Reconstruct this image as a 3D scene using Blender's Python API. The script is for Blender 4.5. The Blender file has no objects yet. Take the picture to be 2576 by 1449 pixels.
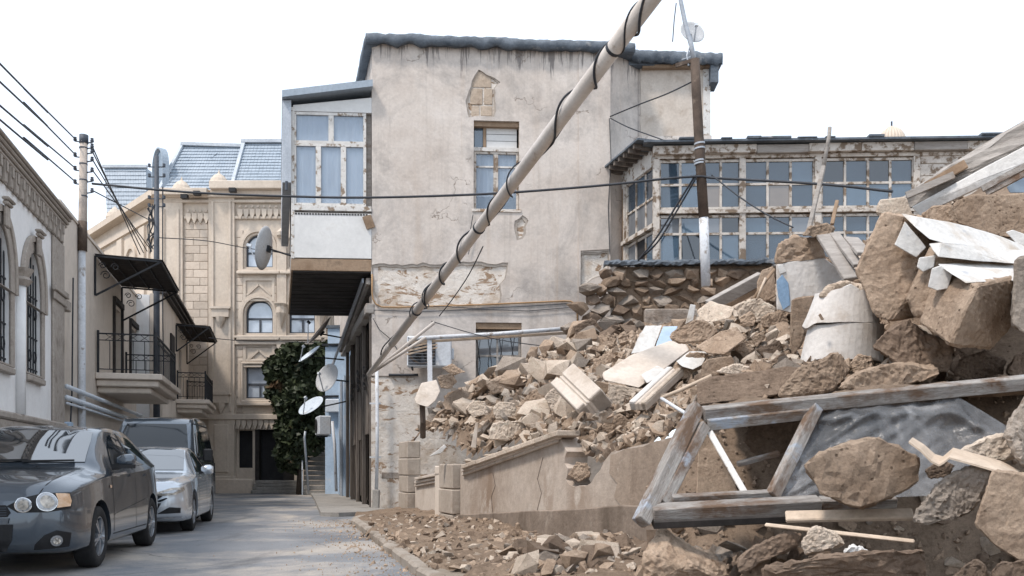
import bpy, bmesh, math, random
import numpy as np
from mathutils import Vector, Matrix, Euler, noise as mnoise
from mathutils.bvhtree import BVHTree
from mathutils.geometry import tessellate_polygon
random.seed(7)
R = math.radians
scene = bpy.context.scene
COL = scene.collection

# ---------------------------------------------------------------- camera, sky, sun, exposure
CW, CF, CX, CH, CAMZ = 2576.0, 2200.0, 1288.0, 1177.0, 1.1
cam = bpy.data.cameras.new('camera'); camo = bpy.data.objects.new('camera', cam); COL.objects.link(camo)
camo.location = (0, 0, CAMZ); camo.rotation_euler = (R(90), 0, 0)
cam.sensor_width = 36; cam.lens = CF / CW * 36; cam.shift_y = (CH - 724.5) / CW
cam.clip_end = 2000
scene.camera = camo
SUN_FROM = Vector((-0.40, -0.34, 0.85)).normalized()
w = bpy.data.worlds.new('World'); scene.world = w; w.use_nodes = True
wn = w.node_tree; bg = wn.nodes['Background']
sky = wn.nodes.new('ShaderNodeTexSky'); sky.sky_type = 'NISHITA'; sky.sun_disc = False
sky.sun_elevation = math.asin(SUN_FROM.z); sky.sun_rotation = math.atan2(SUN_FROM.x, SUN_FROM.y)
wn.links.new(sky.outputs[0], bg.inputs[0]); bg.inputs[1].default_value = 0.05
bg2 = wn.nodes.new('ShaderNodeBackground'); bg2.inputs[0].default_value = (0.86, 0.94, 1.04, 1); bg2.inputs[1].default_value = 1.15
ad = wn.nodes.new('ShaderNodeAddShader'); wn.links.new(bg.outputs[0], ad.inputs[0]); wn.links.new(bg2.outputs[0], ad.inputs[1])
wn.links.new(ad.outputs[0], wn.nodes['World Output'].inputs[0])
sl = bpy.data.lights.new('sun', 'SUN'); sl.energy = 3.2; sl.angle = R(8); sl.color = (1.0, 0.91, 0.82)
so = bpy.data.objects.new('sun', sl); COL.objects.link(so); so.rotation_euler = SUN_FROM.to_track_quat('Z', 'Y').to_euler()
scene.view_settings.view_transform = 'Standard'; scene.view_settings.look = 'None'
scene.view_settings.exposure = 0.1; scene.view_settings.gamma = 1
scene.render.engine = 'CYCLES'

# ---------------------------------------------------------------- helpers
def P(u, v, Y):
    return Vector(((u - CX) / CF * Y, Y, CAMZ + (CH - v) / CF * Y))
def tag(o, label=None, cat=None, group=None, kind=None):
    for k, val in (('label', label), ('category', cat), ('group', group), ('kind', kind)):
        if val: o[k] = val
    return o
def link(name, me, parent=None):
    o = bpy.data.objects.new(name, me); COL.objects.link(o)
    if parent: o.parent = parent
    return o
class Fr:
    """a building's frame: x along the wall, -y out of the wall, z up"""
    def __init__(s, name, O, deg, label=None, cat=None, group=None):
        s.O = Vector(O); s.M = Matrix.Rotation(R(deg), 3, 'Z'); s.MT = s.M.transposed()
        s.root = None
        if name:
            s.root = bpy.data.objects.new(name, None); COL.objects.link(s.root)
            s.root.location = O; s.root.rotation_euler = (0, 0, R(deg)); s.root.empty_display_size = .3
            tag(s.root, label, cat, group)
    def px(s, u, v, d=0):
        c = s.MT @ (Vector((0, 0, CAMZ)) - s.O); r = s.MT @ Vector(((u - CX) / CF, 1, (CH - v) / CF))
        t = (-d - c.y) / r.y; q = c + r * t
        return (q.x, q.z)
    def X(s, u, d=0): return s.px(u, CH, d)[0]
    def Z(s, u, v, d=0): return s.px(u, v, d)[1]
    def loc(s, p): return s.MT @ (Vector(p) - s.O)
    def poly(s, pts, d=0): return [s.px(u, v, d) for u, v in pts]
def empty(name, loc, rz=0, label=None, cat=None, group=None):
    e = bpy.data.objects.new(name, None); COL.objects.link(e); e.location = loc; e.rotation_euler = (0, 0, rz)
    e.empty_display_size = .3
    return tag(e, label, cat, group)

class MB:
    def __init__(s): s.v = []; s.f = []
    def add(s, vs, fs):
        n = len(s.v); s.v += [tuple(p) for p in vs]; s.f += [tuple(i + n for i in f) for f in fs]; return s
    def box(s, x0, x1, y0, y1, z0, z1, M=None):
        vs = [Vector((x, y, z)) for z in (z0, z1) for y in (y0, y1) for x in (x0, x1)]
        if M is not None: vs = [M @ p for p in vs]
        return s.add(vs, [(0, 2, 3, 1), (4, 5, 7, 6), (0, 1, 5, 4), (2, 6, 7, 3), (0, 4, 6, 2), (1, 3, 7, 5)])
    def bar(s, a, b, w, h=None, up=(0, 0, 1)):
        a = Vector(a); b = Vector(b); h = h or w; t = (b - a).normalized(); up = Vector(up)
        if abs(t.dot(up)) > .99: up = Vector((1, 0, 0))
        q = t.cross(up).normalized(); r = q.cross(t)
        vs = [p + q * i * w / 2 + r * j * h / 2 for p in (a, b) for i, j in ((-1, -1), (1, -1), (1, 1), (-1, 1))]
        return s.add(vs, [(0, 1, 2, 3), (4, 7, 6, 5), (0, 4, 5, 1), (1, 5, 6, 2), (2, 6, 7, 3), (3, 7, 4, 0)])
    def tube(s, pts, r, n=8, cap=True):
        pts = [Vector(p) for p in pts]; m = len(pts); rs = r if isinstance(r, (list, tuple)) else [r] * m
        vs = []; q = None
        for i, p in enumerate(pts):
            t = (pts[min(i + 1, m - 1)] - pts[max(i - 1, 0)]).normalized()
            if q is None: q = t.cross(Vector((0, 0, 1)) if abs(t.z) < .9 else Vector((1, 0, 0))).normalized()
            q = (q - t * q.dot(t)).normalized(); k = t.cross(q)
            vs += [p + (q * math.cos(a) + k * math.sin(a)) * rs[i] for a in [2 * math.pi * j / n for j in range(n)]]
        fs = [(i * n + j, i * n + (j + 1) % n, (i + 1) * n + (j + 1) % n, (i + 1) * n + j) for i in range(m - 1) for j in range(n)]
        if cap: fs += [tuple(range(n))[::-1], tuple((m - 1) * n + j for j in range(n))]
        return s.add(vs, fs)
    def sheet(s, outer, holes, y0, y1):
        """polygon in x-z with holes, extruded from front y0 to back y1"""
        loops = [outer] + list(holes); L3 = [[Vector((x, z, 0)) for x, z in l] for l in loops]
        tris = tessellate_polygon(L3); flat = [p for l in loops for p in l]; n = len(flat)
        vs = [(x, y0, z) for x, z in flat] + [(x, y1, z) for x, z in flat]
        fs = []
        for t in tris:
            a, b, c = (Vector((flat[i][0], flat[i][1])) for i in t)
            cr = (b - a).x * (c - a).y - (b - a).y * (c - a).x
            t = tuple(t) if cr > 0 else tuple(reversed(t))
            fs.append(t); fs.append(tuple(i + n for i in reversed(t)))
        o = 0
        for k, l in enumerate(loops):
            m = len(l); ar = sum(l[i][0] * l[(i + 1) % m][1] - l[(i + 1) % m][0] * l[i][1] for i in range(m))
            fl = (ar > 0) == (k == 0)
            for i in range(m):
                a, b = o + i, o + (i + 1) % m
                fs.append((a, a + n, b + n, b) if fl else (a, b, b + n, a + n))
            o += m
        return s.add(vs, fs)
    def lathe(s, prof, n=16, M=None):
        vs = []; m = len(prof)
        for r, z in prof:
            for j in range(n):
                p = Vector((r * math.cos(2 * math.pi * j / n), r * math.sin(2 * math.pi * j / n), z)); vs.append(M @ p if M is not None else p)
        fs = [(i * n + j, i * n + (j + 1) % n, (i + 1) * n + (j + 1) % n, (i + 1) * n + j) for i in range(m - 1) for j in range(n)]
        return s.add(vs, fs)
    def mesh(s, name, mat, smooth=False):
        me = bpy.data.meshes.new(name); me.from_pydata(s.v, [], s.f); me.materials.append(mat)
        if smooth: me.polygons.foreach_set('use_smooth', [True] * len(me.polygons))
        me.update(); return me
    def build(s, name, mat, parent=None, smooth=False, bevel=0, seg=1):
        o = link(name, s.mesh(name, mat, smooth), parent)
        if bevel:
            b = o.modifiers.new('bevel', 'BEVEL'); b.width = bevel; b.segments = seg; b.limit_method = 'ANGLE'; b.angle_limit = R(40)
        return o
def box(name, mat, parent, x0, x1, y0, y1, z0, z1, bevel=0):
    return MB().box(min(x0, x1), max(x0, x1), min(y0, y1), max(y0, y1), min(z0, z1), max(z0, z1)).build(name, mat, parent, bevel=bevel)
def copy_tree(o, parent=None):
    c = o.copy(); COL.objects.link(c); c.parent = parent
    for ch in list(o.children): copy_tree(ch, c)
    return c
def inst(o, loc, rot=(0, 0, 0), sc=(1, 1, 1), parent='same'):
    c = o.copy(); COL.objects.link(c); c.location = loc; c.rotation_euler = rot; c.scale = sc
    if parent != 'same': c.parent = parent
    return c
def jag(pts, amp, step, seed=0):
    """break straight polygon edges into an irregular outline"""
    rnd = random.Random(seed); out = []
    for i, (x, z) in enumerate(pts):
        x2, z2 = pts[(i + 1) % len(pts)]; L = math.hypot(x2 - x, z2 - z); k = max(1, int(L / step))
        for j in range(k):
            t = j / k; a = amp if j else amp * .3
            out.append((x + (x2 - x) * t + rnd.uniform(-a, a), z + (z2 - z) * t + rnd.uniform(-a, a)))
    return out

# ---------------------------------------------------------------- materials
class NT:
    def __init__(s, name):
        s.m = bpy.data.materials.new(name); s.m.use_nodes = True; s.t = s.m.node_tree; s.b = s.t.nodes['Principled BSDF']
        s.vec = None
    def n(s, ty, **kw):
        x = s.t.nodes.new(ty)
        for k, v in kw.items(): setattr(x, k, v)
        return x
    def l(s, a, b): s.t.links.new(a, b)
    def coord(s, rnd=True):
        c = s.n('ShaderNodeTexCoord'); v = c.outputs['Object']
        if rnd:
            oi = s.n('ShaderNodeObjectInfo'); mu = s.n('ShaderNodeMath', operation='MULTIPLY'); mu.inputs[1].default_value = 37.0
            s.l(oi.outputs['Random'], mu.inputs[0]); va = s.n('ShaderNodeVectorMath', operation='ADD'); s.l(v, va.inputs[0]); s.l(mu.outputs[0], va.inputs[1]); v = va.outputs[0]
        s.vec = v; return v
    def map(s, scale=(1, 1, 1), vec=None):
        m = s.n('ShaderNodeMapping'); m.inputs['Scale'].default_value = scale; s.l(vec or s.vec, m.inputs[0]); return m.outputs[0]
    def noise(s, scale, det=6, rough=.6, dist=0, vec=None):
        x = s.n('ShaderNodeTexNoise'); x.inputs['Scale'].default_value = scale; x.inputs['Detail'].default_value = det
        x.inputs['Roughness'].default_value = rough; x.inputs['Distortion'].default_value = dist; s.l(vec or s.vec, x.inputs['Vector']); return x.outputs['Fac']
    def ramp(s, fac, stops):
        x = s.n('ShaderNodeValToRGB'); e = x.color_ramp.elements
        while len(e) < len(stops): e.new(.5)
        for el, (p, c) in zip(e, stops):
            el.position = p; el.color = (c, c, c, 1) if isinstance(c, (int, float)) else tuple(c) + (1,)
        s.l(fac, x.inputs[0]); return x.outputs[0]
    def mix(s, fac, a, b, mode='MIX'):
        x = s.n('ShaderNodeMix', data_type='RGBA', blend_type=mode)
        for i, val in ((0, fac), (6, a), (7, b)):
            if isinstance(val, (int, float)): x.inputs[i].default_value = val if i == 0 else (val, val, val, 1)
            elif isinstance(val, tuple): x.inputs[i].default_value = val + (1,)
            else: s.l(val, x.inputs[i])
        return x.outputs[2]
    def math(s, op, a, b=0):
        x = s.n('ShaderNodeMath', operation=op)
        for i, val in ((0, a), (1, b)):
            if isinstance(val, (int, float)): x.inputs[i].default_value = val
            else: s.l(val, x.inputs[i])
        return x.outputs[0]
    def bump(s, h, strength=.5, dist=.02):
        x = s.n('ShaderNodeBump'); x.inputs['Strength'].default_value = strength; x.inputs['Distance'].default_value = dist
        s.l(h, x.inputs['Height']); s.l(x.outputs[0], s.b.inputs['Normal'])
    def fin(s, col, rough=.85, metal=0, spec=.3, coat=0):
        if isinstance(col, tuple): s.b.inputs['Base Color'].default_value = col + (1,)
        else: s.l(col, s.b.inputs['Base Color'])
        s.b.inputs['Roughness'].default_value = rough; s.b.inputs['Metallic'].default_value = metal
        s.b.inputs['Specular IOR Level'].default_value = spec; s.b.inputs['Coat Weight'].default_value = coat
        s.b.inputs['Coat Roughness'].default_value = .05
        return s.m
def mat(name, a, b, sc=2, rough=.85, bump=.35, bs=25, bd=.02, stretch=(1, 1, 1), stain=None, rnd=.0, metal=0, spec=.3, coat=0, fine=.25, pits=0, streak=None):
    """two-tone mottled procedural surface; stain = (colour, scale, low, high, stretch)"""
    k = NT(name); k.coord(True); v = k.map(stretch)
    c = k.ramp(k.noise(sc, 8, .62, .3, v), [(.32, a), (.68, b)])
    f = k.noise(sc * 9, 6, .7, 0, v)
    c = k.mix(1.0, c, k.ramp(f, [(.25, 1 - fine), (.75, 1 + fine * .6)]), 'MULTIPLY')
    if stain:
        sv = k.map(stain[4]) if len(stain) > 4 else k.vec
        c = k.mix(k.ramp(k.noise(stain[1], 7, .65, .2, sv), [(stain[2], 0.0), (stain[3], 1.0)]), c, stain[0])
    if streak:
        sv = k.map(streak[4]) if len(streak) > 4 else k.vec
        c = k.mix(k.ramp(k.noise(streak[1], 7, .65, .2, sv), [(streak[2], 0.0), (streak[3], 1.0)]), c, streak[0])
    if rnd:
        oi = k.n('ShaderNodeObjectInfo'); c = k.mix(1.0, c, k.ramp(oi.outputs['Random'], [(0, 1 - rnd), (1, 1 + rnd)]), 'MULTIPLY')
    if bump:
        h = k.noise(bs, 9, .65, 0, v)
        if pits:
            vo = k.n('ShaderNodeTexVoronoi'); vo.inputs['Scale'].default_value = bs * .5; k.l(k.vec, vo.inputs['Vector'])
            h = k.math('ADD', h, k.math('MULTIPLY', k.ramp(vo.outputs['Distance'], [(0, 0.0), (.4, 1.0)]), pits))
        k.bump(h, bump, bd)
    return k.fin(c, rough, metal, spec, coat)
def glass_pane(name, tint, gloss=.25, alpha=.35):
    """old window glass: partly clear, partly mirror, dusty"""
    k = NT(name); k.coord(True)
    d = k.ramp(k.noise(3, 4, .6), [(.3, tuple(c * .8 for c in tint)), (.7, tint)])
    k.fin(d, .04, 0, .9); k.b.inputs['IOR'].default_value = 1.75; k.b.inputs['Alpha'].default_value = alpha
    return k.m
def rockmat(name, a, b, dk, rnd=.15, sc=1.0):
    """porous limestone: cloudy tone, speckle, pits, chipped grain"""
    k = NT(name); k.coord(True)
    c = k.ramp(k.noise(2.0 * sc, 9, .68, .6), [(.28, a), (.5, tuple((x + y) / 2 for x, y in zip(a, b))), (.72, b)])
    c = k.mix(k.ramp(k.noise(3.2 * sc, 8, .7, 1.0), [(.54, 0.0), (.74, .8)]), c, dk)
    c = k.mix(k.ramp(k.noise(5.5 * sc, 7, .7, .4, k.map((1, 1, 2.6))), [(.57, 0.0), (.72, .6)]), c, tuple(min(.7, x * 1.28) for x in b))
    g = k.noise(38 * sc, 6, .85); c = k.mix(1.0, c, k.ramp(g, [(.30, .60), (.5, 1.0), (.72, 1.25)]), 'MULTIPLY')
    vo = k.n('ShaderNodeTexVoronoi'); vo.inputs['Scale'].default_value = 17 * sc; k.l(k.vec, vo.inputs['Vector'])
    pit = k.math('MULTIPLY', k.ramp(vo.outputs['Distance'], [(.10, 1.0), (.24, 0.0)]), k.ramp(k.noise(3.4 * sc, 3, .6), [(.48, 0.0), (.58, 1.0)]))
    c = k.mix(k.math('MULTIPLY', pit, .75), c, tuple(x * .45 for x in dk))
    oi = k.n('ShaderNodeObjectInfo'); c = k.mix(1.0, c, k.ramp(oi.outputs['Random'], [(0, 1 - rnd), (1, 1 + rnd)]), 'MULTIPLY')
    h = k.math('SUBTRACT', k.math('ADD', k.math('MULTIPLY', k.noise(24 * sc, 8, .8, .2), 1.2), k.math('MULTIPLY', g, .35)), k.math('MULTIPLY', pit, .5))
    k.bump(h, 1.0, .018 / sc); return k.fin(c, .95, 0, .12)
G = {}
def mats():
    G['ground'] = mat('packed earth', (.20, .165, .13), (.28, .235, .19), .8, stain=((.15, .12, .095), 3, .55, .7), bump=.6, bs=30)
    k = NT('dusty asphalt'); k.coord(False)
    c = k.ramp(k.noise(.5, 9, .65, .4), [(.32, (.142, .150, .166)), (.68, (.232, .24, .252))])
    c = k.mix(k.ramp(k.noise(.33, 8, .68, .4), [(.47, 0.0), (.64, .9)]), c, (.45, .40, .345))
    c = k.mix(k.ramp(k.noise(.9, 8, .65, .3, k.map((1.6, .35, 1))), [(.57, 0.0), (.72, .8)]), c, (.085, .087, .092))
    vo = k.n('ShaderNodeTexVoronoi', feature='DISTANCE_TO_EDGE'); vo.inputs['Scale'].default_value = .42; wv = k.n('ShaderNodeVectorMath', operation='ADD'); wn_ = k.n('ShaderNodeTexNoise'); wn_.inputs['Scale'].default_value = 1.6; wn_.inputs['Detail'].default_value = 7
    k.l(k.vec, wn_.inputs['Vector']); k.l(k.vec, wv.inputs[0]); k.l(wn_.outputs['Color'], wv.inputs[1]); k.l(wv.outputs[0], vo.inputs['Vector'])
    crk = k.math('MULTIPLY', k.ramp(vo.outputs['Distance'], [(0, 1.0), (.012, 0.0)]), k.ramp(k.noise(.3, 3, .5), [(.48, 0.0), (.55, 1.0)]))
    c = k.mix(k.math('MULTIPLY', crk, .7), c, (.05, .05, .052)); g = k.noise(45, 5, .8); c = k.mix(1.0, c, k.ramp(g, [(.25, .72), (.75, 1.22)]), 'MULTIPLY')
    k.bump(k.math('SUBTRACT', k.math('ADD', k.noise(60, 6, .7), k.math('MULTIPLY', k.noise(2, 4, .6), .8)), crk), .4, .012); G['asphalt'] = k.fin(c, .75, 0, .3)
    G['kerbst'] = mat('dusty kerb stone', (.26, .225, .19), (.37, .325, .28), 1.5, stain=((.19, .15, .115), 1.6, .5, .66), bump=.6, bs=30, fine=.25)
    G['concrete'] = mat('worn concrete', (.23, .22, .205), (.33, .31, .285), 1.5, stain=((.14, .125, .11), 1.2, .55, .75), bump=.4, bs=40)
    G['limestone'] = rockmat('tan limestone', (.275, .197, .14), (.49, .382, .293), (.15, .10, .068), .2)
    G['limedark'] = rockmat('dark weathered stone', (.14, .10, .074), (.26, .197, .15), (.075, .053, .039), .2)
    G['limepale'] = rockmat('pale dusty stone', (.43, .35, .275), (.65, .555, .465), (.26, .188, .135), .16)
    G['limegrey'] = rockmat('grey weathered stone', (.225, .188, .157), (.39, .338, .29), (.135, .106, .084), .16)
    G['soil'] = rockmat('rubble dust', (.155, .111, .079), (.28, .212, .158), (.085, .059, .042), .0, .8)
    G['whiteplaster'] = mat('white wall plaster', (.52, .505, .48), (.68, .67, .655), 1.6, bump=.6, bs=18, stain=((.42, .355, .285), 1.7, .54, .70), streak=((.36, .375, .40), 2.4, .62, .72), fine=.2)
    G['drum'] = mat('off-white wall plaster', (.53, .505, .48), (.65, .625, .60), 2.0, bump=.35, bs=25, stain=((.40, .34, .285), 1.6, .52, .72), fine=.16)
    G['creamplaster'] = mat('cream wall plaster', (.50, .435, .375), (.61, .545, .48), 2.0, bump=.35, bs=22, stain=((.36, .29, .23), 1.6, .53, .72), fine=.16)
    G['wallstain'] = mat('stained wall plaster', (.36, .295, .242), (.50, .43, .37), .9, bump=.5, bs=16, stain=((.265, .195, .145), .9, .48, .72, (1.5, 1.5, .55)), streak=((.58, .52, .46), 1.1, .56, .70), fine=.22)
    G['wallbase'] = mat('stained wall base', (.18, .14, .11), (.28, .225, .182), 1.0, bump=.6, bs=16, stain=((.115, .088, .067), 1.0, .48, .68, (1.8, 1.8, .6)), streak=((.38, .33, .28), 1.5, .60, .70), fine=.28)
    G['wallbrown'] = mat('brown stained wall', (.235, .18, .138), (.345, .275, .218), .9, bump=.6, bs=16, stain=((.155, .113, .083), 1.1, .48, .70, (1.7, 1.7, .5)), streak=((.50, .44, .38), 2.2, .64, .70), fine=.26)
    G['undercoat'] = mat('grey undercoat', (.34, .295, .255), (.46, .41, .36), 1.6, bump=.6, bs=14, stain=((.26, .21, .17), 1.6, .52, .70), fine=.25)
    G['wallpier'] = mat('pier stone', (.36, .305, .255), (.47, .41, .35), 1.5, bump=.4, bs=18, stain=((.25, .195, .15), 1.4, .56, .72), fine=.18)
    G['blueplaster'] = mat('blue wall paint', (.17, .28, .42), (.25, .36, .5), 3, bump=.25, bs=25, stain=((.55, .52, .48), 4, .6, .66))
    # old facade plaster, grey-beige with dark blotches and drips below the roof edge
    k = NT('old facade plaster'); k.coord(False)
    c = k.ramp(k.noise(.55, 9, .62, .4), [(.3, (.50, .435, .385)), (.5, (.59, .53, .48)), (.7, (.67, .615, .57))])
    c = k.mix(k.ramp(k.noise(.5, 8, .72, .5), [(.47, 0.0), (.68, .85)]), c, (.31, .285, .268))
    c = k.mix(k.ramp(k.noise(1.1, 7, .7, .2, k.map((2.2, 2.2, .13))), [(.52, 0.0), (.8, .7)]), c, (.33, .295, .265))
    c = k.mix(k.ramp(k.noise(2.6, 8, .7, .6), [(.56, 0.0), (.74, .55)]), c, (.63, .585, .545))
    c = k.mix(k.ramp(k.noise(.9, 7, .7, .2, k.map((3.1, 3.1, .1))), [(.55, 0.0), (.75, .5)]), c, (.42, .32, .24))
    sp = k.n('ShaderNodeSeparateXYZ'); k.l(k.vec, sp.inputs[0])
    top = k.math('MULTIPLY', k.math('SUBTRACT', sp.outputs[2], 10.9), .75)
    dr = k.math('ADD', k.noise(3.0, 6, .7, .3, k.map((2.0, 2.0, .12))), k.math('MULTIPLY', top, .27))
    c = k.mix(k.ramp(dr, [(.675, 0.0), (.73, .85)]), c, (.19, .172, .165))
    vo = k.n('ShaderNodeTexVoronoi', feature='DISTANCE_TO_EDGE'); vo.inputs['Scale'].default_value = .55
    wv = k.n('ShaderNodeVectorMath', operation='ADD'); wn_ = k.n('ShaderNodeTexNoise'); wn_.inputs['Scale'].default_value = 2.2; wn_.inputs['Detail'].default_value = 6; k.l(k.vec, wn_.inputs['Vector'])
    k.l(k.vec, wv.inputs[0]); k.l(wn_.outputs['Color'], wv.inputs[1]); k.l(wv.outputs[0], vo.inputs['Vector'])
    crk = k.math('MULTIPLY', k.ramp(vo.outputs['Distance'], [(0, 1.0), (.008, 0.0)]), k.ramp(k.noise(.7, 2, .5), [(.54, 0.0), (.58, 1.0)]))
    c = k.mix(k.math('MULTIPLY', crk, .75), c, (.17, .13, .10))
    f = k.noise(14, 8, .7); c = k.mix(1.0, c, k.ramp(f, [(.2, .84), (.8, 1.1)]), 'MULTIPLY')
    k.bump(k.math('SUBTRACT', k.math('ADD', k.noise(5, 9, .7), k.math('MULTIPLY', f, .3)), crk), .35, .03); G['facade'] = k.fin(c, .92, 0, .15)
    # limewashed masonry behind the plaster
    k = NT('limewashed masonry'); k.coord(False)
    c = k.ramp(k.noise(1.2, 9, .66, .6), [(.36, (.50, .42, .345)), (.52, (.69, .64, .585)), (.66, (.60, .53, .46))])
    c = k.mix(k.ramp(k.noise(1.5, 8, .7, 1.0, k.map((1, 1, 2.2))), [(.535, 0.0), (.58, 1.0)]), c, (.31, .215, .145))
    c = k.mix(k.ramp(k.noise(6, 6, .7, .3), [(.62, 0.0), (.7, .7)]), c, (.36, .28, .21))
    k.bump(k.noise(4, 9, .72, .4), .9, .05); G['limewash'] = k.fin(c, .95, 0, .15)
    G['barestone'] = mat('bare facade stone', (.40, .315, .24), (.52, .43, .345), 2.2, bump=.7, bs=10, bd=.03, stain=((.27, .2, .15), 3, .58, .7))
    G['rough_base'] = mat('eroded base masonry', (.30, .25, .21), (.44, .39, .345), 1.8, bump=1.0, bs=6, bd=.06, stain=((.21, .165, .13), 1.6, .5, .64), fine=.35)
    G['tar'] = mat('tarred roof edge', (.07, .085, .105), (.15, .175, .205), 2.5, bump=.6, bs=8, bd=.03, rough=.75, stain=((.27, .27, .27), 3, .6, .72))
    G['wood_white'] = mat('flaking white paint on wood', (.55, .53, .505), (.70, .68, .65), 4, bump=.4, bs=20, stain=((.25, .19, .14), 5.5, .545, .60), fine=.18)
    G['wood_peel'] = mat('peeling paint on old wood', (.47, .425, .38), (.63, .585, .535), 5, bump=.5, bs=20, stain=((.20, .15, .11), 4.5, .50, .57), fine=.2)
    G['wood_grey'] = mat('weathered grey wood', (.27, .245, .225), (.42, .39, .36), 1.5, bump=.5, bs=12, stretch=(1, 1, 9), stain=((.19, .14, .105), 1.6, .56, .72, (1, 1, 1.5)), fine=.3)
    G['wood_greyx'] = mat('weathered grey timber', (.235, .21, .19), (.46, .435, .41), 1.6, bump=.9, bs=12, stretch=(1.0, 12, 12), stain=((.16, .105, .072), 2.6, .48, .62, (1, 2, 2)), streak=((.37, .41, .47), 3.0, .58, .66), fine=.5)
    G['wood_brown'] = mat('bare brown wood', (.23, .155, .10), (.37, .27, .19), 2, bump=.4, bs=14, stretch=(1, 1, 1), stain=((.13, .09, .06), 2.0, .55, .7), fine=.25)
    G['wood_pale'] = mat('pale split lath', (.44, .345, .26), (.58, .48, .385), 2, bump=.3, bs=14, fine=.25)
    G['wood_dark'] = mat('blackened wood', (.022, .02, .019), (.06, .053, .05), 2, bump=.5, bs=12, fine=.3)
    G['wood_old'] = mat('old brown-grey planks', (.085, .07, .06), (.19, .165, .145), 1.4, bump=.6, bs=10, stretch=(4, 4, .5), stain=((.30, .255, .215), 1.6, .58, .72, (3, 3, .4)), fine=.3, rnd=.25)
    G['paper'] = mat('white board panel', (.60, .595, .585), (.70, .695, .68), 1.2, bump=.15, bs=20, stain=((.48, .44, .395), 1.2, .58, .8), fine=.08)
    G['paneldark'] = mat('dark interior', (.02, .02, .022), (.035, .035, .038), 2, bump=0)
    G['curtain'] = mat('thin curtain', (.58, .63, .70), (.75, .79, .84), 3, bump=.2, bs=6, stretch=(3, 3, .3), fine=.12)
    G['pane'] = glass_pane('old window glass', (.32, .42, .54), .3, .36)
    G['paneb'] = glass_pane('blue window glass', (.050, .085, .125), .3, .72)  # blue tint stands in for sky mirrored in the panes
    G['panec'] = glass_pane('dusty window glass', (.17, .185, .205), .3, .95)
    G['paned'] = glass_pane('brown backed glass', (.20, .165, .135), .3, .95)
    G['panee'] = glass_pane('sky-blue window glass', (.10, .16, .225), .3, .78)  # lighter tint, again the mirrored sky put into the colour
    G['paneg'] = glass_pane('dark window glass', (.018, .026, .036), .3, .8)
    G['paneh'] = glass_pane('pale dusty glass', (.27, .31, .35), .3, .9)
    G['stone_far'] = mat('dressed cream stone', (.52, .445, .37), (.62, .54, .455), .9, bump=.25, bs=14, stain=((.41, .34, .275), 1.1, .54, .76, (1, 1, .4)), fine=.16)
    G['stone_blk'] = mat('cream stone blocks', (.475, .40, .33), (.59, .51, .43), .9, bump=.25, bs=14, fine=.18, rnd=.13)
    G['rooftile'] = mat('blue-grey roof tiles', (.27, .325, .385), (.35, .405, .465), 1.2, bump=.15, bs=10, rough=.55, fine=.2)
    G['rooftrim'] = mat('roof edge trim', (.42, .46, .51), (.52, .56, .60), 1.2, bump=.1)
    G['cream'] = mat('cream render', (.60, .525, .45), (.69, .61, .53), .8, bump=.25, bs=18, stain=((.49, .415, .345), .8, .55, .75, (1, 1, .35)), fine=.1)
    G['whitewall'] = mat('whitewashed render', (.78, .775, .77), (.84, .835, .83), .8, bump=.25, bs=18, stain=((.66, .625, .59), .8, .56, .75, (1, 1, .4)), fine=.08)
    G['greystone'] = mat('grey carved stone', (.32, .28, .245), (.45, .40, .352), 2, bump=.4, bs=16, stain=((.21, .178, .15), 2, .54, .72), fine=.22)
    G['iron'] = mat('black iron', (.018, .02, .024), (.035, .037, .042), 6, bump=.15, bs=30, rough=.55, metal=.3)
    G['ironrust'] = mat('rusty black sheet', (.022, .02, .02), (.055, .045, .04), 2, bump=.2, bs=20, rough=.6, stain=((.10, .06, .04), 1.5, .6, .72))
    G['steel'] = mat('grey painted steel', (.34, .37, .41), (.46, .49, .53), 3, bump=.1, bs=20, rough=.5, metal=.3)
    G['pole'] = mat('painted tube', (.46, .415, .375), (.56, .515, .475), 1.5, bump=.15, bs=25, rough=.45, stain=((.32, .255, .20), 3, .6, .72, (2, 2, .5)), fine=.12)
    G['poletan'] = mat('concrete pole', (.42, .36, .31), (.52, .46, .405), 2, bump=.2, bs=20, stain=((.24, .22, .21), 1.4, .55, .7))
    G['polewhite'] = mat('white painted pole', (.53, .55, .58), (.66, .68, .71), 2, bump=.2, bs=20, stain=((.30, .27, .245), 4, .56, .64), fine=.2)
    G['poledark'] = mat('dark steel pole', (.04, .05, .065), (.09, .10, .12), 2, bump=.15, bs=20, rough=.6)
    G['rust'] = mat('rusty steel', (.06, .045, .036), (.125, .092, .072), 3, bump=.4, bs=25, stain=((.21, .165, .13), 4, .6, .72), rough=.85)
    G['gaspipe'] = mat('ochre gas pipe', (.33, .20, .10), (.43, .28, .16), 4, bump=.1)
    G['cable'] = mat('black cable', (.025, .028, .035), (.05, .055, .065), 5, bump=0, rough=.6)
    G['dish'] = mat('grey dish', (.43, .44, .455), (.54, .55, .56), 3, bump=.1, stain=((.30, .24, .19), 3, .6, .75), rough=.6)
    G['dishblue'] = mat('blue-white dish', (.50, .57, .65), (.60, .67, .74), 3, bump=.1, stain=((.38, .31, .25), 3, .62, .75), rough=.6)
    G['dishrust'] = mat('rust-stained dish', (.24, .20, .175), (.33, .285, .25), 3, bump=.15, stain=((.17, .11, .075), 3, .55, .7), rough=.7)
    G['acwhite'] = mat('off-white metal', (.58, .62, .67), (.66, .70, .745), 2, bump=.05, rough=.5, stain=((.5, .46, .42), 2, .6, .8))
    G['bluepaint'] = mat('pale blue paint', (.37, .48, .61), (.47, .58, .70), 1.2, bump=.3, bs=14, stain=((.54, .56, .585), 1.2, .58, .68), fine=.15)
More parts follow.
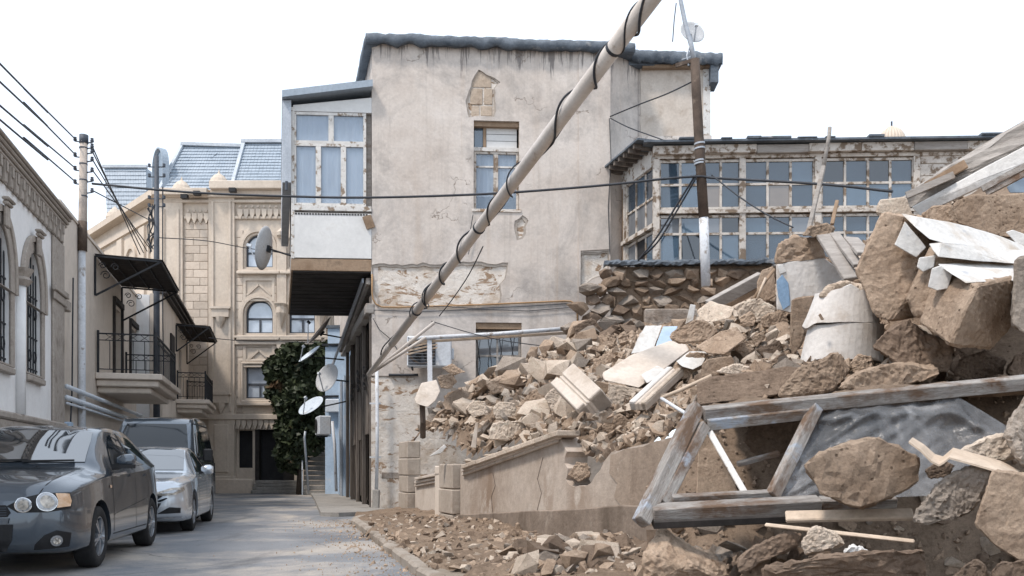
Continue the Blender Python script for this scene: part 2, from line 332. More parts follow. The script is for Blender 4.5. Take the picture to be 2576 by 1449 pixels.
    G['leaf'] = mat('dark leaves', (.016, .025, .013), (.07, .088, .042), 1.6, bump=0, rough=.5, stain=((.115, .07, .04), 1.3, .60, .68), fine=.45)
    G['bark'] = mat('bark', (.05, .038, .03), (.09, .07, .055), 5, bump=.5)
    G['tyre'] = mat('tyre rubber', (.016, .016, .017), (.03, .03, .031), 8, bump=.2, bs=40, rough=.85)
    G['rim'] = mat('alloy rim', (.33, .35, .38), (.42, .44, .47), 6, bump=0, rough=.35, metal=.8, spec=.5)
    G['blackpl'] = mat('black plastic', (.012, .012, .013), (.022, .022, .024), 6, bump=.1, bs=50, rough=.5)
    G['lamp'] = mat('headlamp reflector', (.30, .31, .32), (.50, .51, .53), 14, bump=.3, bs=40, rough=.15, metal=.7, spec=.6)
    G['lampin'] = mat('lamp projector', (.16, .155, .15), (.62, .56, .48), 22, bump=.4, bs=40, rough=.15, metal=.6, spec=.6)
    G['amber'] = mat('amber indicator', (.60, .36, .20), (.76, .56, .40), 14, bump=.3, bs=40, rough=.15, spec=.6)
    G['chrome'] = mat('chrome', (.6, .61, .63), (.7, .71, .73), 6, bump=0, rough=.12, metal=1)
    G['plate'] = mat('number plate', (.72, .73, .74), (.78, .79, .80), 6, bump=0, rough=.4)
    G['ink'] = mat('black ink', (.015, .015, .016), (.02, .02, .021), 6, bump=0)
    def paint(name, c):
        k = NT(name); k.coord(False)
        d = k.ramp(k.noise(1.7, 8, .65, .4), [(.3, tuple(x * .86 for x in c)), (.7, c)])
        k.fin(d, .26, .6, .5, 1.0); return k.m
    G['paintgrey'] = paint('steel grey car paint', (.085, .105, .13)); G['paintsilver'] = paint('silver car paint', (.56, .60, .645)); G['paintvan'] = paint('slate van paint', (.10, .125, .155))
    k = NT('car glass'); k.coord(False); k.fin((.018, .024, .03), .03, 0, 1.0); k.b.inputs['IOR'].default_value = 2.3; G['carglass'] = k.m
    k = NT('van glass'); k.coord(False); k.fin((.018, .024, .03), .05, 0, .5); G['vanglass'] = k.m
    k = NT('clear plastic sheet'); k.coord(False)
    c = k.ramp(k.noise(3, 6, .6, .8), [(.33, (.16, .168, .18)), (.55, (.30, .31, .325)), (.70, (.60, .61, .63))]); k.fin(c, .22, 0, .5); k.b.inputs['Alpha'].default_value = .42  # lightest tone of the ramp paints highlights on the wrinkles
    k.bump(k.noise(5, 6, .6, 1.2), .5, .04); G['plastic'] = k.m
mats()
# ---------------------------------------------------------------- ground, street, pavements
def into(mb, src, dst):
    mb.v = [tuple(dst.loc(src.O + src.M @ Vector(p))) for p in mb.v]; return mb
def flat(name, pts, z, m, kind='structure', thick=0.0):
    mb = MB(); n = len(pts)
    if thick:
        mb.add([(x, y, z) for x, y in pts] + [(x, y, z - thick) for x, y in pts], [tuple(range(n))] + [(i, i + n, (i + 1) % n + n, (i + 1) % n) for i in range(n)])
    else: mb.add([(x, y, z) for x, y in pts], [tuple(range(n))])
    return tag(mb.build(name, m), kind=kind)
flat('ground', [(-400, -60), (400, -60), (400, 700), (-400, 700)], -.012, G['ground'])
flat('street', [(-5.5, 2), (2.0, 2), (-.2, 6.2), (-1.0, 9), (-3.1, 17), (-3.3, 19), (-2.3, 21.5), (-3.7, 22.3), (-8.4, 39.2), (-15, 39.2), (-10.6, 22.3)], -.004, G['asphalt'])
flat('street_edge', [(-5.5, 2), (-10.6, 22.3), (-15, 39.2), (-16.2, 39.2), (-11.2, 21), (-9, 2)], .10, G['concrete'], thick=.14)
flat('pavement', [(-8.3, 36.0), (-6.6, 29.2), (-4.35, 19.9), (-3.9, 19.7), (-2.6, 20.8), (-3.5, 22.3), (-7.6, 37.6)], .09, G['concrete'], thick=.12)
flat('pavement_corner', [(1.6, 2), (4, 2), (1.5, 9.3), (-2.3, 20.0), (-2.9, 20.2), (-3.2, 18.9), (-3.02, 17.0), (-.92, 9.0), (-.1, 6.2)], .085, G['ground'], thick=.12)
kb = [(-2.75, 19.6), (-3.12, 18.9), (-3.18, 18.0), (-3.02, 17.0), (-2.55, 15.2), (-2.1, 13.5), (-1.65, 11.8), (-1.2, 10.1), (-.92, 9.0), (-.45, 7.4), (0, 6.0), (.8, 4.2)]
kr = tag(empty('kerb', (-1.6, 11.8, 0)), kind='structure')
for i in range(len(kb) - 1):
    a = Vector(kb[i] + (.03,)); b = Vector(kb[i + 1] + (.03,)); t = (b - a) * .006
    jx = Vector((random.uniform(-.03, .03), 0, random.uniform(-.025, .015)))
    for h0, h1 in ((0, .52), (.53, 1)): MB().bar(a.lerp(b, h0) + t + jx * (1 - h0) - kr.location, a.lerp(b, h1) - t + jx * h0 - kr.location, .16, .15 + .02 * random.random()).build('kerb_stone', G['kerbst'], kr, bevel=.03)

# ---------------------------------------------------------------- windows
def window(parent, x0, x1, z0, z1, y, xs=(), zs=(), fw=.055, md=.07, fm=None, pm=None, name='window', src=None, dst=None, pane=True, mull=None, curtain=None):
    fm = fm or G['wood_white']; mull = mull or fw * .8
    mb = MB(); e = .002
    mb.box(x0, x0 + fw, y, y + md, z0, z1); mb.box(x1 - fw, x1, y, y + md, z0, z1)
    mb.box(x0 + fw + e, x1 - fw - e, y + e, y + md, z0, z0 + fw); mb.box(x0 + fw + e, x1 - fw - e, y + e, y + md, z1 - fw, z1)
    for x in xs: mb.box(x - mull / 2, x + mull / 2, y + 2 * e, y + md, z0 + fw + e, z1 - fw - e)
    for z in zs: mb.box(x0 + fw + e, x1 - fw - e, y + 3 * e, y + md, z - mull / 2, z + mull / 2)
    if src: into(mb, src, dst)
    o = mb.build(name, fm, parent)
    if pane:
        X = [x0 + fw * .5] + list(xs) + [x1 - fw * .5]; Z = [z0 + fw * .5] + list(zs) + [z1 - fw * .5]; k = 0
        for i in range(len(X) - 1):
            for j in range(len(Z) - 1):
                pmm = pm[k % len(pm)] if isinstance(pm, list) else (pm or G['pane']); k += 1
                q = MB().box(X[i], X[i + 1], y + md * .6, y + md * .6 + .006, Z[j], Z[j + 1])
                if src: into(q, src, dst)
                q.build('pane', pmm, o)
    if curtain:
        c = MB(); n = 40
        vs = []; fs = []
        for i in range(n + 1):
            x = x0 + (x1 - x0) * i / n; yy = y + md + .06 + .022 * math.sin(i * 1.35) + .01 * math.sin(i * 3.1)
            vs += [(x, yy, curtain), (x, yy + .01, z1)]
        fs = [(2 * i, 2 * i + 2, 2 * i + 3, 2 * i + 1) for i in range(n)]
        c.add(vs, fs)
        if src: into(c, src, dst)
        c.build('curtain', G['curtain'], o, smooth=True)
    return o
def ragged(x0, z0, x1, z1, h, y0, y1, n=60, amp=.05, seed=1, taper=.3):
    """a lumpy strip along a wall top: tar, broken render, rubble capping"""
    rnd = random.Random(seed); mb = MB(); vs = []; m = 8
    for i in range(n + 1):
        t = i / n; x = x0 + (x1 - x0) * t; zc = z0 + (z1 - z0) * t + (mnoise.noise((t * 9, seed, 0))) * amp * 1.2
        hh = h * (1 + .45 * mnoise.noise((t * 22, seed, 5))); ja = amp * .5
        ring = [(y0, zc - hh), (y0 - .02, zc - hh * .4), (y0, zc - .02), (y0 + .06, zc + .03), (y1 * .5 + y0 * .5, zc + .06), (y1, zc + .03), (y1, zc - hh * .5), (y0 + .1, zc - hh * .9)]
        vs += [(x, yy + rnd.uniform(-ja, ja), zz + rnd.uniform(-ja, ja)) for yy, zz in ring]
    fs = [(i * m + j, (i + 1) * m + j, (i + 1) * m + (j + 1) % m, i * m + (j + 1) % m) for i in range(n) for j in range(m)]
    fs += [tuple(range(m)), tuple(n * m + j for j in range(m))[::-1]]
    return mb.add(vs, fs)

# ---------------------------------------------------------------- old two-storey house in the middle
B = Fr('old_house', (-3.59, 22.4, 0), 3.7, 'weathered beige two-storey house with tarred roof edge in the middle', 'house')
S = Fr(None, (-3.59, 22.4, 0), -74.9)
br = B.root; q = B.px
xR = B.X(1535); zT = B.Z(930, 98)
W1 = (B.X(1192), B.X(1306), B.Z(1250, 527), B.Z(1250, 305)); W2 = (B.X(1197), B.X(1312), B.Z(1250, 1010), B.Z(1250, 812))
rect = lambda w, g=0: [(w[0] - g, w[2] - g), (w[1] + g, w[2] - g), (w[1] + g, w[3] + g), (w[0] - g, w[3] + g)]
MB().sheet([(0, -.1), (xR, -.1), (xR, zT), (0, zT)], [rect(W1), rect(W2)], .035, .45).build('wall', G['limewash'], br)
peel1 = jag(B.poly([(1184, 296), (1178, 268), (1182, 232), (1190, 205), (1206, 176), (1222, 188), (1240, 198), (1254, 208), (1246, 216), (1240, 226), (1243, 262), (1240, 294), (1215, 292)]), .03, .12, 3)
peel2 = jag(B.poly([(940, 673), (1040, 671), (1150, 669), (1276, 669), (1272, 688), (1268, 702), (1256, 716), (1258, 738), (1250, 764), (1215, 762), (1200, 770), (1120, 774), (1040, 770), (955, 765), (942, 730)]), .035, .14, 5)
peel3 = jag(B.poly([(1312, 548), (1322, 560), (1312, 596), (1304, 600), (1300, 560)]), .02, .1, 8)
peel4 = jag(B.poly([(1462, 642), (1528, 636), (1529, 690), (1490, 700), (1464, 722)]), .03, .12, 9)
pl_out = [(0, B.Z(940, 945)), q(1040, 947), q(1066, 1000), q(1100, 1040), q(1195, 1060), (W2[0] - .35, .4), (xR, .4), (xR, zT), (0, zT)]
MB().sheet(pl_out, [rect(W1, .002), rect(W2, .002), peel1, peel2, peel3, peel4], 0, .034).build('undercoat', G['undercoat'], br)
def grow(p, k, sd):
    cx = sum(a for a, _ in p) / len(p); cz = sum(a for _, a in p) / len(p); return jag([(cx + (x - cx) * k[0] + .012 * (1 if x > cx else -1), cz + (z - cz) * k[1] + .012 * (1 if z > cz else -1)) for x, z in p], .018, .1, sd)
MB().sheet(pl_out, [rect(W1, .002), rect(W2, .002), grow(peel1[:-1], (1.1, .985), 3), grow(peel2, (1.015, 1.13), 4), grow(peel3, (1.5, 1.15), 5), grow(peel4, (1.06, 1.1), 6)], -.022, -.001).build('plaster', G['facade'], br)
mb = MB()
for (u0, v0, u1, v1) in ((1183, 222, 1214, 262), (1186, 180, 1236, 218), (1218, 222, 1239, 262), (1186, 266, 1206, 292), (1209, 266, 1238, 290)):
    a = q(u0, v1); b = q(u1, v0); MB().box(a[0], b[0], .012 + random.uniform(0, .01), .036, a[1], b[1]).build('stone', G['barestone'], br, bevel=.02)
# eroded base: patched stones in the old opening by the downpipe
for i, (u0, v0, u1, v1) in enumerate(((962, 1116, 1012, 1148), (964, 1150, 1010, 1182), (958, 1186, 1014, 1206), (966, 1208, 1012, 1258), (962, 1262, 1012, 1282))):
    a = q(u0, v1); b = q(u1, v0); d = -.05 if i > 4 else -.03 + .05 * random.random()
    MB().box(a[0], b[0], d + .02, .06, a[1], b[1]).build('stone', G['rough_base'], br, bevel=.03)
box('base_course', G['limewash'], br, -.02, 4.2, .004, .034, -.1, B.Z(940, 950))
MB().sheet(jag([(B.X(1455), .4), (xR - .003, .4), (xR - .003, zT - .1), (B.X(1455), zT - .1)], .004, .5, 4), [B.poly([(1460, 632), (1460, 732), (1500, 713), (1532, 700), (1532, 628)])], -.055, -.0235).build('pilaster', G['facade'], br)
# roof edge of tar, ceiling slab, side wall on the lane
mb = ragged(-.14, zT + .06, xR + .62, zT + .02, .25, -.2, .8, 70, .035, 2); mb.build('roof_edge', G['tar'], br, smooth=True)
box('roof', G['tar'], br, -.1, 8.8, .46, 11, zT - .25, zT)
into(MB().box(-15.5, -.003, .02, .42, 5.9, zT - .05), S, B).build('side_wall', G['facade'], br)
into(ragged(-15.5, zT + .02, .05, zT + .05, .3, -.18, .6, 50, .03, 6), S, B).build('side_roof_edge', G['tar'], br, smooth=True)
into(MB().box(-9.0, -.01, .25, .42, -.1, 5.88), S, B).build('lower_side_wall', G['wood_dark'], br)
# planks, posts and eave beam of the timber front on the lane
rnd = random.Random(4)
x = -.06
while x > -8.8:
    wd = rnd.uniform(.17, .30); y0 = .05 + rnd.uniform(0, .14)
    if rnd.random() < .88: into(MB().box(x - wd, x - .012, y0, y0 + .035, .05 + rnd.uniform(0, .25), 5.0 + rnd.uniform(-.1, .15)), S, B).build('plank', G['wood_old'], br, bevel=.006)
    x -= wd
for x in (-.02, -2.0, -3.9, -5.9, -7.8): into(MB().box(x - .17, x, -.05, .05, .0, 5.5), S, B).build('post', G['wood_old'], br, bevel=.012)
into(MB().box(-9, .06, -.16, .06, 5.05, 5.3), S, B).build('eave_beam', G['wood_grey'], br, bevel=.02)
into(MB().bar((-.1, -.08, 5.9), (-6.9, -.30, 5.0), .1, .16), S, B).build('brace', G['wood_grey'], br)
into(MB().bar((-.3, -.2, 5.95), (-9, -.5, 4.55), .05, .12), S, B).build('gutter', G['steel'], br)
for (x, z0, z1) in ((-.9, 2.0, 3.6), (-2.8, 1.9, 3.7), (-4.9, 1.8, 3.6)):
    into(MB().box(x - .75, x, -.02, .045, z0, z1), S, B).build('shutter', G['wood_old'], br, bevel=.01)
    for k in range(3): into(MB().bar((x - .8, -.05, z1 + .25 - .22 * k), (x + .06, -.1, z1 + .05 - .22 * k), .05, .09), S, B).build('bracket_slat', G['wood_dark'], br)
# bay over the lane
xl = B.X(735); zb = B.Z(830, 668); zf = B.Z(830, 652); zs_ = B.Z(830, 518); zh = B.Z(830, 283); SH = -.2; LEN = 6.4
def sh(mb):
    mb.v = [(x + SH * (y + .03), y, z) for x, y, z in mb.v]; return mb
bay = sh(MB().box(xl + .04, .002, .11, LEN, zf, zh)).build('bay', G['wood_grey'], br)
sh(MB().box(xl - .02, -.004, -.03, LEN + .05, B.Z(830, 682), zf - .004)).build('floor_beam', G['wood_brown'], bay, bevel=.01)
for i in range(24):
    y = .0 + i * LEN / 24; sh(MB().box(xl + .03, -.02, y, y + LEN / 24 - .012, B.Z(830, 682) - .03 - .012 * (i % 2), B.Z(830, 682) - .003)).build('floor_board', G['wood_dark'], bay)
MB().box(xl + .02, -.006, -.035, .1, B.Z(830, 650), B.Z(830, 537)).build('front_panel', G['paper'], bay, bevel=.004)
MB().box(xl, -.006, -.05, .1, B.Z(830, 531), B.Z(830, 519)).build('sill_board', G['wood_white'], bay)
for i in range(26):
    xx = xl + .08 + i * (-xl - .16) / 26; MB().box(xx, xx + (-xl - .16) / 26 - .025, -.045, -.0345, B.Z(830, 542), B.Z(830, 538)).build('vent_slot', G['paneldark'], bay)
MB().sheet([(xl + .03, zh + .005), (-.004, zh + .005), (-.004, B.Z(900, 246)), (xl + .03, B.Z(750, 266))], [], -.03, .1).build('gable_board', G['paper'], bay)
def baywin(u0, u1, v0, v1, xs, curt):
    a = q(u0, v1); b = q(u1, v0)
    mb = MB(); y = -.02; fw = .06
    window(bay, a[0], b[0], a[1], b[1], y, [B.X(u) for u in xs], [], .07, .07, G['wood_white'], G['pane'], 'window_frame', pane=False, mull=.13)
    X = [a[0]] + [B.X(u) for u in xs] + [b[0]]
    for i in range(len(X) - 1): MB().box(X[i] + .03, X[i + 1] - .03, .022, .028, a[1] + .03, b[1] - .03).build('pane', G['pane'], bay)
    c = MB(); vs = []; n = 60
    for i in range(n + 1):
        xx = a[0] + .03 + (b[0] - a[0] - .06) * i / n; yy = .06 + .012 * math.sin(i * 1.5) + .008 * math.sin(i * 2.7); vs += [(xx, yy, a[1] + .02), (xx, yy, b[1] - .02)]
    c.add(vs, [(2 * i, 2 * i + 2, 2 * i + 3, 2 * i + 1) for i in range(n)]).build('curtain', G['curtain'], bay, smooth=True)
baywin(738, 921, 286, 360, (833,), 1)
baywin(738, 921, 364, 517, (801, 864), 1)
sh(MB().add([(x, y, z + dz) for dz in (0, .17) for (x, z) in ((xl - .25, B.Z(712, 255)), (.0, B.Z(918, 228))) for y in (-.28, LEN)], [(0, 2, 3, 1), (4, 5, 7, 6), (0, 4, 6, 2), (1, 3, 7, 5), (0, 1, 5, 4), (2, 6, 7, 3)])).build('bay_roof', G['rooftile'], bay)
sh(MB().box(xl - .24, xl - .02, -.1, LEN, B.Z(720, 462), B.Z(720, 256))).build('side_cladding', G['steel'], bay)
MB().box(xl - .02, xl + .06, -.04, .1, zf, zh + .1).build('corner_board', G['wood_white'], bay)
MB().tube([(xl - .12, -.12, B.Z(720, 460)), (xl - .12, -.12, B.Z(720, 482))], .035).build('drain_spout', G['poledark'], bay)
MB().bar((-.13, -.06, B.Z(915, 545)), (-.02, -.04, B.Z(915, 575)), .08, .22).build('hinge_board', G['wood_brown'], bay)
# upper window: blind transom, small pane, two curtained sashes; segmental lintel
y = .17
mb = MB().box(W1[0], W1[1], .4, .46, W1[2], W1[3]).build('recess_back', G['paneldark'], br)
xm = B.X(1248); zt = B.Z(1250, 366); zt2 = B.Z(1250, 376)
window(br, W1[0] + .01, W1[1] - .01, W1[2] + .01, zt2, y, [xm], [], .055, .07, G['wood_peel'], G['pane'], 'window', mull=.12, curtain=B.Z(1250, 487))
box('glazing_bar', G['wood_white'], br, W1[0] + .06, W1[1] - .06, y + .01, y + .05, B.Z(1250, 416), B.Z(1250, 412))
box('transom', G['wood_white'], br, W1[0], W1[1], y - .03, y + .08, zt2 + .004, zt2 + .1)
for k in range(3):
    z0 = B.Z(1250, 366) + k * .175; box('transom_board', G['paper'], br, B.X(1224), W1[1] - .05, y + .005 * k, y + .03, z0 + .01, z0 + .17)
box('post', G['wood_brown'], br, B.X(1216), B.X(1223), y - .02, y + .06, B.Z(1250, 366), B.Z(1250, 312))
MB().box(W1[0] + .02, B.X(1215), y + .03, y + .036, zt2 + .11, B.Z(1250, 316)).build('pane', G['panee'], br)
box('lintel', G['wood_brown'], br, W1[0], W1[1], y - .12, y + .1, W1[3] - .12, W1[3] - .003)
box('sill', G['limewash'], br, W1[0] - .05, W1[1] + .05, -.05, .2, W1[2] - .07, W1[2] - .004)
# lower window half buried by rubble
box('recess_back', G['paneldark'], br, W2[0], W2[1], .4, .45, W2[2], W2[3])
window(br, W2[0] + .01, W2[1] - .01, W2[2], W2[3] - .17, y, [B.X(1252)], [B.Z(1250, 893)], .06, .07, G['wood_grey'], [G['paneb'], G['panec'], G['paned'], G['panec']], 'window')
box('lintel', G['wood_brown'], br, W2[0], W2[1], .02, .14, W2[3] - .16, W2[3] - .003)
mb = MB()
for i in range(9):
    xx = W2[0] + (W2[1] - W2[0]) * i / 8; mb.tube([(xx, .13, W2[2]), (xx + .12 * (-1) ** i, .13, (W2[2] + W2[3]) / 2), (xx, .13, W2[3] - .2)], .008, 5)
mb.build('window_grille', G['iron'], br)
# shaded corner strip and right-hand block
p1 = B.O + B.M @ Vector((xR, 0, 0)); p2 = P(1605, 0, 23.55); p3 = P(1783, 0, 23.5)
def frame2(a, b): return Fr(None, (a.x, a.y, 0), math.degrees(math.atan2(b.y - a.y, b.x - a.x))), math.hypot(b.x - a.x, b.y - a.y)
C1, L1 = frame2(p1, p2); C2, L2 = frame2(p2, p3)
into(MB().sheet([(0.003, 0), (L1, 0), (L1, zT - .02), (0.003, zT - .02)], [], 0, .4), C1, B).build('corner_strip', G['facade'], br)
into(MB().sheet([(.01, 4), (L2, 4), (L2, zT + .0), (.01, zT + .0)], [], .0, .5), C2, B).build('block_wall', G['facade'], br)
into(MB().sheet(jag([(.06, C2.Z(1620, 345)), (L2 * .97, C2.Z(1760, 342)), (L2 * .97, C2.Z(1760, 168)), (.05, C2.Z(1620, 166))], .02, .2, 3), [], -.03, -.002), C2, B).build('render_panel', G['creamplaster'], br)
into(MB().box(L2 - .16, L2 + .03, -.07, .5, C2.Z(1760, 350), zT - .2), C2, B).build('quoin', G['wood_white'], br)
into(MB().box(-.03, L2 + .06, -.1, .5, C2.Z(1700, 365), C2.Z(1700, 345)), C2, B).build('string_course', G['facade'], br)
into(ragged(-.3, zT + .12, L2 + .3, zT + .0, .3, -.34, 3, 40, .03, 12), C2, B).build('roof_edge', G['tar'], br, smooth=True)
into(MB().box(.1, L2 + .02, -.2, .1, zT - .30, zT - .22), C2, B).build('soffit_board', G['wood_brown'], br)
into(MB().box(L2 - .01, L2 + .2, -.3, .3, zT - .75, zT - .25), C2, B).build('roof_flap', G['tar'], br)
into(MB().box(L2 - .4, L2 - .003, .5, 8, 4, zT - .05), C2, B).build('end_wall', G['facade'], br)
# pipes and wires fixed on the facade
def pxtube(fr, pts, d, r, n=6): return MB().tube([(fr.px(u, v, d)[0], -d, fr.px(u, v, d)[1]) for u, v in pts], r, n)
pxtube(B, [(936, 690), (936, 735), (938, 752), (946, 765), (960, 772), (1000, 773), (1200, 767), (1420, 757), (1436, 758), (1446, 764), (1452, 776), (1453, 828)], .06, .022).build('gas_pipe', G['gaspipe'], br, smooth=True)
pxtube(B, [(978, 943), (1052, 943)], .06, .035).build('black_pipe', G['cable'], br)
for pts in ([(940, 780), (1060, 784), (1200, 778), (1330, 782), (1450, 772)], [(1090, 770), (1200, 776), (1330, 770), (1455, 762)], [(938, 800), (955, 830), (985, 855), (1000, 880)], [(1533, 298), (1537, 400), (1530, 520), (1534, 640)], [(1190, 540), (1184, 575), (1190, 590), (1178, 640)]):
    pxtube(B, pts, .075, .010, 5).build('wire', G['cable'], br)

# ---------------------------------------------------------------- glazed timber gallery on the right
V = Fr('glazed_gallery', (3.47, 21.1, 0), -2.1, 'long glazed timber gallery with peeling white frames above the rubble', 'gallery')
vr = V.root
V2 = Fr(None, (2.935, 22.9, 0), -73.45); LV2 = math.hypot(3.47 - 2.935, 1.8)
zsill = V.Z(1700, 660); ztop = V.Z(1700, 400); zf0 = V.Z(1700, 391); zf1 = V.Z(1700, 370); xe = V.X(2560)
cols = [[1662, 1712, 1764, 1814, 1862], [1876, 1932, 1990, 2047], [2070, 2127, 2185, 2241, 2297]]
pm = [G['paneb'], G['paneg'], G['panee'], G['paneb'], G['panec'], G['paned'], G['panee'], G['paneb'], G['panee'], G['paneb'], G['panec'], G['paned'], G['paneh'], G['paneg'], G['paneb']]
rnd = random.Random(3)
for ci, us in enumerate(cols):
    X = [V.X(u) for u in us]
    for (v0, v1, zz, nm) in ((402, 527, [464], 'upper_window'), (541, 662, [588], 'lower_window')):
        pl = [rnd.choice(pm) if ci < 2 else rnd.choice(pm[:4]) for _ in range(10)]
        window(vr, X[0] - .05, X[-1] + .05, V.Z(1700, v1), V.Z(1700, v0), .03, X[1:-1], [V.Z(1700, z) for z in zz], .06, .06, G['wood_peel'], pl, nm, mull=.055)
        for i in range(len(X) - 1):
            if rnd.random() < .5: MB().box(X[i] + .04, X[i + 1] - .04, .16, .17, V.Z(1700, v1), V.Z(1700, v0) - rnd.choice((0, .3, .6))).build('curtain', rnd.choice((G['paned'], G['curtain'], G['panec'])), vr)
for u in (1651, 1868, 2058, 2306):
    xx = V.X(u); box('post', G['wood_peel'], vr, xx - .075, xx + .075, -.02, .13, zsill - .05, ztop + .0)
box('mid_rail', G['wood_peel'], vr, .05, V.X(2310), -.05, .12, V.Z(1700, 538), V.Z(1700, 530))
box('head_rail', G['wood_peel'], vr, -.02, xe, -.02, .14, ztop + .003, zf0 - .003)
n = 7
for i in range(n):
    x0 = -.08 + (xe + .08) * i / n; x1 = -.08 + (xe + .08) * (i + 1) / n - .008; dz = random.uniform(-.015, .015)
    MB().box(x0, x1, -.14 - .012 * (i % 2), .1, zf0 + dz, zf1 + dz).build('fascia_board', G['wood_peel'] if i % 3 != 2 else G['wood_grey'], vr, bevel=.01)
box('roof_sheet', G['tar'], vr, -.32, xe, -.3, 5, zf1 + .02, zf1 + .07)
for i in range(14):
    xx = random.uniform(0, xe); box('roof_batten', G['tar'], vr, xx, xx + random.uniform(.15, .6), -.33, -.1, zf1 + .072, zf1 + .072 + random.uniform(.02, .06))
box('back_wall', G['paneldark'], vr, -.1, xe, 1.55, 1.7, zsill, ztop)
box('floor', G['wood_grey'], vr, .1, xe, .02, 1.7, zsill - .12, zsill - .005)
box('end_wall', G['creamplaster'], vr, V.X(2312), xe, .05, .3, zsill, ztop)
for i in range(9):
    z0 = zsill + i * .29; MB().box(V.X(2315), xe, .02 + .006 * (i % 2), .05, z0, z0 + .27).build('wall_board', G['wood_peel'], vr, bevel=.01)
# gallery return towards the house
Xs = [.14, LV2 * .36, LV2 * .66, LV2 - .1]
window(vr, .1, LV2 - .08, V2.Z(1620, 578), V2.Z(1620, 432) + .0, .02, Xs[1:3], [V2.Z(1620, 510)], .06, .06, G['wood_peel'], [G['panec'], G['paneb'], G['panec'], G['panee']], 'side_window', V2, V)
window(vr, .1, LV2 - .08, V2.Z(1620, 690), V2.Z(1620, 592), .02, Xs[1:3], [], .06, .06, G['wood_peel'], [G['panec'], G['paneldark'], G['panee']], 'side_window', V2, V)
into(MB().box(.0, .1, -.03, .15, zsill - .2, ztop + .03), V2, V).build('post', G['wood_peel'], vr)
into(MB().box(.0, LV2, -.1, .1, V2.Z(1620, 590), V2.Z(1620, 580)), V2, V).build('mid_rail', G['wood_peel'], vr)
into(MB().box(-.1, LV2 - .05, -.02, .12, ztop - .12, ztop + .3), V2, V).build('head_board', G['wood_white'], vr)
into(MB().box(-.25, LV2 + .15, -.55, .12, zf1 + .075, zf1 + .12), V2, V).build('side_roof', G['tar'], vr)
for i in range(7): into(MB().box(-.1 + i * .3, -.02 + i * .3, -.52, 0, zf1 - .04, zf1 + .07), V2, V).build('rafter', G['wood_old'], vr)
into(MB().box(-1.0, -.0, .02, .2, zsill - .4, ztop), V2, V).build('side_boarding', G['wood_brown'], vr)

# ---------------------------------------------------------------- rocks: shared shapes
def rock_bm(seed, n=16, flatz=1.0, sub=0, amp=.03, boxy=.75):
    rnd = random.Random(seed); bm = bmesh.new()
    for _ in range(n):
        d = Vector((rnd.gauss(0, 1), rnd.gauss(0, 1), rnd.gauss(0, 1))).normalized(); m = max(abs(d.x), abs(d.y), abs(d.z))
        d = d * ((1 - boxy) + boxy / m) * rnd.uniform(.82, 1.0) * .5; bm.verts.new((d.x, d.y, d.z * flatz))
    bmesh.ops.convex_hull(bm, input=bm.verts[:])
    bmesh.ops.delete(bm, geom=[v for v in bm.verts if not v.link_faces], context='VERTS')
    if sub: rough(bm, sub, amp, seed)
    return bm
def ledge(p):
    t = mnoise.noise(p) * 3.2; f = math.floor(t); r_ = t - f; return (f + min(1, max(0, (r_ - .38) / .24))) / 3.2
def rough(bm, sub, amp, seed, freq=3.0, sz=1.0):
    bmesh.ops.triangulate(bm, faces=bm.faces[:])
    for k in range(sub):
        es = [e for e in bm.edges if e.calc_length() > sz * (.28, .14, .07, .035)[min(k, 3)]]
        if es: bmesh.ops.subdivide_edges(bm, edges=es, cuts=1, use_grid_fill=True)
        bmesh.ops.triangulate(bm, faces=bm.faces[:])
    bm.normal_update(); s3 = Vector((seed * 3.7 % 91, seed * 1.3 % 57, seed * 7.1 % 33))
    nr = [(v, v.normal.copy()) for v in bm.verts]
    for v, nn in nr:
        p = v.co * (freq / sz) + s3
        v.co += nn * amp * (mnoise.fractal(p, .6, 2.1, 6) * .35 + 1.3 * ledge(p * .9) + .5 * mnoise.noise(p * 5) + .4 * mnoise.noise(p * 11) + .3 * mnoise.noise(p * 23)) - nn * amp * 1.2 * max(0, mnoise.noise(p * 1.7 + s3) - .15)
def bm_obj(bm, name, m, parent=None, smooth=False):
    me = bpy.data.meshes.new(name); bm.to_mesh(me); bm.free(); me.materials.append(m)
    if smooth: me.polygons.foreach_set('use_smooth', [True] * len(me.polygons))
    return link(name, me, parent)
def rock_mesh(name, seed, m, **kw):
    bm = rock_bm(seed, **kw); me = bpy.data.meshes.new(name); bm.to_mesh(me); bm.free(); me.materials.append(m); return me
RM = {}
for mn in ('limestone', 'limedark', 'limepale', 'limegrey', 'soil'):
    RM[mn] = [rock_mesh('stone', 20 + i * 7 + len(mn), G[mn], n=9 + i % 4, sub=1, amp=.022, boxy=.95, flatz=(.75, .95, .55)[i % 3]) for i in range(8)]

WM = {mn: [rock_mesh('stone', 500 + i * 7 + len(mn), G[mn], n=18, sub=1, amp=.03, boxy=.7, flatz=.8) for i in range(7)] for mn in ('limestone', 'limedark', 'limegrey', 'soil')}
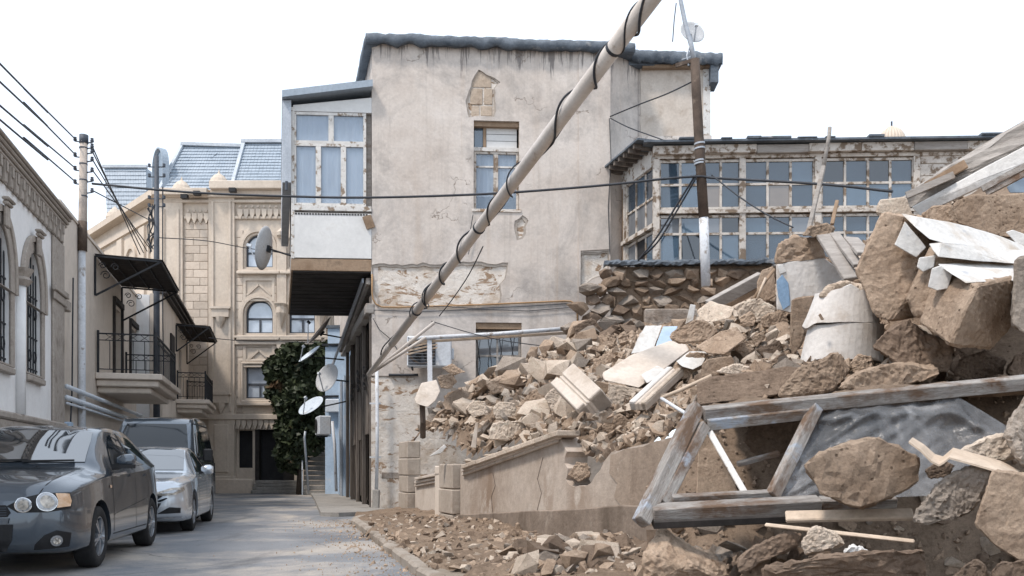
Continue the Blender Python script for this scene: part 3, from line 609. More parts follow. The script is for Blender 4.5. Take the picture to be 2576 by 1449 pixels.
# ---------------------------------------------------------------- rubble-stone wall below the gallery
T = Fr('rubble_stone_wall', (3.2, 20.95, 0), -1.5, 'broken rubble-stone wall under the glazed gallery', 'stone wall')
box('mortar', G['soil'], T.root, T.X(1552), T.X(2250), .09, .9, 2.5, zsill - .12)
rnd = random.Random(11); z = 3.2
while z < zsill - .3:
    h = rnd.uniform(.17, .30); x = T.X(1500) + rnd.uniform(-.2, .5) + (5.9 - z) * -.45
    while x < T.X(1990):
        wd = rnd.uniform(.22, .62); me = rnd.choice(WM[rnd.choice(('limedark', 'limestone', 'limegrey', 'limestone', 'limedark', 'soil', 'soil', 'limegrey'))])
        o = link('stone', me, T.root); o.location = (x + wd / 2, .13 - max(0, .5 - (x - T.X(1500))) * .25 + rnd.uniform(-.06, .05), z + h / 2)
        o.scale = (wd * 1.22, .45, h * 1.75); o.rotation_euler = (rnd.uniform(-.3, .3), rnd.uniform(-.3, .3), rnd.uniform(-.4, .4))
        x += wd * rnd.uniform(.85, 1.25)
    z += h
ragged(T.X(1520), zsill - .03, T.X(1948), zsill - .02, .09, -.16, .3, 60, .05, 21).build('tar_sheet', G['tar'], T.root)
box('stone_lintel', G['rough_base'], T.root, T.X(1620), T.X(1960), -.12, .15, T.Z(1700, 822), T.Z(1700, 778), .03)
# ---------------------------------------------------------------- left row of houses
G['panef'] = glass_pane('glass with painted sky reflection', (.50, .57, .66), .3, 1.0)  # pale blue base colour paints the reflected sky into the panes
def arch_poly(x0, x1, z0, zs, zt, n=10, p=1.0):
    """door or window outline with a (slightly pointed) arch"""
    c = (x0 + x1) / 2; hw = (x1 - x0) / 2; pts = [(x0, z0), (x1, z0), (x1, zs)]
    for i in range(1, n): a = math.pi / 2 * i / n; pts.append((c + hw * math.cos(a) ** p, zs + (zt - zs) * math.sin(a)))
    pts.append((c, zt))
    for i in range(n - 1, 0, -1): a = math.pi / 2 * i / n; pts.append((c - hw * math.cos(a) ** p, zs + (zt - zs) * math.sin(a)))
    pts.append((x0, zs)); return pts
def offs(x0, x1, z0, zs, zt, g, gb=0): return (x0 - g, x1 + g, z0 - gb, zs, zt + g)
DL = 105.1
A = Fr('white_house', (-7.3, 10, 0), DL, 'white house with arched barred windows and ribbed grey cornice at far left', 'house')
ar = A.root; xA = A.X(156)
w2 = (A.X(61), A.X(100), 2.82, 4.35, 5.15); dx = w2[1] - w2[0]; pitch = 2.05
wins = [(w2[0] - pitch * k, w2[1] - pitch * k) + w2[2:] for k in range(4)]
MB().sheet([(-6, -.1), (xA, -.1), (xA, 5.9), (-6, 5.9)], [arch_poly(*w) for w in wins], 0, .45).build('wall', G['whitewall'], ar)
for w in wins:
    MB().sheet(arch_poly(*offs(*w, .2, -.02)), [arch_poly(*offs(*w, .002, -.05))], -.05, -.002).build('archivolt', G['greystone'], ar, bevel=.02)
    MB().sheet(arch_poly(*offs(*w, .32, -1.3)), [arch_poly(*offs(*w, .205, -1.31))], -.08, -.003).build('hood_moulding', G['greystone'], ar, bevel=.02)
    c = (w[0] + w[1]) / 2
    MB().box(c - .1, c + .1, -.15, -.085, w[4] - .05, w[4] + .3).box(c - .15, c + .15, -.18, -.087, w[4] + .304, w[4] + .37).box(c - .19, c + .19, -.21, -.084, w[4] + .374, w[4] + .43).build('keystone', G['greystone'], ar, bevel=.02)
    box('sill', G['greystone'], ar, w[0] - .06, w[1] + .06, -.1, .2, w[2] - .12, w[2] - .003, .02)
    gr = MB()
    for i in range(6):
        x = w[0] + dx * (i + .5) / 6; gr.tube([(x, .05, w[2]), (x, .05, w[4] - .35 * abs(i - 2.5) / 2.5 * .8)], .014, 5)
    for z in (w[2] + .15, w[2] + .75, w[3]): gr.bar((w[0], .05, z), (w[1], .05, z), .02, .03)
    for z in (w[2] + .4, w[3] - .3):
        for i in range(3): gr.tube([(w[0] + dx * (i + .5) / 3 + .09 * math.cos(t), .04, z + .12 * math.sin(t)) for t in [k * .7 for k in range(10)]], .012, 4)
    gr.build('window_grille', G['iron'], ar)
    MB().sheet(arch_poly(*w), [], .2, .22).build('pane', G['paneb'], ar)
    MB().box(c - .035, c + .035, .14, .198, w[2], w[4] - .1).box(w[0], w[1], .15, .199, w[3] - .05, w[3] + .03).build('window_frame', G['wood_dark'], ar)
for k in range(4):
    x = wins[k][1] + (pitch - dx) / 2
    if k: MB().tube([(x, -.06, 2.05), (x, -.06, 4.35)], .09, 10).build('column', G['whitewall'], ar, smooth=True); MB().lathe([(.12, 0), (.2, .1), (.14, .16), (.22, .3)], 10, Matrix.Translation((x, -.06, 4.33))).build('capital', G['greystone'], ar)
MB().box(A.X(128), xA - .02, -.06, -.003, -.1, 5.88).build('pilaster', G['greystone'], ar, bevel=.03)
MB().box(A.X(125), xA + .0, -.1, -.062, 4.55, 4.72).box(A.X(123), xA + .02, -.14, -.061, 4.725, 4.85).build('pilaster_capital', G['greystone'], ar, bevel=.015)
box('sill_band', G['greystone'], ar, -6, xA + .0, -.12, -.003, 1.92, 2.05, .03)
box('sill_band_lower', G['greystone'], ar, -6, xA - .01, -.08, -.003, 1.72, 1.915, .02)
box('frieze', G['greystone'], ar, -6, xA, -.03, .3, 5.904, 6.25)
x = -3
while x < xA - .1:
    MB().box(x, x + .15, -.09, -.032, 5.88, 6.248).box(x + .02, x + .13, -.115, -.092, 6.05, 6.24).build('cornice_bracket', G['greystone'], ar, bevel=.015); x += .335
for (y, z0, z1) in ((-.10, 6.254, 6.32), (-.14, 6.324, 6.39), (-.18, 6.394, 6.45), (-.22, 6.454, 6.52)): box('cornice', G['greystone'], ar, -6, xA - y * .25, y, .5, z0, z1, .02)
box('roof', G['tar'], ar, -6, xA, -.1, 8, 6.525, 6.62)
box('end_wall', G['cream'], ar, xA - .4, xA - .003, .46, 8, 0, 6.5)

K = Fr('cream_house', tuple(A.O + A.M @ Vector((xA + .02, .06, 0))), DL, 'plain cream house carrying the larger black iron balcony', 'house')
kr_ = K.root; kx = lambda Y: (Y - K.O.y) / .9654
doors = [(K.X(285), K.X(304), 3.6, 5.75), (K.X(326), K.X(348), 3.6, 5.6), (kx(31.6), kx(32.6), 3.6, 5.6)]
MB().sheet([(0, -.1), (kx(36), -.1), (kx(36), 6.8), (0, 6.8)], [[(a, z0), (b, z0), (b, z1), (a, z1)] for a, b, z0, z1 in doors], 0, .4).build('wall', G['cream'], kr_)
for a, b, z0, z1 in doors:
    MB().box(a, b, .22, .26, z0, z1).build('door', G['wood_dark'], kr_)
    MB().box(a - .1, a - .003, -.07, .2, z0, z1 + .1).box(b + .003, b + .1, -.07, .2, z0, z1 + .1).box(a - .1, b + .1, -.09, .2, z1 + .104, z1 + .26).build('door_surround', G['wood_dark'], kr_)
box('roof', G['cream'], kr_, 0, kx(36), -.03, 7, 6.804, 6.88)
box('hood_moulding', G['greystone'], kr_, .0, .3, -.18, -.003, 4.5, 4.72, .02)
for z, r in ((2.86, .055), (2.62, .06), (2.5, .03)): MB().tube([(.05, -.14, z), (kx(35), -.14, z - .02)], r, 8).build('wall_pipe', G['acwhite'], kr_, smooth=True)
MB().box(.1, .4, -.2, -.01, 1.3, 2.1).build('meter_box', G['bluepaint'], kr_, bevel=.02)
MB().box(.9, 1.25, -.16, -.01, 1.2, 1.9).build('meter_box', G['acwhite'], kr_, bevel=.02)
MB().tube([(1.0, -.07, 5.4), (.8, -.1, 4.4), (.65, -.12, 2.9), (.5, -.12, 2.1)], .018, 5).build('cable', G['cable'], kr_)

def balcony(fr, x0, x1, zt, dep, label, asrc, group='iron balconies on the left'):
    e = empty('balcony', fr.O + fr.M @ Vector((x0, 0, zt)), math.atan2(fr.M[1][0], fr.M[0][0]), label, 'balcony', group)
    L = x1 - x0
    MB().box(-.05, L + .05, -dep, -.004, -.16, 0).build('slab', G['cream'], e, bevel=.02)
    MB().box(.06, L - .06, -dep + .1, -.006, -.34, -.164).build('slab_moulding', G['cream'], e, bevel=.03)
    MB().box(.22, L - .22, -dep + .3, -.008, -.5, -.344).build('slab_base', G['cream'], e, bevel=.03)
    d = dep - .16; h = 1.02
    for (x, y) in ((.05, -.06), (.05, -d), (L - .05, -d), (L - .05, -.06)):
        MB().bar((x, y, .0), (x, y, h + .08), .055).build('post', G['iron'], e)
    for a, b in (((.05, -.06), (.05, -d)), ((.05, -d), (L - .05, -d)), ((L - .05, -d), (L - .05, -.06))):
        for z in (h, h - .17, .1): MB().bar((a[0], a[1], z), (b[0], b[1], z), .035 if z > 1 else .022).build('rail', G['iron'], e)
        n = max(5, int(math.hypot(b[0] - a[0], b[1] - a[1]) / .24))
        for i in range(1, n):
            t = i / n; x = a[0] + (b[0] - a[0]) * t; y = a[1] + (b[1] - a[1]) * t; MB().bar((x, y, .1), (x, y, h - .17), .018).build('baluster', G['iron'], e)
            s = MB(); ax = Vector((b[0] - a[0], b[1] - a[1], 0)).normalized() * .1
            s.bar(Vector((x, y, h - .16)) - ax, Vector((x, y, h - .01)) + ax, .012); s.bar(Vector((x, y, h - .16)) + ax, Vector((x, y, h - .01)) - ax, .012); s.build('lattice', G['iron'], e)
    return e
def awning(fr, x0, x1, z, dep, label):
    e = empty('awning', fr.O + fr.M @ Vector((x0, 0, z)), math.atan2(fr.M[1][0], fr.M[0][0]), label, 'awning', 'black awnings on the left')
    L = x1 - x0; n = int(L / .04); vs = []
    for i in range(n + 1):
        x = -.03 + (L + .06) * i / n; zz = .05 + .018 * math.sin(i * .04 * 2 * math.pi / .19); vs += [(x, -.01, zz + .06), (x, -dep - .06, zz)]
    MB().add(vs, [(2 * i, 2 * i + 2, 2 * i + 3, 2 * i + 1) for i in range(n)]).build('sheet', G['ironrust'], e)
    for x in (0, L):
        lg = .95
        MB().bar((x, -.03, .06), (x, -.03, -lg), .045).build('wall_bar', G['iron'], e)
        MB().bar((x, -.03, -lg), (x, -dep, 0), .045).build('strut', G['iron'], e)
        MB().bar((x, -.03, .06), (x, -dep, .01), .045).build('arm', G['iron'], e)
        for (cy, cz, r) in ((-.28, -.42, .12), (-.2, -.18, .09), (-.5, -.2, .1)): MB().tube([(x, cy + r * math.cos(t) * (1 - t / 12), cz + r * math.sin(t) * (1 - t / 12)) for t in [k * .5 for k in range(18)]], .012, 5).build('scroll', G['iron'], e)
    MB().bar((0, -dep, .0), (L, -dep, 0), .05).build('front_bar', G['iron'], e)
    for k in (1, 2, 3): MB().bar((0, -dep * k / 4, .025), (L, -dep * k / 4, .025), .03).build('purlin', G['iron'], e)
    return e
balcony(K, kx(22.55), kx(26.9), 3.56, 1.62, 'larger black railed balcony with cream slab, nearest on the left', 0)
awning(K, kx(22.4), kx(26.3), 6.47, 1.6, 'larger black corrugated awning above the nearer balcony')
N = Fr('far_cream_house', (-11.75, 29.4, 0), DL, 'cream house with the smaller balcony at the far end of the left row', 'house')
MB().sheet([(0, -.1), (10, -.1), (10, 6.95), (0, 6.95)], [[(5.1, 3.75), (6.1, 3.75), (6.1, 5.8), (5.1, 5.8)], [(2.2, 3.75), (3.1, 3.75), (3.1, 5.8), (2.2, 5.8)]], 0, .4).build('wall', G['cream'], N.root)
for a, b in ((5.1, 6.1), (2.2, 3.1)): MB().box(a, b, .2, .24, 3.75, 5.8).build('door', G['wood_dark'], N.root)
MB().box(2.1, 3.2, -.06, -.003, 3.6, 5.95).build('shutter', G['wood_dark'], N.root)
box('end_wall', G['whitewall'], N.root, .003, .4, .41, 1.2, 0, 6.9)
for k in range(3): box('eave', G['ironrust'], N.root, -.1, 10, -.14 - .1 * k, .3, 6.96 + .1 * k, 7.05 + .1 * k)
nx = lambda Y: (Y - N.O.y) / .9654
balcony(N, nx(33.3), nx(37.0), 3.72, 1.22, 'smaller dark railed balcony farther down the left row', 1)
awning(N, nx(33.2), nx(37.2), 6.47, 1.2, 'smaller dark awning above the farther balcony')

# ---------------------------------------------------------------- stone mansion closing the lane
F = Fr('stone_mansion', (-15.41, 38.4, 0), 0, 'ornate cream stone mansion with blue-grey mansard roof at the end of the lane', 'mansion')
fr_ = F.root; X = F.X; Z = lambda v: F.Z(600, v)
def win_from(u0, u1, v0, v1, arch): return (X(u0), X(u1), Z(v1), Z(v0) - (.62 if arch else .0), Z(v0), arch)
FW = [win_from(618, 686, 590, 672, 1), win_from(618, 686, 756, 838, 1), win_from(618, 686, 922, 1002, 0), win_from(727, 792, 590, 672, 1), win_from(727, 792, 756, 838, 1), win_from(727, 792, 922, 1002, 0), win_from(838, 900, 756, 838, 1)]
def wp(w, g=0): return arch_poly(w[0] - g, w[1] + g, w[2] - g, w[3], w[4] + g, 8, .85) if w[5] else [(w[0] - g, w[2] - g), (w[1] + g, w[2] - g), (w[1] + g, w[4] + g), (w[0] - g, w[4] + g)]
door = (X(592), X(740), 0.55, Z(1080)); xr = X(960)
MB().sheet([(0, -.1), (xr, -.1), (xr, 13.2), (0, 13.2)], [wp(w) for w in FW] + [[(door[0], door[2]), (door[1], door[2]), (door[1], door[3]), (door[0], door[3])]], 0, .5).build('wall', G['stone_far'], fr_)
for w in FW:
    zm = w[2] + (w[4] - w[2]) * .45; c = (w[0] + w[1]) / 2
    f = MB().sheet(wp(w), [wp(w, -.06)], .14, .2).box(w[0], w[1], .15, .198, zm - .04, zm + .04).box(c - .04, c + .04, .152, .196, w[2], zm).build('window', G['poledark'], fr_)
    MB().sheet(wp(w), [], .2, .21).build('pane', G['panef'], f)
    MB().sheet(wp(w, .32), [wp(w, .2)], -.05, -.003).build('window_surround', G['stone_far'], fr_, bevel=.02)
    MB().sheet(wp(w, .19), [wp(w, .1)], -.1, -.004).build('window_moulding', G['stone_far'], fr_, bevel=.02)
    box('sill', G['stone_far'], fr_, w[0] - .35, w[1] + .35, -.22, -.005, w[2] - .34, w[2] - .2, .03)
    for (z0, z1) in ((w[2] - 1.5, w[2] - .5),):
        if w[5]: MB().sheet([(w[0] - .1, z0), (w[1] + .1, z0), (w[1] + .1, z1), (w[0] - .1, z1)], [[(w[0] + .02, z0 + .1), (w[1] - .02, z0 + .1), (w[1] - .02, z1 - .1), (w[0] + .02, z1 - .1)]], -.06, -.003).build('panel_moulding', G['stone_far'], fr_); MB().bar((w[0] + .05, -.03, z0 + .25), (c, -.03, z1 - .25), .05, .08).bar((c, -.03, z1 - .25), (w[1] - .05, -.03, z0 + .25), .05, .08).build('chevron', G['stone_far'], fr_)
# pilasters with panels, capitals and drops
for (u0, u1, v0) in ((527, 592, 480), (404, 462, 500), (698, 722, 600), (796, 822, 600)):
    x0, x1 = X(u0), X(u1); wd = x1 - x0
    MB().box(x0, x1, -.14, -.003, -.05 if wd > .8 else 3.7, Z(v0)).build('pilaster', G['stone_far'], fr_)
    if wd > .8:
        MB().box(x0 + .14, x0 + .24, -.2, -.142, 3.6, Z(v0) - .5).box(x1 - .24, x1 - .14, -.2, -.142, 3.6, Z(v0) - .5).build('pilaster_rib', G['stone_far'], fr_)
        for v in (800, 1015): MB().box(x0 + .2, x1 - .2, -.32, -.21, Z(v), Z(v) + .35).box(x0 + .12, x1 - .12, -.38, -.205, Z(v) + .354, Z(v) + .45).lathe([(0, -.5), (.16, -.2), (.22, 0)], 8, Matrix.Translation(((x0 + x1) / 2, -.25, Z(v)))).build('capital', G['stone_far'], fr_)
        MB().box(x0 + .25, x1 - .25, -.2, -.142, .9, 3.0).build('pilaster_panel', G['stone_far'], fr_, bevel=.05)
        MB().box(x0 - .06, x1 + .06, -.22, -.143, -.05, .75).build('pilaster_foot', G['stone_far'], fr_, bevel=.03)
    else:
        MB().lathe([(0, -.7), (.16, -.2), (.24, 0), (.2, .3), (.3, .4)], 8, Matrix.Translation(((x0 + x1) / 2, -.2, Z(790)))).build('capital', G['stone_far'], fr_)
        MB().lathe([(.0, 0), (.2, .15), (.22, .3), (0, .5)], 8, Matrix.Translation(((x0 + x1) / 2, -.2, Z(605)))).build('capital', G['stone_far'], fr_)
# coursed blocks
for (u0, u1, v0, v1) in ((464, 525, 556, 1040), (594, 613, 580, 1040), (690, 697, 680, 1040)):
    z = Z(v1) + .02; i = 0; x0, x1 = X(u0) + .012, X(u1) - .012
    while z < Z(v0) - .3:
        cuts = [x0, x0 + (x1 - x0) * (.38 if i % 2 else .66), x1] if x1 - x0 > .7 else [x0, x1]
        for a, b in zip(cuts, cuts[1:]): MB().box(a, b - .014, -.035 - random.uniform(0, .008), -.002, z, z + .33).build('stone_block', G['stone_blk'], fr_, bevel=.012)
        z += .35; i += 1
for (v0, v1, d, u0) in ((1056, 1042, .22, 404), (868, 858, .14, 592), (852, 846, .22, 592), (552, 545, .1, 464), (512, 505, .16, 404), (500, 494, .28, 404)): box('string_course', G['stone_far'], fr_, X(u0), xr, -d - .002, -.006, Z(v0), Z(v1), .02)
# scalloped friezes
for (u0, u1, v, st) in ((470, 520, 556, 15), (600, 735, 545, 15), (540, 740, 1072, 14)):
    u = u0
    while u < u1:
        a, b = X(u), X(u + st * .86); c = (a + b) / 2; z = Z(v); MB().sheet([(a, z + .3), (a, z + .1), (c, z - .16), (b, z + .1), (b, z + .3)], [], -.15, -.008).tube([(c, -.12, z + .36), (c, -.12, z + .46)], .05, 6).build('frieze_scallop', G['stone_far'], fr_); u += st
box('cornice', G['stone_far'], fr_, -.2, X(530), -.5, .5, 12.95, 13.25, .03)
box('cornice_upper', G['stone_far'], fr_, X(536), xr, -.55, .5, 13.2, 13.55, .03)
box('parapet', G['stone_far'], fr_, X(540), xr, -.3, .5, 12.96, 13.196)
for (u, v) in ((455, 478), (549, 462)):
    MB().lathe([(.38, 0), (.40, .08), (.36, .22), (.24, .38), (.06, .5), (.03, .6), (0, .7)], 14, Matrix.Translation((X(u), .1, 13.25 if u < 500 else 13.55))).build('finial', G['stone_far'], fr_)
for u, v in ((478, 508), (509, 500), (597, 492)): MB().box(X(u) - .14, X(u) + .14, -.75, -.51, Z(v) - .05, Z(v) + .12).build('floodlight', G['blackpl'], fr_)
# entrance recess, steps, side window
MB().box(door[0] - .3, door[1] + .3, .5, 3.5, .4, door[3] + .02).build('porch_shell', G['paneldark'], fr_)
MB().box(X(640), X(650), .1, .4, .55, door[3]).build('door_jamb', G['wood_dark'], fr_)
MB().sheet([(door[0], .55), (X(638), .55), (X(638), door[3]), (door[0], door[3])], [[(door[0] + .1, 1.1), (X(632), 1.1), (X(632), 2.75), (door[0] + .1, 2.75)]], .2, .3).build('porch_panel', G['stone_far'], fr_)
box('plinth', G['stone_blk'], fr_, X(545), X(640), -.3, -.15, -.05, .62, .03)
for i in range(4): MB().box(X(646), X(772), -.9 + i * .22, .4, .0 + i * .14, .14 + i * .14 - .004).build('step', G['concrete'], fr_, bevel=.015)
# mansard roof as rows of tiles
def tiles(p00, p10, p01, p11, rows, cols, seed=0, th=.03):
    rnd = random.Random(seed); mb = MB(); p00, p10, p01, p11 = map(Vector, (p00, p10, p01, p11)); nrm = (p10 - p00).cross(p01 - p00).normalized()
    if nrm.y > 0: nrm = -nrm
    at = lambda s, t: p00.lerp(p10, s).lerp(p01.lerp(p11, s), t)
    for r in range(rows):
        for c in range(cols):
            s0, s1 = c / cols, (c + .95) / cols; t0, t1 = r / rows, (r + 1.12) / rows; j = rnd.uniform(0, .012)
            a, b, d, e = at(s0, t0) + nrm * (th + j), at(s1, t0) + nrm * (th + j), at(s1, min(1, t1)), at(s0, min(1, t1))
            mb.add([a, b, d, e, a - nrm * (th + j), b - nrm * (th + j)], [(0, 1, 2, 3), (0, 4, 5, 1)])
    return mb
zc, zr = 13.3, 16.0
def mans(x0, x1, x2, x3, y0, y1, z0, z1, rows, cols, sd, nm='roof_tiles'):
    MB().add([(x0, y0, z0), (x1, y0, z0), (x3, y1, z1), (x2, y1, z1), (x0, y0 + 5, z0), (x1, y0 + 5, z0), (x3, y1 + 4, z1), (x2, y1 + 4, z1)], [(0, 1, 2, 3), (3, 2, 6, 7), (0, 3, 7, 4), (1, 5, 6, 2)]).build('roof_slope', G['rooftile'], fr_)
    o = tiles((x0, y0 - .01, z0), (x1, y0 - .01, z0), (x2, y1 - .01, z1), (x3, y1 - .01, z1), rows, cols, sd).build(nm, G['rooftile'], fr_); o['kind'] = 'stuff'
y1 = 2.2
xt = lambda u: F.px(u, 365, -y1)[0]
mans(X(395), X(600), xt(462), xt(618), .3, y1, zc, F.Z(500, 367, -y1), 15, 26, 1)
MB().bar((xt(458), y1 - .05, F.Z(500, 367, -y1) + .05), (xt(616), y1 - .05, F.Z(500, 372, -y1) + .05), .3, .14).build('roof_trim', G['rooftrim'], fr_)
mans(X(585), X(960), xt(622), xt(960), .1, y1 - .3, zc + .2, F.Z(650, 360, -y1 + .3), 15, 40, 2)
MB().bar((xt(614), y1 - .35, F.Z(650, 360, -y1 + .3) + .05), (xt(960), y1 - .35, F.Z(650, 360, -y1 + .3) + .05), .3, .14).build('roof_trim', G['rooftrim'], fr_)
MB().bar((X(583), 0.0, zc + .2), (xt(620), y1 - .4, F.Z(650, 360, -y1 + .3)), .14, .1).build('hip_ridge', G['rooftrim'], fr_)
MB().bar((X(393), .2, zc), (xt(460), y1 - .1, F.Z(500, 367, -y1)), .14, .1).build('hip_ridge', G['rooftrim'], fr_)
yb = 5.6; xb = lambda u: F.px(u, 500, -yb)[0]
mans(xb(272), xb(372), F.px(263, 420, -yb - 1.2)[0], F.px(368, 420, -yb - 1.2)[0], yb, yb + 1.2, 12.9, F.Z(300, 422, -yb - 1.2), 16, 16, 9)
MB().bar((F.px(260, 420, -yb - 1.2)[0], yb + 1.15, F.Z(300, 420, -yb - 1.2)), (F.px(371, 420, -yb - 1.2)[0], yb + 1.15, F.Z(300, 420, -yb - 1.2)), .2, .14).build('roof_trim', G['rooftrim'], fr_)
# angled wing on the left
Q = Fr(None, (-21.9, 45.6, 0), -47.95); LQ = math.hypot(6.49, 7.2)
qo = lambda mb, nm, m, **k: into(mb, Q, F).build(nm, m, fr_, **k)
qo(MB().sheet([(-3, -.1), (LQ, -.1), (LQ, 12.95), (-3, 12.95)], [], 0, .4), 'wing_wall', G['stone_far'])
qo(MB().box(-3.3, LQ + .1, -.45, .4, 12.954, 13.25), 'wing_cornice', G['stone_far']); qo(MB().box(-3, LQ, -.12, -.003, 12.2, 12.5), 'wing_string', G['stone_far'])
for x in (1.2, 4.2, 7.2): qo(MB().box(x, x + .7, -.12, -.003, 0, 12.1), 'wing_pilaster', G['stone_far']); qo(MB().sheet(arch_poly(x + 1.0, x + 2.5, 9.6, 10.9, 11.6, 8), [arch_poly(x + 1.2, x + 2.3, 9.8, 10.9, 11.4, 8)], -.1, -.003), 'wing_arch', G['stone_far'])
qo(MB().sheet(arch_poly(8.0, 9.3, 13.3, 14.6, 15.5, 8), [arch_poly(8.06, 9.24, 13.34, 14.6, 15.44, 8)], .2, .5), 'dormer', G['rooftile']); qo(MB().sheet(arch_poly(8.15, 9.15, 13.4, 14.6, 15.35, 8), [], .3, .32), 'dormer_pane', G['panee'])
qo(MB().add([(7.8, .5, 13.25), (9.6, .5, 13.25), (9.6, 2.6, 15.6), (7.8, 2.6, 15.6)], [(0, 1, 2, 3)]), 'wing_roof', G['rooftile'])
qo(MB().lathe([(.42, 0), (.46, .15), (.4, .4), (.25, .65), (.05, .85), (0, 1.1)], 14, Matrix.Translation((-2.3, .1, 13.25))), 'finial', G['stone_far'])
qo(MB().lathe([(.4, 0), (.43, .1), (.36, .3), (.2, .5), (0, .7)], 14, Matrix.Translation((3.6, .0, 13.25))), 'finial', G['stone_far'])

# ---------------------------------------------------------------- far end of the lane: stair, blue house, tree
Bl = Fr('blue_lean_to', tuple(P(846, 1240, 34.0).to_2d()) + (0,), -6, 'narrow pale blue rendered lean-to between the stair and the timber front', 'outbuilding')
b0, b1 = Bl.X(818), Bl.X(874)
MB().box(b0, b1, 0, 3.0, 0, Bl.Z(846, 872)).build('wall', G['bluepaint'], Bl.root)
MB().box(b0 + .12, b1, -.05, 3.05, Bl.Z(846, 870), Bl.Z(846, 826)).build('parapet', G['bluepaint'], Bl.root)
MB().box(b0 + .05, b1, -.12, 3.1, Bl.Z(846, 826), Bl.Z(846, 819)).build('roof_edge', G['tar'], Bl.root)
for v in (870, 1000): box('dark_band', G['iron'], Bl.root, b0 - .1, b1, -.1, .0, Bl.Z(846, v), Bl.Z(846, v) + .08)
MB().box(b0 + .1, b1 - .05, -.3, -.002, Bl.Z(846, 1038), Bl.Z(846, 1005)).build('vent_box', G['acwhite'], Bl.root, bevel=.03)
into(MB().box(-13.6, -9.1, -.02, .24, -.05, 4.4), S, Bl).build('lane_wall', G['bluepaint'], Bl.root)
into(MB().box(-10.7, -9.9, -.05, -.022, .3, 3.4), S, Bl).build('door_slit', G['paneldark'], Bl.root)
into(MB().box(-11.0, -10.75, -.09, -.022, .1, 3.7), S, Bl).build('door_jamb', G['bluepaint'], Bl.root); into(MB().box(-9.85, -9.6, -.09, -.022, .1, 3.7), S, Bl).build('door_jamb', G['bluepaint'], Bl.root)
into(MB().tube([(-9.3, -.1, 0), (-9.3, -.1, 4.2)], .05, 8), S, Bl).build('drainpipe', G['steel'], Bl.root)
st = empty('outdoor_stair', P(800, 1238, 35.6).to_2d().to_3d(), R(14), 'dark outdoor stair with handrails beside the leafy tree', 'stair')
for i in range(13): MB().box(-.55, .55, i * .24, i * .24 + .27, i * .2, i * .2 + .17).build('step', G['concrete'], st, bevel=.01)
MB().box(-1.4, .8, 3.2, 3.6, 0, 5.0).build('landing_wall', G['wood_dark'], st)
for x in (-.62, .62):
    MB().bar((x, -.1, 0), (x, .1, 1.0), .05).build('newel', G['steel'], st); MB().tube([(x, -.1, 1.0), (x, .3, 1.35), (x, 3.1, 3.6)], .03, 6).build('handrail', G['steel'], st)
    for i in range(0, 13, 3): MB().bar((x, i * .24 + .1, i * .2 + .1), (x, i * .24 + .1, i * .2 + 1.1), .025).build('rail_post', G['steel'], st)
o = tag(MB().tube([P(768, 1085, 34.5), P(766, 1100, 34.5), P(776, 1242, 34.5)], .045, 8).build('leaning_pipe', G['steel'], smooth=True), 'thin grey pipe leaning in front of the leafy tree', 'pipe')
o = tag(MB().tube([P(836, 1060, 32.5), P(842, 1120, 32.4), P(846, 1236, 32.2)], .055, 8).build('drain_pipe', G['polewhite'], smooth=True), 'bent white pipe standing against the pale blue wall', 'pipe')
def tree(name, base, cr, label):
    e = empty(name, base, 0, label, 'tree'); rnd = random.Random(5)
    tb = MB().tube([(0, 0, 0), (.05, .05, 1.4), (-.1, .1, 2.6), (-.25, 0, 3.6)], [.13, .11, .09, .05], 8)
    for a in ((-.7, -.1, 4.3), (.5, .2, 4.5), (-.2, -.3, 4.9), (.9, 0, 3.6)): tb.tube([(-.05, .08, 2.2), (a[0] * .5, a[1] * .5, 3.2), a], [.06, .045, .02], 6)
    tb.build('trunk', G['bark'], e, smooth=True)
    lf = MB()
    for (cx, cy, cz, rx, rz, n) in cr:
        for _ in range(n):
            d = Vector((rnd.gauss(0, 1), rnd.gauss(0, 1), rnd.gauss(0, 1))).normalized() * rnd.uniform(.35, 1.0) ** .6
            k = 1 + .25 * mnoise.noise((d.x * 2 + cx, d.z * 2, cz)); c = Vector((cx + d.x * rx * k, cy + d.y * rx * .8 * k, cz + d.z * rz * k)); s = rnd.uniform(.05, .19)
            M = Euler((rnd.uniform(0, 6), rnd.uniform(0, 6), rnd.uniform(0, 6))).to_matrix(); lf.add([c + M @ Vector(p) * s for p in ((-.5, 0, -.9), (.5, .1, -.5), (.6, 0, .4), (0, .15, 1), (-.6, 0, .3))], [(0, 1, 2, 3, 4)])
    lf.build('crown', G['leaf'], e); return e
tb_ = P(752, 1238, 36.0); tb_.z = 0
kz = lambda v: P(0, v, 36)[2]; kx_ = lambda u: P(u, 0, 36)[0] - tb_.x
tree('leafy_tree', tb_, [(kx_(735), 0, kz(930), .8, .95, 1500), (kx_(765), .1, kz(900), .85, .6, 1100), (kx_(725), -.1, kz(1010), .65, .9, 1200), (kx_(770), 0, kz(1000), .95, 1.0, 1700), (kx_(790), .2, kz(930), .7, .8, 900), (kx_(740), 0, kz(1090), .8, .8, 1200), (kx_(790), .3, kz(1080), .7, 1.0, 900), (kx_(695), 0, kz(930), .55, .6, 620), (kx_(700), 0, kz(985), .5, .6, 500), (kx_(812), .4, kz(890), .6, .6, 560), (kx_(745), 0, kz(890), .8, .45, 700), (kx_(730), .1, kz(1150), .7, .7, 700)], 'dark leafy tree climbing in front of the stone mansion')

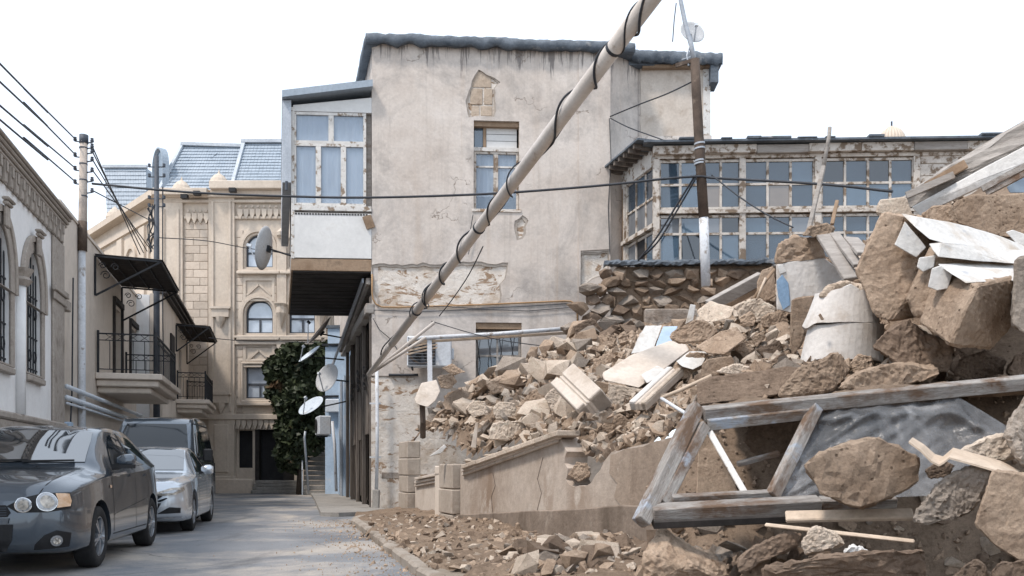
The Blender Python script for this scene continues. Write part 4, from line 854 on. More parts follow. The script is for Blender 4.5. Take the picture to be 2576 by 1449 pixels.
# ---------------------------------------------------------------- satellite dishes along the lane
def dish(u, v, Y, r, nrm, m, label, arm, back=None):
    c = P(u, v, Y); e = empty('satellite_dish', c, 0, label, 'satellite dish', 'satellite dishes over the lane')
    nrm = Vector(nrm).normalized(); M = nrm.to_track_quat('Z', 'Y').to_matrix().to_4x4()
    MB().lathe([(0, -.16 * r), (.3 * r, -.145 * r), (.6 * r, -.1 * r), (.85 * r, -.035 * r), (r, .02 * r), (r * 1.015, 0), (.85 * r, -.06 * r), (.6 * r, -.125 * r), (.3 * r, -.17 * r), (0, -.19 * r)], 28, M).build('reflector', m, e, smooth=True)
    f = M @ Vector((0, 0, .75 * r)); l = M @ Vector((0, -r * .97, 0))
    MB().bar(l, f, .025).build('feed_arm', G['steel'], e); MB().bar(f * 1.08, f * .8, .07).build('feed_horn', G['acwhite'] if m is not G['dishrust'] else G['iron'], e)
    h = M @ Vector((0, 0, -.19 * r)); a = P(*arm) - c; MB().box(-.08, .08, -.08, .08, -.3 * r, -.17 * r, M).build('mount_plate', G['iron'], e)
    MB().tube([h, h * 1.6, a], .025, 6).build('mount_arm', G['iron'], e); return e
dish(664, 624, 22.6, .56, (-.975, .06, .2), G['dish'], 'grey satellite dish held out on an arm left of the bay', (738, 645, 22.6))
dish(802, 832, 27.5, .56, (-.72, -.30, .62), G['dishrust'], 'rust-brown satellite dish under the bay, highest of the lane cluster', (862, 850, 27.8))
dish(778, 890, 28.5, .42, (-.55, -.35, .75), G['dishblue'], 'small blue-grey satellite dish tucked below the rusty one', (866, 905, 28.6))
dish(822, 950, 27.0, .46, (-.55, -.78, .30), G['dish'], 'pale satellite dish tilted towards the street, third down the timber front', (878, 960, 27.2))
dish(782, 1020, 26.5, .42, (-.40, -.55, .72), G['dishblue'], 'white satellite dish at the bottom of the lane cluster', (870, 1010, 26.8))
e = empty('air_conditioner', P(828, 1072, 31), R(-70), 'small boxy air conditioner on the lane wall behind the dishes', 'air conditioner')
MB().box(-.5, .5, -.42, 0, -.32, .34).build('casing', G['acwhite'], e, bevel=.03); MB().tube([(-.15, -.43, 0), (-.15, -.45, 0)], .25, 20).build('fan_grille', G['blackpl'], e); MB().bar((-.4, -.4, -.36), (-.4, 0, -.36), .04).build('bracket', G['iron'], e); MB().bar((.4, -.4, -.36), (.4, 0, -.36), .04).build('bracket', G['iron'], e)
# ---------------------------------------------------------------- low wall of the collapsed house
W = Fr('broken_garden_wall', (-2.44, 20.0, 0), -70.57, 'broken plastered front wall with moulded sloping coping beside the pavement', 'wall')
wr = W.root; wp_ = W.poly
fx = W.X(1700)
panel = wp_([(1158, 1308), (1158, 1180), (1402, 1092), (1412, 1106), (1419, 1122), (1426, 1136), (1421, 1150), (1420, 1166), (1428, 1178), (1427, 1194), (1424, 1206), (1430, 1218), (1444, 1225), (1458, 1221), (1472, 1224), (1488, 1214), (1496, 1198), (1510, 1182), (1520, 1160), (1536, 1140), (1590, 1124), (1640, 1113), (1700, 1097), (1700, 1290)])
MB().sheet(panel, [], 0, .32).build('wall_panel', G['wallstain'], wr)
MB().sheet(jag(wp_([(1540, 1143), (1590, 1127), (1640, 1116), (1700, 1100), (1700, 1268), (1640, 1272), (1570, 1276), (1548, 1250), (1556, 1215), (1536, 1190)]), .02, .12, 4), [], -.018, -.001).build('stained_render', G['wallbrown'], wr)
for pts in ([(1240, 1294), (1236, 1250), (1246, 1222), (1240, 1190)], [(1350, 1290), (1362, 1240), (1352, 1205), (1366, 1150)]): MB().tube([(W.px(u, v, .004)[0], -.004, W.px(u, v, .004)[1]) for u, v in pts], .003, 4).build('crack', G['wood_dark'], wr)
pb = [(W.X(1020, .07), -.4)] + [(fx + .4, -.4), (fx + .4, W.Z(1700, 1266, .07))] + [W.px(u, v, .07) for u, v in ((1640, 1269), (1600, 1272), (1560, 1270), (1500, 1276), (1450, 1280), (1400, 1283), (1340, 1284), (1250, 1290), (1160, 1294), (1110, 1296), (1020, 1290))]
MB().sheet(pb, [], -.07, .33).build('plinth', G['wallbase'] if 'wallbase' in G else G['rough_base'], wr, bevel=.015)
# moulded coping in loose lengths
us = [1160, 1196, 1240, 1290, 1342, 1400]
for a, b in zip(us, us[1:]):
    for (dv, d, h) in ((0, .13, .075), (10, .085, .06), (19, .05, .06)):
        A0 = W.px(a, 1178 - (a - 1160) * .367 + dv - 8, d); B0 = W.px(b, 1178 - (b - 1160) * .367 + dv - 8, d); gp = .008
        MB().sheet([(A0[0] + gp, A0[1] - h), (B0[0] - gp, B0[1] - h), (B0[0] - gp, B0[1]), (A0[0] + gp, A0[1])], [], -d + random.uniform(-.008, .008), .2 if dv == 0 else .0).build('coping_stone', G['limepale'] if dv == 0 else G['creamplaster'], wr, bevel=.012)
def pier(u0, u1, vt, nb, dz):
    x0, x1 = W.X(u0), W.X(u1); zt = W.Z((u0 + u1) / 2, vt); z = -.2; k = 0; hs = (zt + .2) / nb
    for i in range(nb):
        MB().box(x0 + .01 * (i % 2), x1 - .012 * ((i + 1) % 2), -.14 - .01 * (i % 2), .16, -.2 + i * hs, -.2 + (i + 1) * hs - .012).build('pier_block', G['wallpier'] if 'wallpier' in G else G['cream'], wr, bevel=.018)
pier(1122, 1156, 1166, 3, 0)
pier(1018, 1040, 1110, 5, 0)
MB().sheet(wp_([(1042, 1300), (1121, 1300), (1121, 1196), (1042, 1208)]), [], .02, .32).build('short_panel', G['creamplaster'], wr)
for dv, d in ((0, .1), (9, .06), (17, .03)):
    MB().sheet(wp_([(1042, 1216 + dv - 8), (1104, 1204 + dv - 8), (1104, 1197 + dv - 8), (1042, 1209 + dv - 8)], d), [], -d, .01).build('coping_stone', G['creamplaster'], wr, bevel=.01)
MB().box(W.X(1106), W.X(1120), -.1, .3, -.2, W.Z(1113, 1172)).build('pier_strip', G['cream'], wr, bevel=.015)

# ---------------------------------------------------------------- rubble heap as one mound of dust and broken stone
cp = [(1050, 1100, 20.3), (1120, 1000, 20.3), (1200, 960, 20.5), (1350, 915, 20.5), (1430, 870, 20.5), (1490, 825, 20.2), (1545, 815, 20.4), (1600, 835, 19.6), (1750, 815, 19.5), (1950, 740, 18.5), (2100, 660, 17.5), (2250, 590, 16.5), (2450, 510, 15), (2700, 450, 14),
      (1100, 1105, 17.5), (1170, 1060, 17.2), (1250, 1025, 16.5), (1400, 975, 15.5), (1550, 935, 14.5), (1700, 875, 14.5), (1850, 815, 14), (2000, 775, 13.5), (2150, 715, 12.5), (2350, 600, 11.5), (2600, 520, 11),
      (1160, 1172, 15.9), (1280, 1132, 13.4), (1400, 1092, 11.5), (1470, 1200, 10.8), (1560, 1140, 9.9), (1660, 1108, 9.2), (1420, 1060, 12.2), (1300, 1080, 14.2),
      (1500, 1030, 12.2), (1600, 1020, 11.3), (1750, 985, 10.2), (1900, 945, 9.8), (2050, 925, 9.4), (2200, 925, 9.2), (2400, 1010, 8.5), (2620, 1010, 8.3),
      (2420, 985, 9.8), (2620, 985, 9.6), (2300, 940, 9.4), (1720, 1085, 8.6), (2000, 1000, 8.5), (2300, 985, 8.4), (2620, 975, 8.3), (1720, 1340, 8.0), (2000, 1400, 7.9), (2300, 1430, 7.8), (2620, 1430, 7.7),
      (1640, 1380, 6.7), (1850, 1370, 6.3), (2100, 1415, 6.0), (2350, 1520, 5.9), (2500, 1530, 5.9), (2650, 1530, 5.8), (1640, 1465, 7.4), (1760, 1480, 6.2), (2000, 1500, 5.5), (2300, 1530, 5.0), (2650, 1550, 4.8)]
pts3 = [P(*c) for c in cp] + [Vector((1.0, 7.9, .0)), Vector((.9, 6.5, 0)), Vector((1.2, 4.5, 0)), Vector((3, 3.6, .1)), Vector((5, 3.4, .15)), Vector((9, 4, .4)), Vector((12, 9, 3)), Vector((13, 16, 6))]
PX = np.array([[p.x, p.y] for p in pts3]); PZ = np.array([p.z for p in pts3]); n_ = len(PX)
def tps(d2): return np.where(d2 > 1e-9, .5 * d2 * np.log(d2 + 1e-12), 0)
Km = tps(((PX[:, None] - PX[None]) ** 2).sum(-1)) + np.eye(n_) * .35; Pm = np.c_[np.ones(n_), PX]
Am = np.block([[Km, Pm], [Pm.T, np.zeros((3, 3))]]); co = np.linalg.solve(Am, np.r_[PZ, 0, 0, 0])
def H(x, y):
    q2 = ((PX - np.array([x, y])) ** 2).sum(-1); return float(tps(q2) @ co[:n_] + co[n_] + co[n_ + 1] * x + co[n_ + 2] * y)
def wall_x(y): return 4.62 - .353 * y
def heap_grid():
    st = .11; xs = np.arange(-2.6, 10.5, st); ys = np.arange(3.6, 20.7, st); vs = []; idx = {}
    for j, y in enumerate(ys):
        for i, x in enumerate(xs):
            lo = (wall_x(y) + .16) if y > 8.6 else 1.15 + .05 * (8.6 - y)
            if x < lo or x > y * .70 + 1.5: continue
            d = min(1.0, (x - lo) / .5) if y < 8.6 else 1
            z = H(x, y) * (d if y < 8.6 else 1); nz = mnoise.fractal(Vector((x * 1.3, y * 1.3, 3)), .7, 2.2, 5)
            idx[(i, j)] = len(vs); vs.append((x, y, z + .09 * nz - .03 + .05 * mnoise.noise((x * 7, y * 7, 1))))
    fs = [(idx[a], idx[b], idx[c], idx[d]) for (i, j) in list(idx) for a, b, c, d in [((i, j), (i + 1, j), (i + 1, j + 1), (i, j + 1))] if b in idx and c in idx and d in idx]
    return tag(MB().add(vs, fs).build('rubble_mound', G['soil'], smooth=True), 'mound of brown dust and crushed stone left by the collapsed house', 'rubble', kind='stuff')
heap_grid()
def H2(x, y):
    w = wall_x(y) if y > 8.6 else 1.6; d = w - x; k = 1.416 - .2625 * y; t = max(0, min(1, (x - k) / max(.3, w - k)))
    return (.09 + .10 * t ** 1.6) + .22 * math.exp(-((x - .85) ** 2 + (y - 8.4) ** 2) / .9) + .1 * math.exp(-((x + 1.0) ** 2 + (y - 13.5) ** 2) / 1.5)
def scree_grid():
    st = .09; vs = []; idx = {}; xs = np.arange(-3.4, 3.0, st); ys = np.arange(4.0, 19.9, st)
    for j, y in enumerate(ys):
        for i, x in enumerate(xs):
            k = 1.416 - .2625 * y; w = (wall_x(y) + .1) if y > 8.6 else 1.75 + .04 * (8.6 - y)
            kk = k + .02 + .34 * mnoise.noise((3, y * .9, 9)) + .08 * mnoise.noise((x * 3, y * 3, 2))
            if x < kk or x > w: continue
            e = max(0, min(1, (x - kk) / .22)); idx[(i, j)] = len(vs)
            vs.append((x, y, -.01 + (H2(x, y) + .03) * e + .05 * e * mnoise.fractal(Vector((x * 2.2, y * 2.2, 7)), .7, 2.2, 5)))
    fs = [(idx[a], idx[b], idx[c], idx[d]) for (i, j) in list(idx) for a, b, c, d in [((i, j), (i + 1, j), (i + 1, j + 1), (i, j + 1))] if b in idx and c in idx and d in idx]
    return tag(MB().add(vs, fs).build('rubble_scree', G['soil'], smooth=True), 'dusty scree of crushed stone along the kerb below the broken wall', 'rubble', kind='stuff')
scree_grid()

# ---------------------------------------------------------------- big pieces of fallen masonry, one by one
def hull(name, label, cat, pts, Y, dep, m, tilt=0, sub=4, amp=.032, group=None, back=.8, parent=None, bv=0, lift=0):
    vm = sum(p[1] for p in pts) / len(pts); um = sum(p[0] for p in pts) / len(pts); c = P(um, vm, Y + dep / 2); bm = bmesh.new()
    for p in pts:
        y = (p[2] if len(p) > 2 else Y) + tilt * (vm - p[1]) / 100
        bm.verts.new(P(p[0], p[1], y) - c)
        if dep: bm.verts.new(P(um + (p[0] - um) * back, vm + (p[1] - vm) * back - lift, y + dep) * 1 - c)
    bmesh.ops.convex_hull(bm, input=bm.verts[:]); bmesh.ops.delete(bm, geom=[v for v in bm.verts if not v.link_faces], context='VERTS')
    bmesh.ops.dissolve_limit(bm, angle_limit=R(4), verts=bm.verts[:], edges=bm.edges[:])
    sz = max((v.co - w_.co).length for v in bm.verts for w_ in bm.verts)
    bmesh.ops.bevel(bm, geom=bm.edges[:], offset=bv or min(.018, sz * .02), segments=1, affect='EDGES', profile=.5, clamp_overlap=True)
    rough(bm, sub, amp * max(.5, min(1.4, sz)), sum(p[0] for p in pts) % 97, 3.0, max(.35, min(1.2, sz)))
    o = bm_obj(bm, name, m, parent); o.location = c
    if parent: o.parent = parent; o.matrix_parent_inverse = Matrix.Identity(4); o.location = c - parent.location
    elif label: tag(o, label, cat, group)
    return o
def lowamp(k): k.setdefault('amp', .013); return k
SB = 'broken masonry blocks on the heap'
def blk(label, pts, Y, dep, m, **k): return hull(k.pop('name', 'masonry_block'), label, 'masonry block', pts, Y, dep, G[m], group=SB, **lowamp(k))
def stn(label, pts, Y, dep, m, **k): return hull(k.pop('name', 'boulder'), label, 'stone', pts, Y, dep, G[m], group='large loose stones', **k)
def skin(parent, pts, Y, dep=.05, m='whiteplaster', **k): return hull(k.pop('name', 'plaster'), None, None, pts, Y, dep, G[m], parent=parent, back=.97, amp=.006, sub=2, bv=.006, **k)
# stepped stack of plastered blocks, upper right
b = blk('largest fallen block with white plastered top, upper right of the heap', [(2222, 534), (2269, 539), (2318, 640), (2290, 745), (2238, 810), (2202, 796), (2150, 682), (2600, 625, 9.1), (2600, 740, 9.1)], 8.2, 1.7, 'limestone', back=.95)
skin(b, [(2266, 537, 8.15), (2308, 545, 8.15), (2431, 568, 8.5), (2522, 596, 8.8), (2610, 628, 9.0), (2500, 640, 8.25), (2420, 626, 8.1), (2338, 602, 8.0), (2300, 570, 8.05)], 8.3, .04)
skin(b, [(2276, 556), (2330, 622), (2305, 648), (2250, 616)], 8.08, .06)
b = blk('white-faced block stepping out below the largest fallen block', [(2339, 618, 8.0), (2366, 616, 7.95), (2300, 700, 8.0), (2279, 751, 7.9), (2305, 796, 7.9), (2323, 794, 7.85), (2340, 725, 7.85), (2365, 645, 7.85), (2600, 640, 8.7), (2575, 690, 8.3), (2500, 720, 8.2)], 8.0, .5, 'limestone', back=.95)
skin(b, [(2336, 613, 7.85), (2366, 612, 7.82), (2440, 618, 8.05), (2600, 632, 8.6), (2556, 664, 8.15), (2450, 656, 7.9), (2360, 646, 7.72)], 8.0, .04)
skin(b, [(2312, 648), (2354, 642), (2350, 672), (2322, 684), (2306, 672)], 7.82, .05)
b = blk('block with two bare faces and a white cap, front of the stepped stack', [(2334, 729, 7.85), (2399, 690, 7.75), (2460, 716, 7.25), (2431, 775, 7.2), (2392, 868, 7.3), (2311, 812, 7.85), (2548, 700, 7.8), (2545, 826, 7.8), (2496, 878, 7.5), (2360, 672, 7.95), (2540, 680, 8.3)], 7.6, 1.6, 'limestone', back=.92)
skin(b, [(2358, 664, 7.7), (2431, 661, 8.0), (2600, 672, 8.4), (2560, 706, 7.8), (2431, 712, 7.3), (2395, 690, 7.45)], 7.8, .04)
skin(b, [(2344, 676), (2366, 668), (2396, 690), (2384, 726), (2357, 731), (2334, 722)], 7.6, .08)
blk('upright grey block cut off by the right picture edge beside the stack', [(2554, 651), (2620, 630), (2620, 850), (2570, 838), (2545, 818)], 7.0, 1.6, 'limegrey')
blk('long brown block lying behind the white plastered slabs, far right', [(2395, 512), (2440, 490), (2620, 482), (2620, 600), (2520, 600), (2400, 560)], 9.7, .8, 'limestone')
skin(b, [(2530, 584), (2548, 578), (2585, 592), (2600, 618), (2560, 616)], 8.9, .1)
stn('rounded tan stone wedged left of the long brown block', [(2318, 541), (2344, 518), (2392, 515), (2402, 540), (2399, 560), (2340, 560)], 9.4, .4, 'limestone')
blk('squared pale stone perched on top of the largest block', [(2212, 502), (2279, 494), (2300, 545), (2266, 545), (2230, 540), (2204, 536)], 8.6, .4, 'limepale')
# tilted roof slab, upper right corner
e = empty('roof_slab', P(2450, 430, 10.6), 0, 'tilted broken roof slab with white underside rising to the right edge', 'roof slab')
hull('slab_edge', None, None, [(2270, 500, 10.9), (2292, 520, 10.9), (2420, 450, 10.6), (2620, 345, 10.2), (2620, 282, 10.2), (2420, 420, 10.6)], 10.6, .35, G['wood_grey'], parent=e, sub=3, amp=.03, lift=10)
hull('white_face', None, None, [(2292, 521, 10.75), (2620, 344, 10.1), (2620, 395, 10.1), (2501, 449, 10.4), (2389, 510, 10.6), (2314, 545, 10.75)], 10.5, .1, G['whiteplaster'], parent=e, sub=2, amp=.006, back=.98)
for (a, c_) in (((2470, 476), (2620, 396)), ((2480, 486), (2620, 414))): MB().bar(P(*a, 10.3) - e.location, P(*c_, 10.0) - e.location, .05, .07).build('batten', G['wood_greyx'], e)
hull('blue_sheet', None, None, [(2530, 470), (2620, 420), (2620, 486), (2540, 486)], 10.5, .04, G['bluepaint'], parent=e, sub=1, amp=.004)
MB().bar(P(2330, 470, 10.7) - e.location, P(2430, 412, 10.5) - e.location, .06, .1).build('lath', G['wood_brown'], e)
MB().bar(P(2280, 492, 10.7) - e.location, P(2400, 440, 10.5) - e.location, .05, .08).build('lath', G['wood_grey'], e)
# curved wall piece with blue paint, planks beside it
b = blk('curved cream wall fragment with blue paint patches, rubble on top', [(1952, 664), (2013, 652), (2075, 648), (2135, 695), (2100, 725), (2059, 745), (1995, 790), (1953, 780)], 12.0, .35, 'drum', amp=.006, name='wall_fragment')
hull('rubble_core', None, None, [(1948, 664), (1956, 618), (1994, 594), (2065, 598), (2082, 652), (2013, 655)], 12.0, .5, G['limestone'], parent=b, sub=3, amp=.05)
skin(b, [(1953, 706), (1968, 690), (1984, 712), (1988, 768), (1970, 780), (1957, 748)], 11.985, .03, 'blueplaster')
skin(b, [(1956, 668), (1970, 664), (1978, 684), (1962, 690)], 11.985, .03, 'whiteplaster')
stn('flat stone lying across the top of the curved wall fragment', [(2018, 592), (2030, 572), (2080, 562), (2100, 572), (2094, 590), (2050, 598)], 11.7, .4, 'limestone')
for i, (a, c_, w_) in enumerate((((2072, 592), (2142, 702), .2), ((2098, 588), (2160, 668), .13), ((2140, 600), (2176, 640), .2))):
    o = tag(MB().bar(P(*a, 11.7) - P(*a, 11.5), P(*c_, 11.1) - P(*a, 11.5), w_, .05, (0, -1, .4)).build('plank', G['wood_grey'], bevel=.008), ('broad grey plank sliding down beside the curved wall fragment', 'narrow grey plank right of the broad one on the heap', 'short grey board against the largest fallen block')[i], 'plank', 'grey planks on the heap'); o.location = P(*a, 11.5)
# conical plaster drum in two cracked halves
e = empty('plaster_drum', P(2115, 885, 9.45), 0, 'curved white plaster drum cracked across, below the largest block', 'plaster fragment')
def drum(z0, z1, r0, r1, seed):
    mb = MB(); n = 40; vs = []; rows = [0, .33, .66, 1]
    for k, t in enumerate(rows):
        for j in range(n):
            a = 2 * math.pi * j / n; r = r0 + (r1 - r0) * t; zz = z0 + (z1 - z0) * t + (.05 * mnoise.noise((math.cos(a) * 2, math.sin(a) * 2, seed + (0 if k == 0 else 9))) if k in (0, 3) else 0)
            vs.append((r * math.cos(a) + .05 * t, r * math.sin(a) * .8, zz))
    fs = [(i * n + j, i * n + (j + 1) % n, (i + 1) * n + (j + 1) % n, (i + 1) * n + j) for i in range(3) for j in range(n)] + [tuple(range(n))[::-1], tuple(3 * n + j for j in range(n))]
    return mb.add(vs, fs)
drum(-.12, .26, .435, .40, 3).build('lower_half', G['drum'], e); drum(.27, .63, .405, .315, 1).build('upper_half', G['drum'], e)
hull('stone_core', None, None, [(2060, 748), (2080, 722), (2130, 705), (2175, 722), (2190, 752)], 9.3, .5, G['limepale'], parent=e, amp=.04)
skin(e, [(2120, 722), (2140, 714), (2164, 728), (2150, 736), (2122, 738)], 9.25, .06)
skin(e, [(2058, 792), (2064, 788), (2074, 804), (2066, 806)], 9.06, .02, 'limestone', name='chipped_spot')
blk('tall tan slab standing left of the plaster drum', [(1990, 752), (2050, 742), (2030, 800), (2020, 832), (2018, 868), (1995, 899), (1986, 865)], 10.0, .4, 'limestone')
stn('dark stone slab leaning below the grey stacked block', [(2188, 871), (2227, 832), (2282, 805), (2324, 832), (2399, 871), (2389, 933), (2311, 930), (2253, 913)], 8.0, .5, 'limedark')
stn('dark stone added to blacken the hollow under the stacked blocks', [(2400, 940), (2420, 900), (2480, 884), (2530, 905), (2520, 950), (2440, 958)], 8.5, .5, 'limedark')  # added; its dark colour stands in for deep shade under the stack
stn('dark stone added at the right edge to blacken the gap under the stack', [(2530, 935), (2556, 890), (2620, 880), (2640, 940), (2560, 952)], 8.2, .5, 'limedark')  # likewise added, dark colour in place of shade
stn('flat rough stone lying just above the fallen window beam', [(2100, 978), (2152, 940), (2198, 923), (2285, 912), (2360, 920), (2372, 942), (2330, 962), (2180, 985)], 7.6, .4, 'limestone')
stn('tilted wedge of tan stone under the plaster drum', [(1957, 990), (2012, 921), (2095, 884), (2113, 888), (2143, 929), (2123, 965), (2087, 985), (1965, 999)], 8.2, .45, 'limestone')
stn('brown angular stone between the wedge and the plaster drum', [(2135, 915), (2160, 892), (2196, 895), (2200, 925), (2150, 940)], 8.4, .4, 'limestone')
blk('wide brown earth-stained block above the left end of the window beam', [(1751, 965), (1790, 946), (1845, 951), (1976, 923), (2016, 929), (1957, 995), (1870, 1008), (1754, 1021)], 8.7, .6, 'limedark', tilt=.3)
blk('brown ashlar with pale chip right of the white bowl-shaped piece', [(1762, 915), (1779, 902), (1843, 894), (1850, 913), (1812, 946), (1765, 951)], 9.6, .5, 'limestone')
blk('tilted brown ashlar above a black gap, middle of the heap', [(1748, 874), (1812, 832), (1854, 819), (1878, 852), (1823, 893), (1782, 890)], 10.6, .5, 'limestone', tilt=.5)
stn('rough tan boulder left of the tilted brown ashlar', [(1687, 838), (1707, 821), (1751, 802), (1782, 810), (1807, 835), (1782, 856), (1715, 864), (1687, 854)], 11.2, .5, 'limestone')
# plaster slabs
S1 = 'plaster slabs on the heap'
hull('plaster_slab', 'largest smooth cream plaster slab lying in the middle of the heap', 'plaster slab', [(1515, 940), (1587, 893), (1687, 857), (1726, 865), (1734, 882), (1676, 921), (1659, 940), (1609, 976), (1520, 957)], 12.2, .1, G['creamplaster'], tilt=.9, sub=2, amp=.006, group=S1, back=.99)
hull('plaster_slab', 'small white slab on the lower edge of the largest cream slab', 'plaster slab', [(1612, 943), (1654, 919), (1681, 935), (1628, 965)], 11.75, .07, G['whiteplaster'], tilt=.8, sub=2, amp=.006, group=S1, back=.99)
b = stn('bowl-shaped stone with white face, below the tilted ashlar', [(1701, 912), (1734, 887), (1784, 887), (1765, 925), (1745, 948), (1715, 955), (1696, 925)], 11.0, .3, 'limestone')
skin(b, [(1701, 909), (1734, 884), (1786, 884), (1766, 918), (1743, 930), (1716, 922)], 10.95, .06, tilt=.6)
hull('plaster_slab', 'upright white slab leaning left of the blue-grey board', 'plaster slab', [(1587, 890), (1604, 850), (1623, 818), (1665, 818), (1655, 850), (1643, 880)], 13.4, .12, G['whiteplaster'], tilt=.5, sub=2, amp=.015, group=S1)
hull('board', 'blue-grey painted board behind the large cream slab', 'board', [(1645, 880), (1668, 820), (1706, 820), (1690, 862)], 13.3, .05, G['bluepaint'], tilt=.5, sub=1, amp=.004)
hull('plaster_slab', 'narrow white upright strip at the top of the pale heap', 'plaster slab', [(1723, 817), (1737, 765), (1750, 768), (1744, 806)], 13.2, .15, G['whiteplaster'], sub=2, amp=.008, group=S1)
hull('plaster_slab', 'pale pointed slab at the crest of the pale heap', 'plaster slab', [(1752, 782), (1770, 771), (1787, 757), (1848, 777), (1838, 800), (1790, 812), (1748, 808)], 13.3, .3, G['limepale'], sub=3, amp=.02, group=S1, tilt=.5)
stn('pale dusty boulder under the grey diagonal beam', [(1848, 771), (1870, 758), (1909, 752), (1951, 777), (1945, 800), (1905, 812), (1860, 806)], 13.0, .6, 'limepale')
stn('tan stone left of the curved wall fragment', [(1915, 801), (1932, 788), (1976, 780), (1986, 810), (1959, 831), (1920, 823)], 12.0, .5, 'limestone')
stn('brown stone in front of the pale dusty boulder', [(1860, 800), (1890, 780), (1905, 800), (1896, 822), (1868, 820)], 12.2, .4, 'limestone')
for i, (pts, Y, m) in enumerate((([(1890, 850), (1918, 834), (1924, 850), (1902, 874)], 11.2, 'limestone'), ([(1845, 872), (1880, 856), (1896, 880), (1870, 900)], 10.9, 'limestone'), ([(1900, 880), (1960, 855), (1975, 880), (1930, 905)], 10.5, 'limedark'), ([(1800, 935), (1850, 915), (1885, 925), (1860, 945)], 9.5, 'limepale'), ([(1930, 918), (1970, 885), (1992, 905), (1975, 935)], 9.6, 'limedark'))):
    stn(('small pointed stone above the brown ashlar', 'brown stone right of the tilted ashlar', 'broad dark stone at the foot of the tall tan slab', 'pale flake on the wide brown block', 'dark stone between the tall slab and the wedge')[i], pts, Y, .3, m)
# mouldings
def moulding(a, b_, wd, label, steps, up):
    c = (a + b_) / 2; e = empty('cornice_fragment', c, 0, label, 'cornice fragment', 'fallen cornice mouldings'); t = (b_ - a).normalized(); up = Vector(up); sd = t.cross(up).normalized(); up = sd.cross(t)
    for (o0, w_, h, m) in steps:
        k = sd * wd * o0; MB().bar(a - c + k + up * h / 2, b_ - c + k + up * h / 2, wd * w_, h, up).build('moulding_band', G[m], e, bevel=.012)
    return e
moulding(P(1443, 975, 12.1), P(1512, 1042, 11.5), .42, 'thick cornice block with stepped grooves lying at an angle', [(0, 1.0, .30, 'creamplaster'), (-.24, .5, .335, 'creamplaster'), (.10, .08, .32, 'creamplaster'), (.34, .3, .345, 'creamplaster')], (-.55, -.62, .55))
moulding(P(1607, 1033, 10.5), P(1702, 944, 11.1), .24, 'long slender cornice moulding lying diagonally below the white slab', [(0, 1.0, .10, 'creamplaster'), (-.3, .36, .125, 'drum'), (.05, .16, .115, 'creamplaster'), (.34, .28, .12, 'limepale')], (-.5, -.65, .6))
stn('pale boulder right of the thick cornice block', [(1528, 961), (1581, 974), (1628, 986), (1592, 1027), (1560, 1044), (1528, 1047)], 11.6, .5, 'limepale')
# left part of the heap
for (pts, Y, d, m, l) in (
    ([(1098, 949), (1139, 938), (1152, 961), (1134, 979), (1109, 976)], 18, .5, 'limestone', 'squarish brown stone near the air conditioner'),
    ([(1112, 926), (1137, 914), (1172, 936), (1140, 944)], 18.1, .4, 'limestone', 'flat stone on top of the squarish one near the air conditioner'),
    ([(1228, 1105), (1239, 1066), (1284, 1059), (1364, 1056), (1352, 1078), (1284, 1107)], 14, .5, 'limepale', 'long whitish stone resting on the sloping coping'),
    ([(1239, 1026), (1256, 1009), (1295, 1014), (1300, 1049), (1250, 1057)], 15, .5, 'limepale', 'pale rounded boulder above the long whitish stone'),
    ([(1170, 1028), (1190, 1008), (1220, 1010), (1228, 1040), (1192, 1052)], 15.6, .5, 'limepale', 'whitish stone left of the pale rounded boulder'),
    ([(1305, 1020), (1330, 985), (1364, 972), (1372, 1000), (1340, 1030)], 14.6, .5, 'limestone', 'tan slab tilted up between pale boulders'),
    ([(1370, 1000), (1400, 965), (1428, 972), (1432, 1010), (1390, 1035)], 13.6, .5, 'limepale', 'pale stone just left of the thick cornice block'),
    ([(1220, 965), (1262, 945), (1290, 955), (1296, 985), (1240, 990)], 16.8, .5, 'limestone', 'tan stone in the upper left of the rubble'),
    ([(1330, 930), (1360, 900), (1402, 908), (1410, 945), (1360, 955)], 17, .5, 'limepale', 'pale angular stone below the buried window'),
    ([(1490, 905), (1530, 888), (1562, 905), (1550, 935), (1500, 930)], 15.2, .5, 'limestone', 'tan rounded stone behind the large cream slab'),
    ([(1372, 880), (1400, 860), (1440, 862), (1440, 885), (1400, 900)], 18.6, .5, 'limedark', 'dark stone where the heap meets the facade'),
    ([(1430, 868), (1462, 852), (1486, 865), (1470, 895), (1440, 892)], 18.4, .5, 'limegrey', 'grey stone beside the dark one at the facade'),
    ([(1440, 820), (1490, 800), (1520, 830), (1500, 860), (1450, 850)], 19.4, .5, 'limedark', 'dark stone fallen from the broken wall end'),
    ([(1512, 1072), (1560, 1040), (1586, 1062), (1575, 1092), (1530, 1090)], 11, .4, 'limestone', 'brown stone under the pale boulder'),
    ([(1430, 1195), (1450, 1160), (1478, 1165), (1484, 1195), (1455, 1212)], 10.9, .3, 'limestone', 'stone sitting in the gap of the broken wall'),
    ([(1588, 1085), (1612, 1072), (1630, 1082), (1612, 1096)], 9.9, .3, 'limepale', 'small pale stone on the dust left of the window frame')): stn(l, pts, Y, d, m)
b = hull('plaster_slab', 'ragged cream plaster piece hanging at the left end of the heap', 'plaster slab', [(1042, 1004), (1060, 964), (1098, 955), (1108, 985), (1096, 1008), (1076, 1025), (1046, 1016)], 17.0, .08, G['creamplaster'], sub=2, amp=.01, group=S1, back=.98, tilt=.4)
MB().tube([P(1062, 1010, 17.1) - b.location, P(1064, 1062, 17.1) - b.location, P(1064, 1100, 17.3) - b.location], .06, 6).build('prop_stake', G['rust'], b)
hull('board', 'short upright cream board stuck in the left rubble', 'board', [(1184, 1126), (1196, 1062), (1204, 1062), (1198, 1128)], 15.2, .12, G['creamplaster'], sub=1, amp=.006)
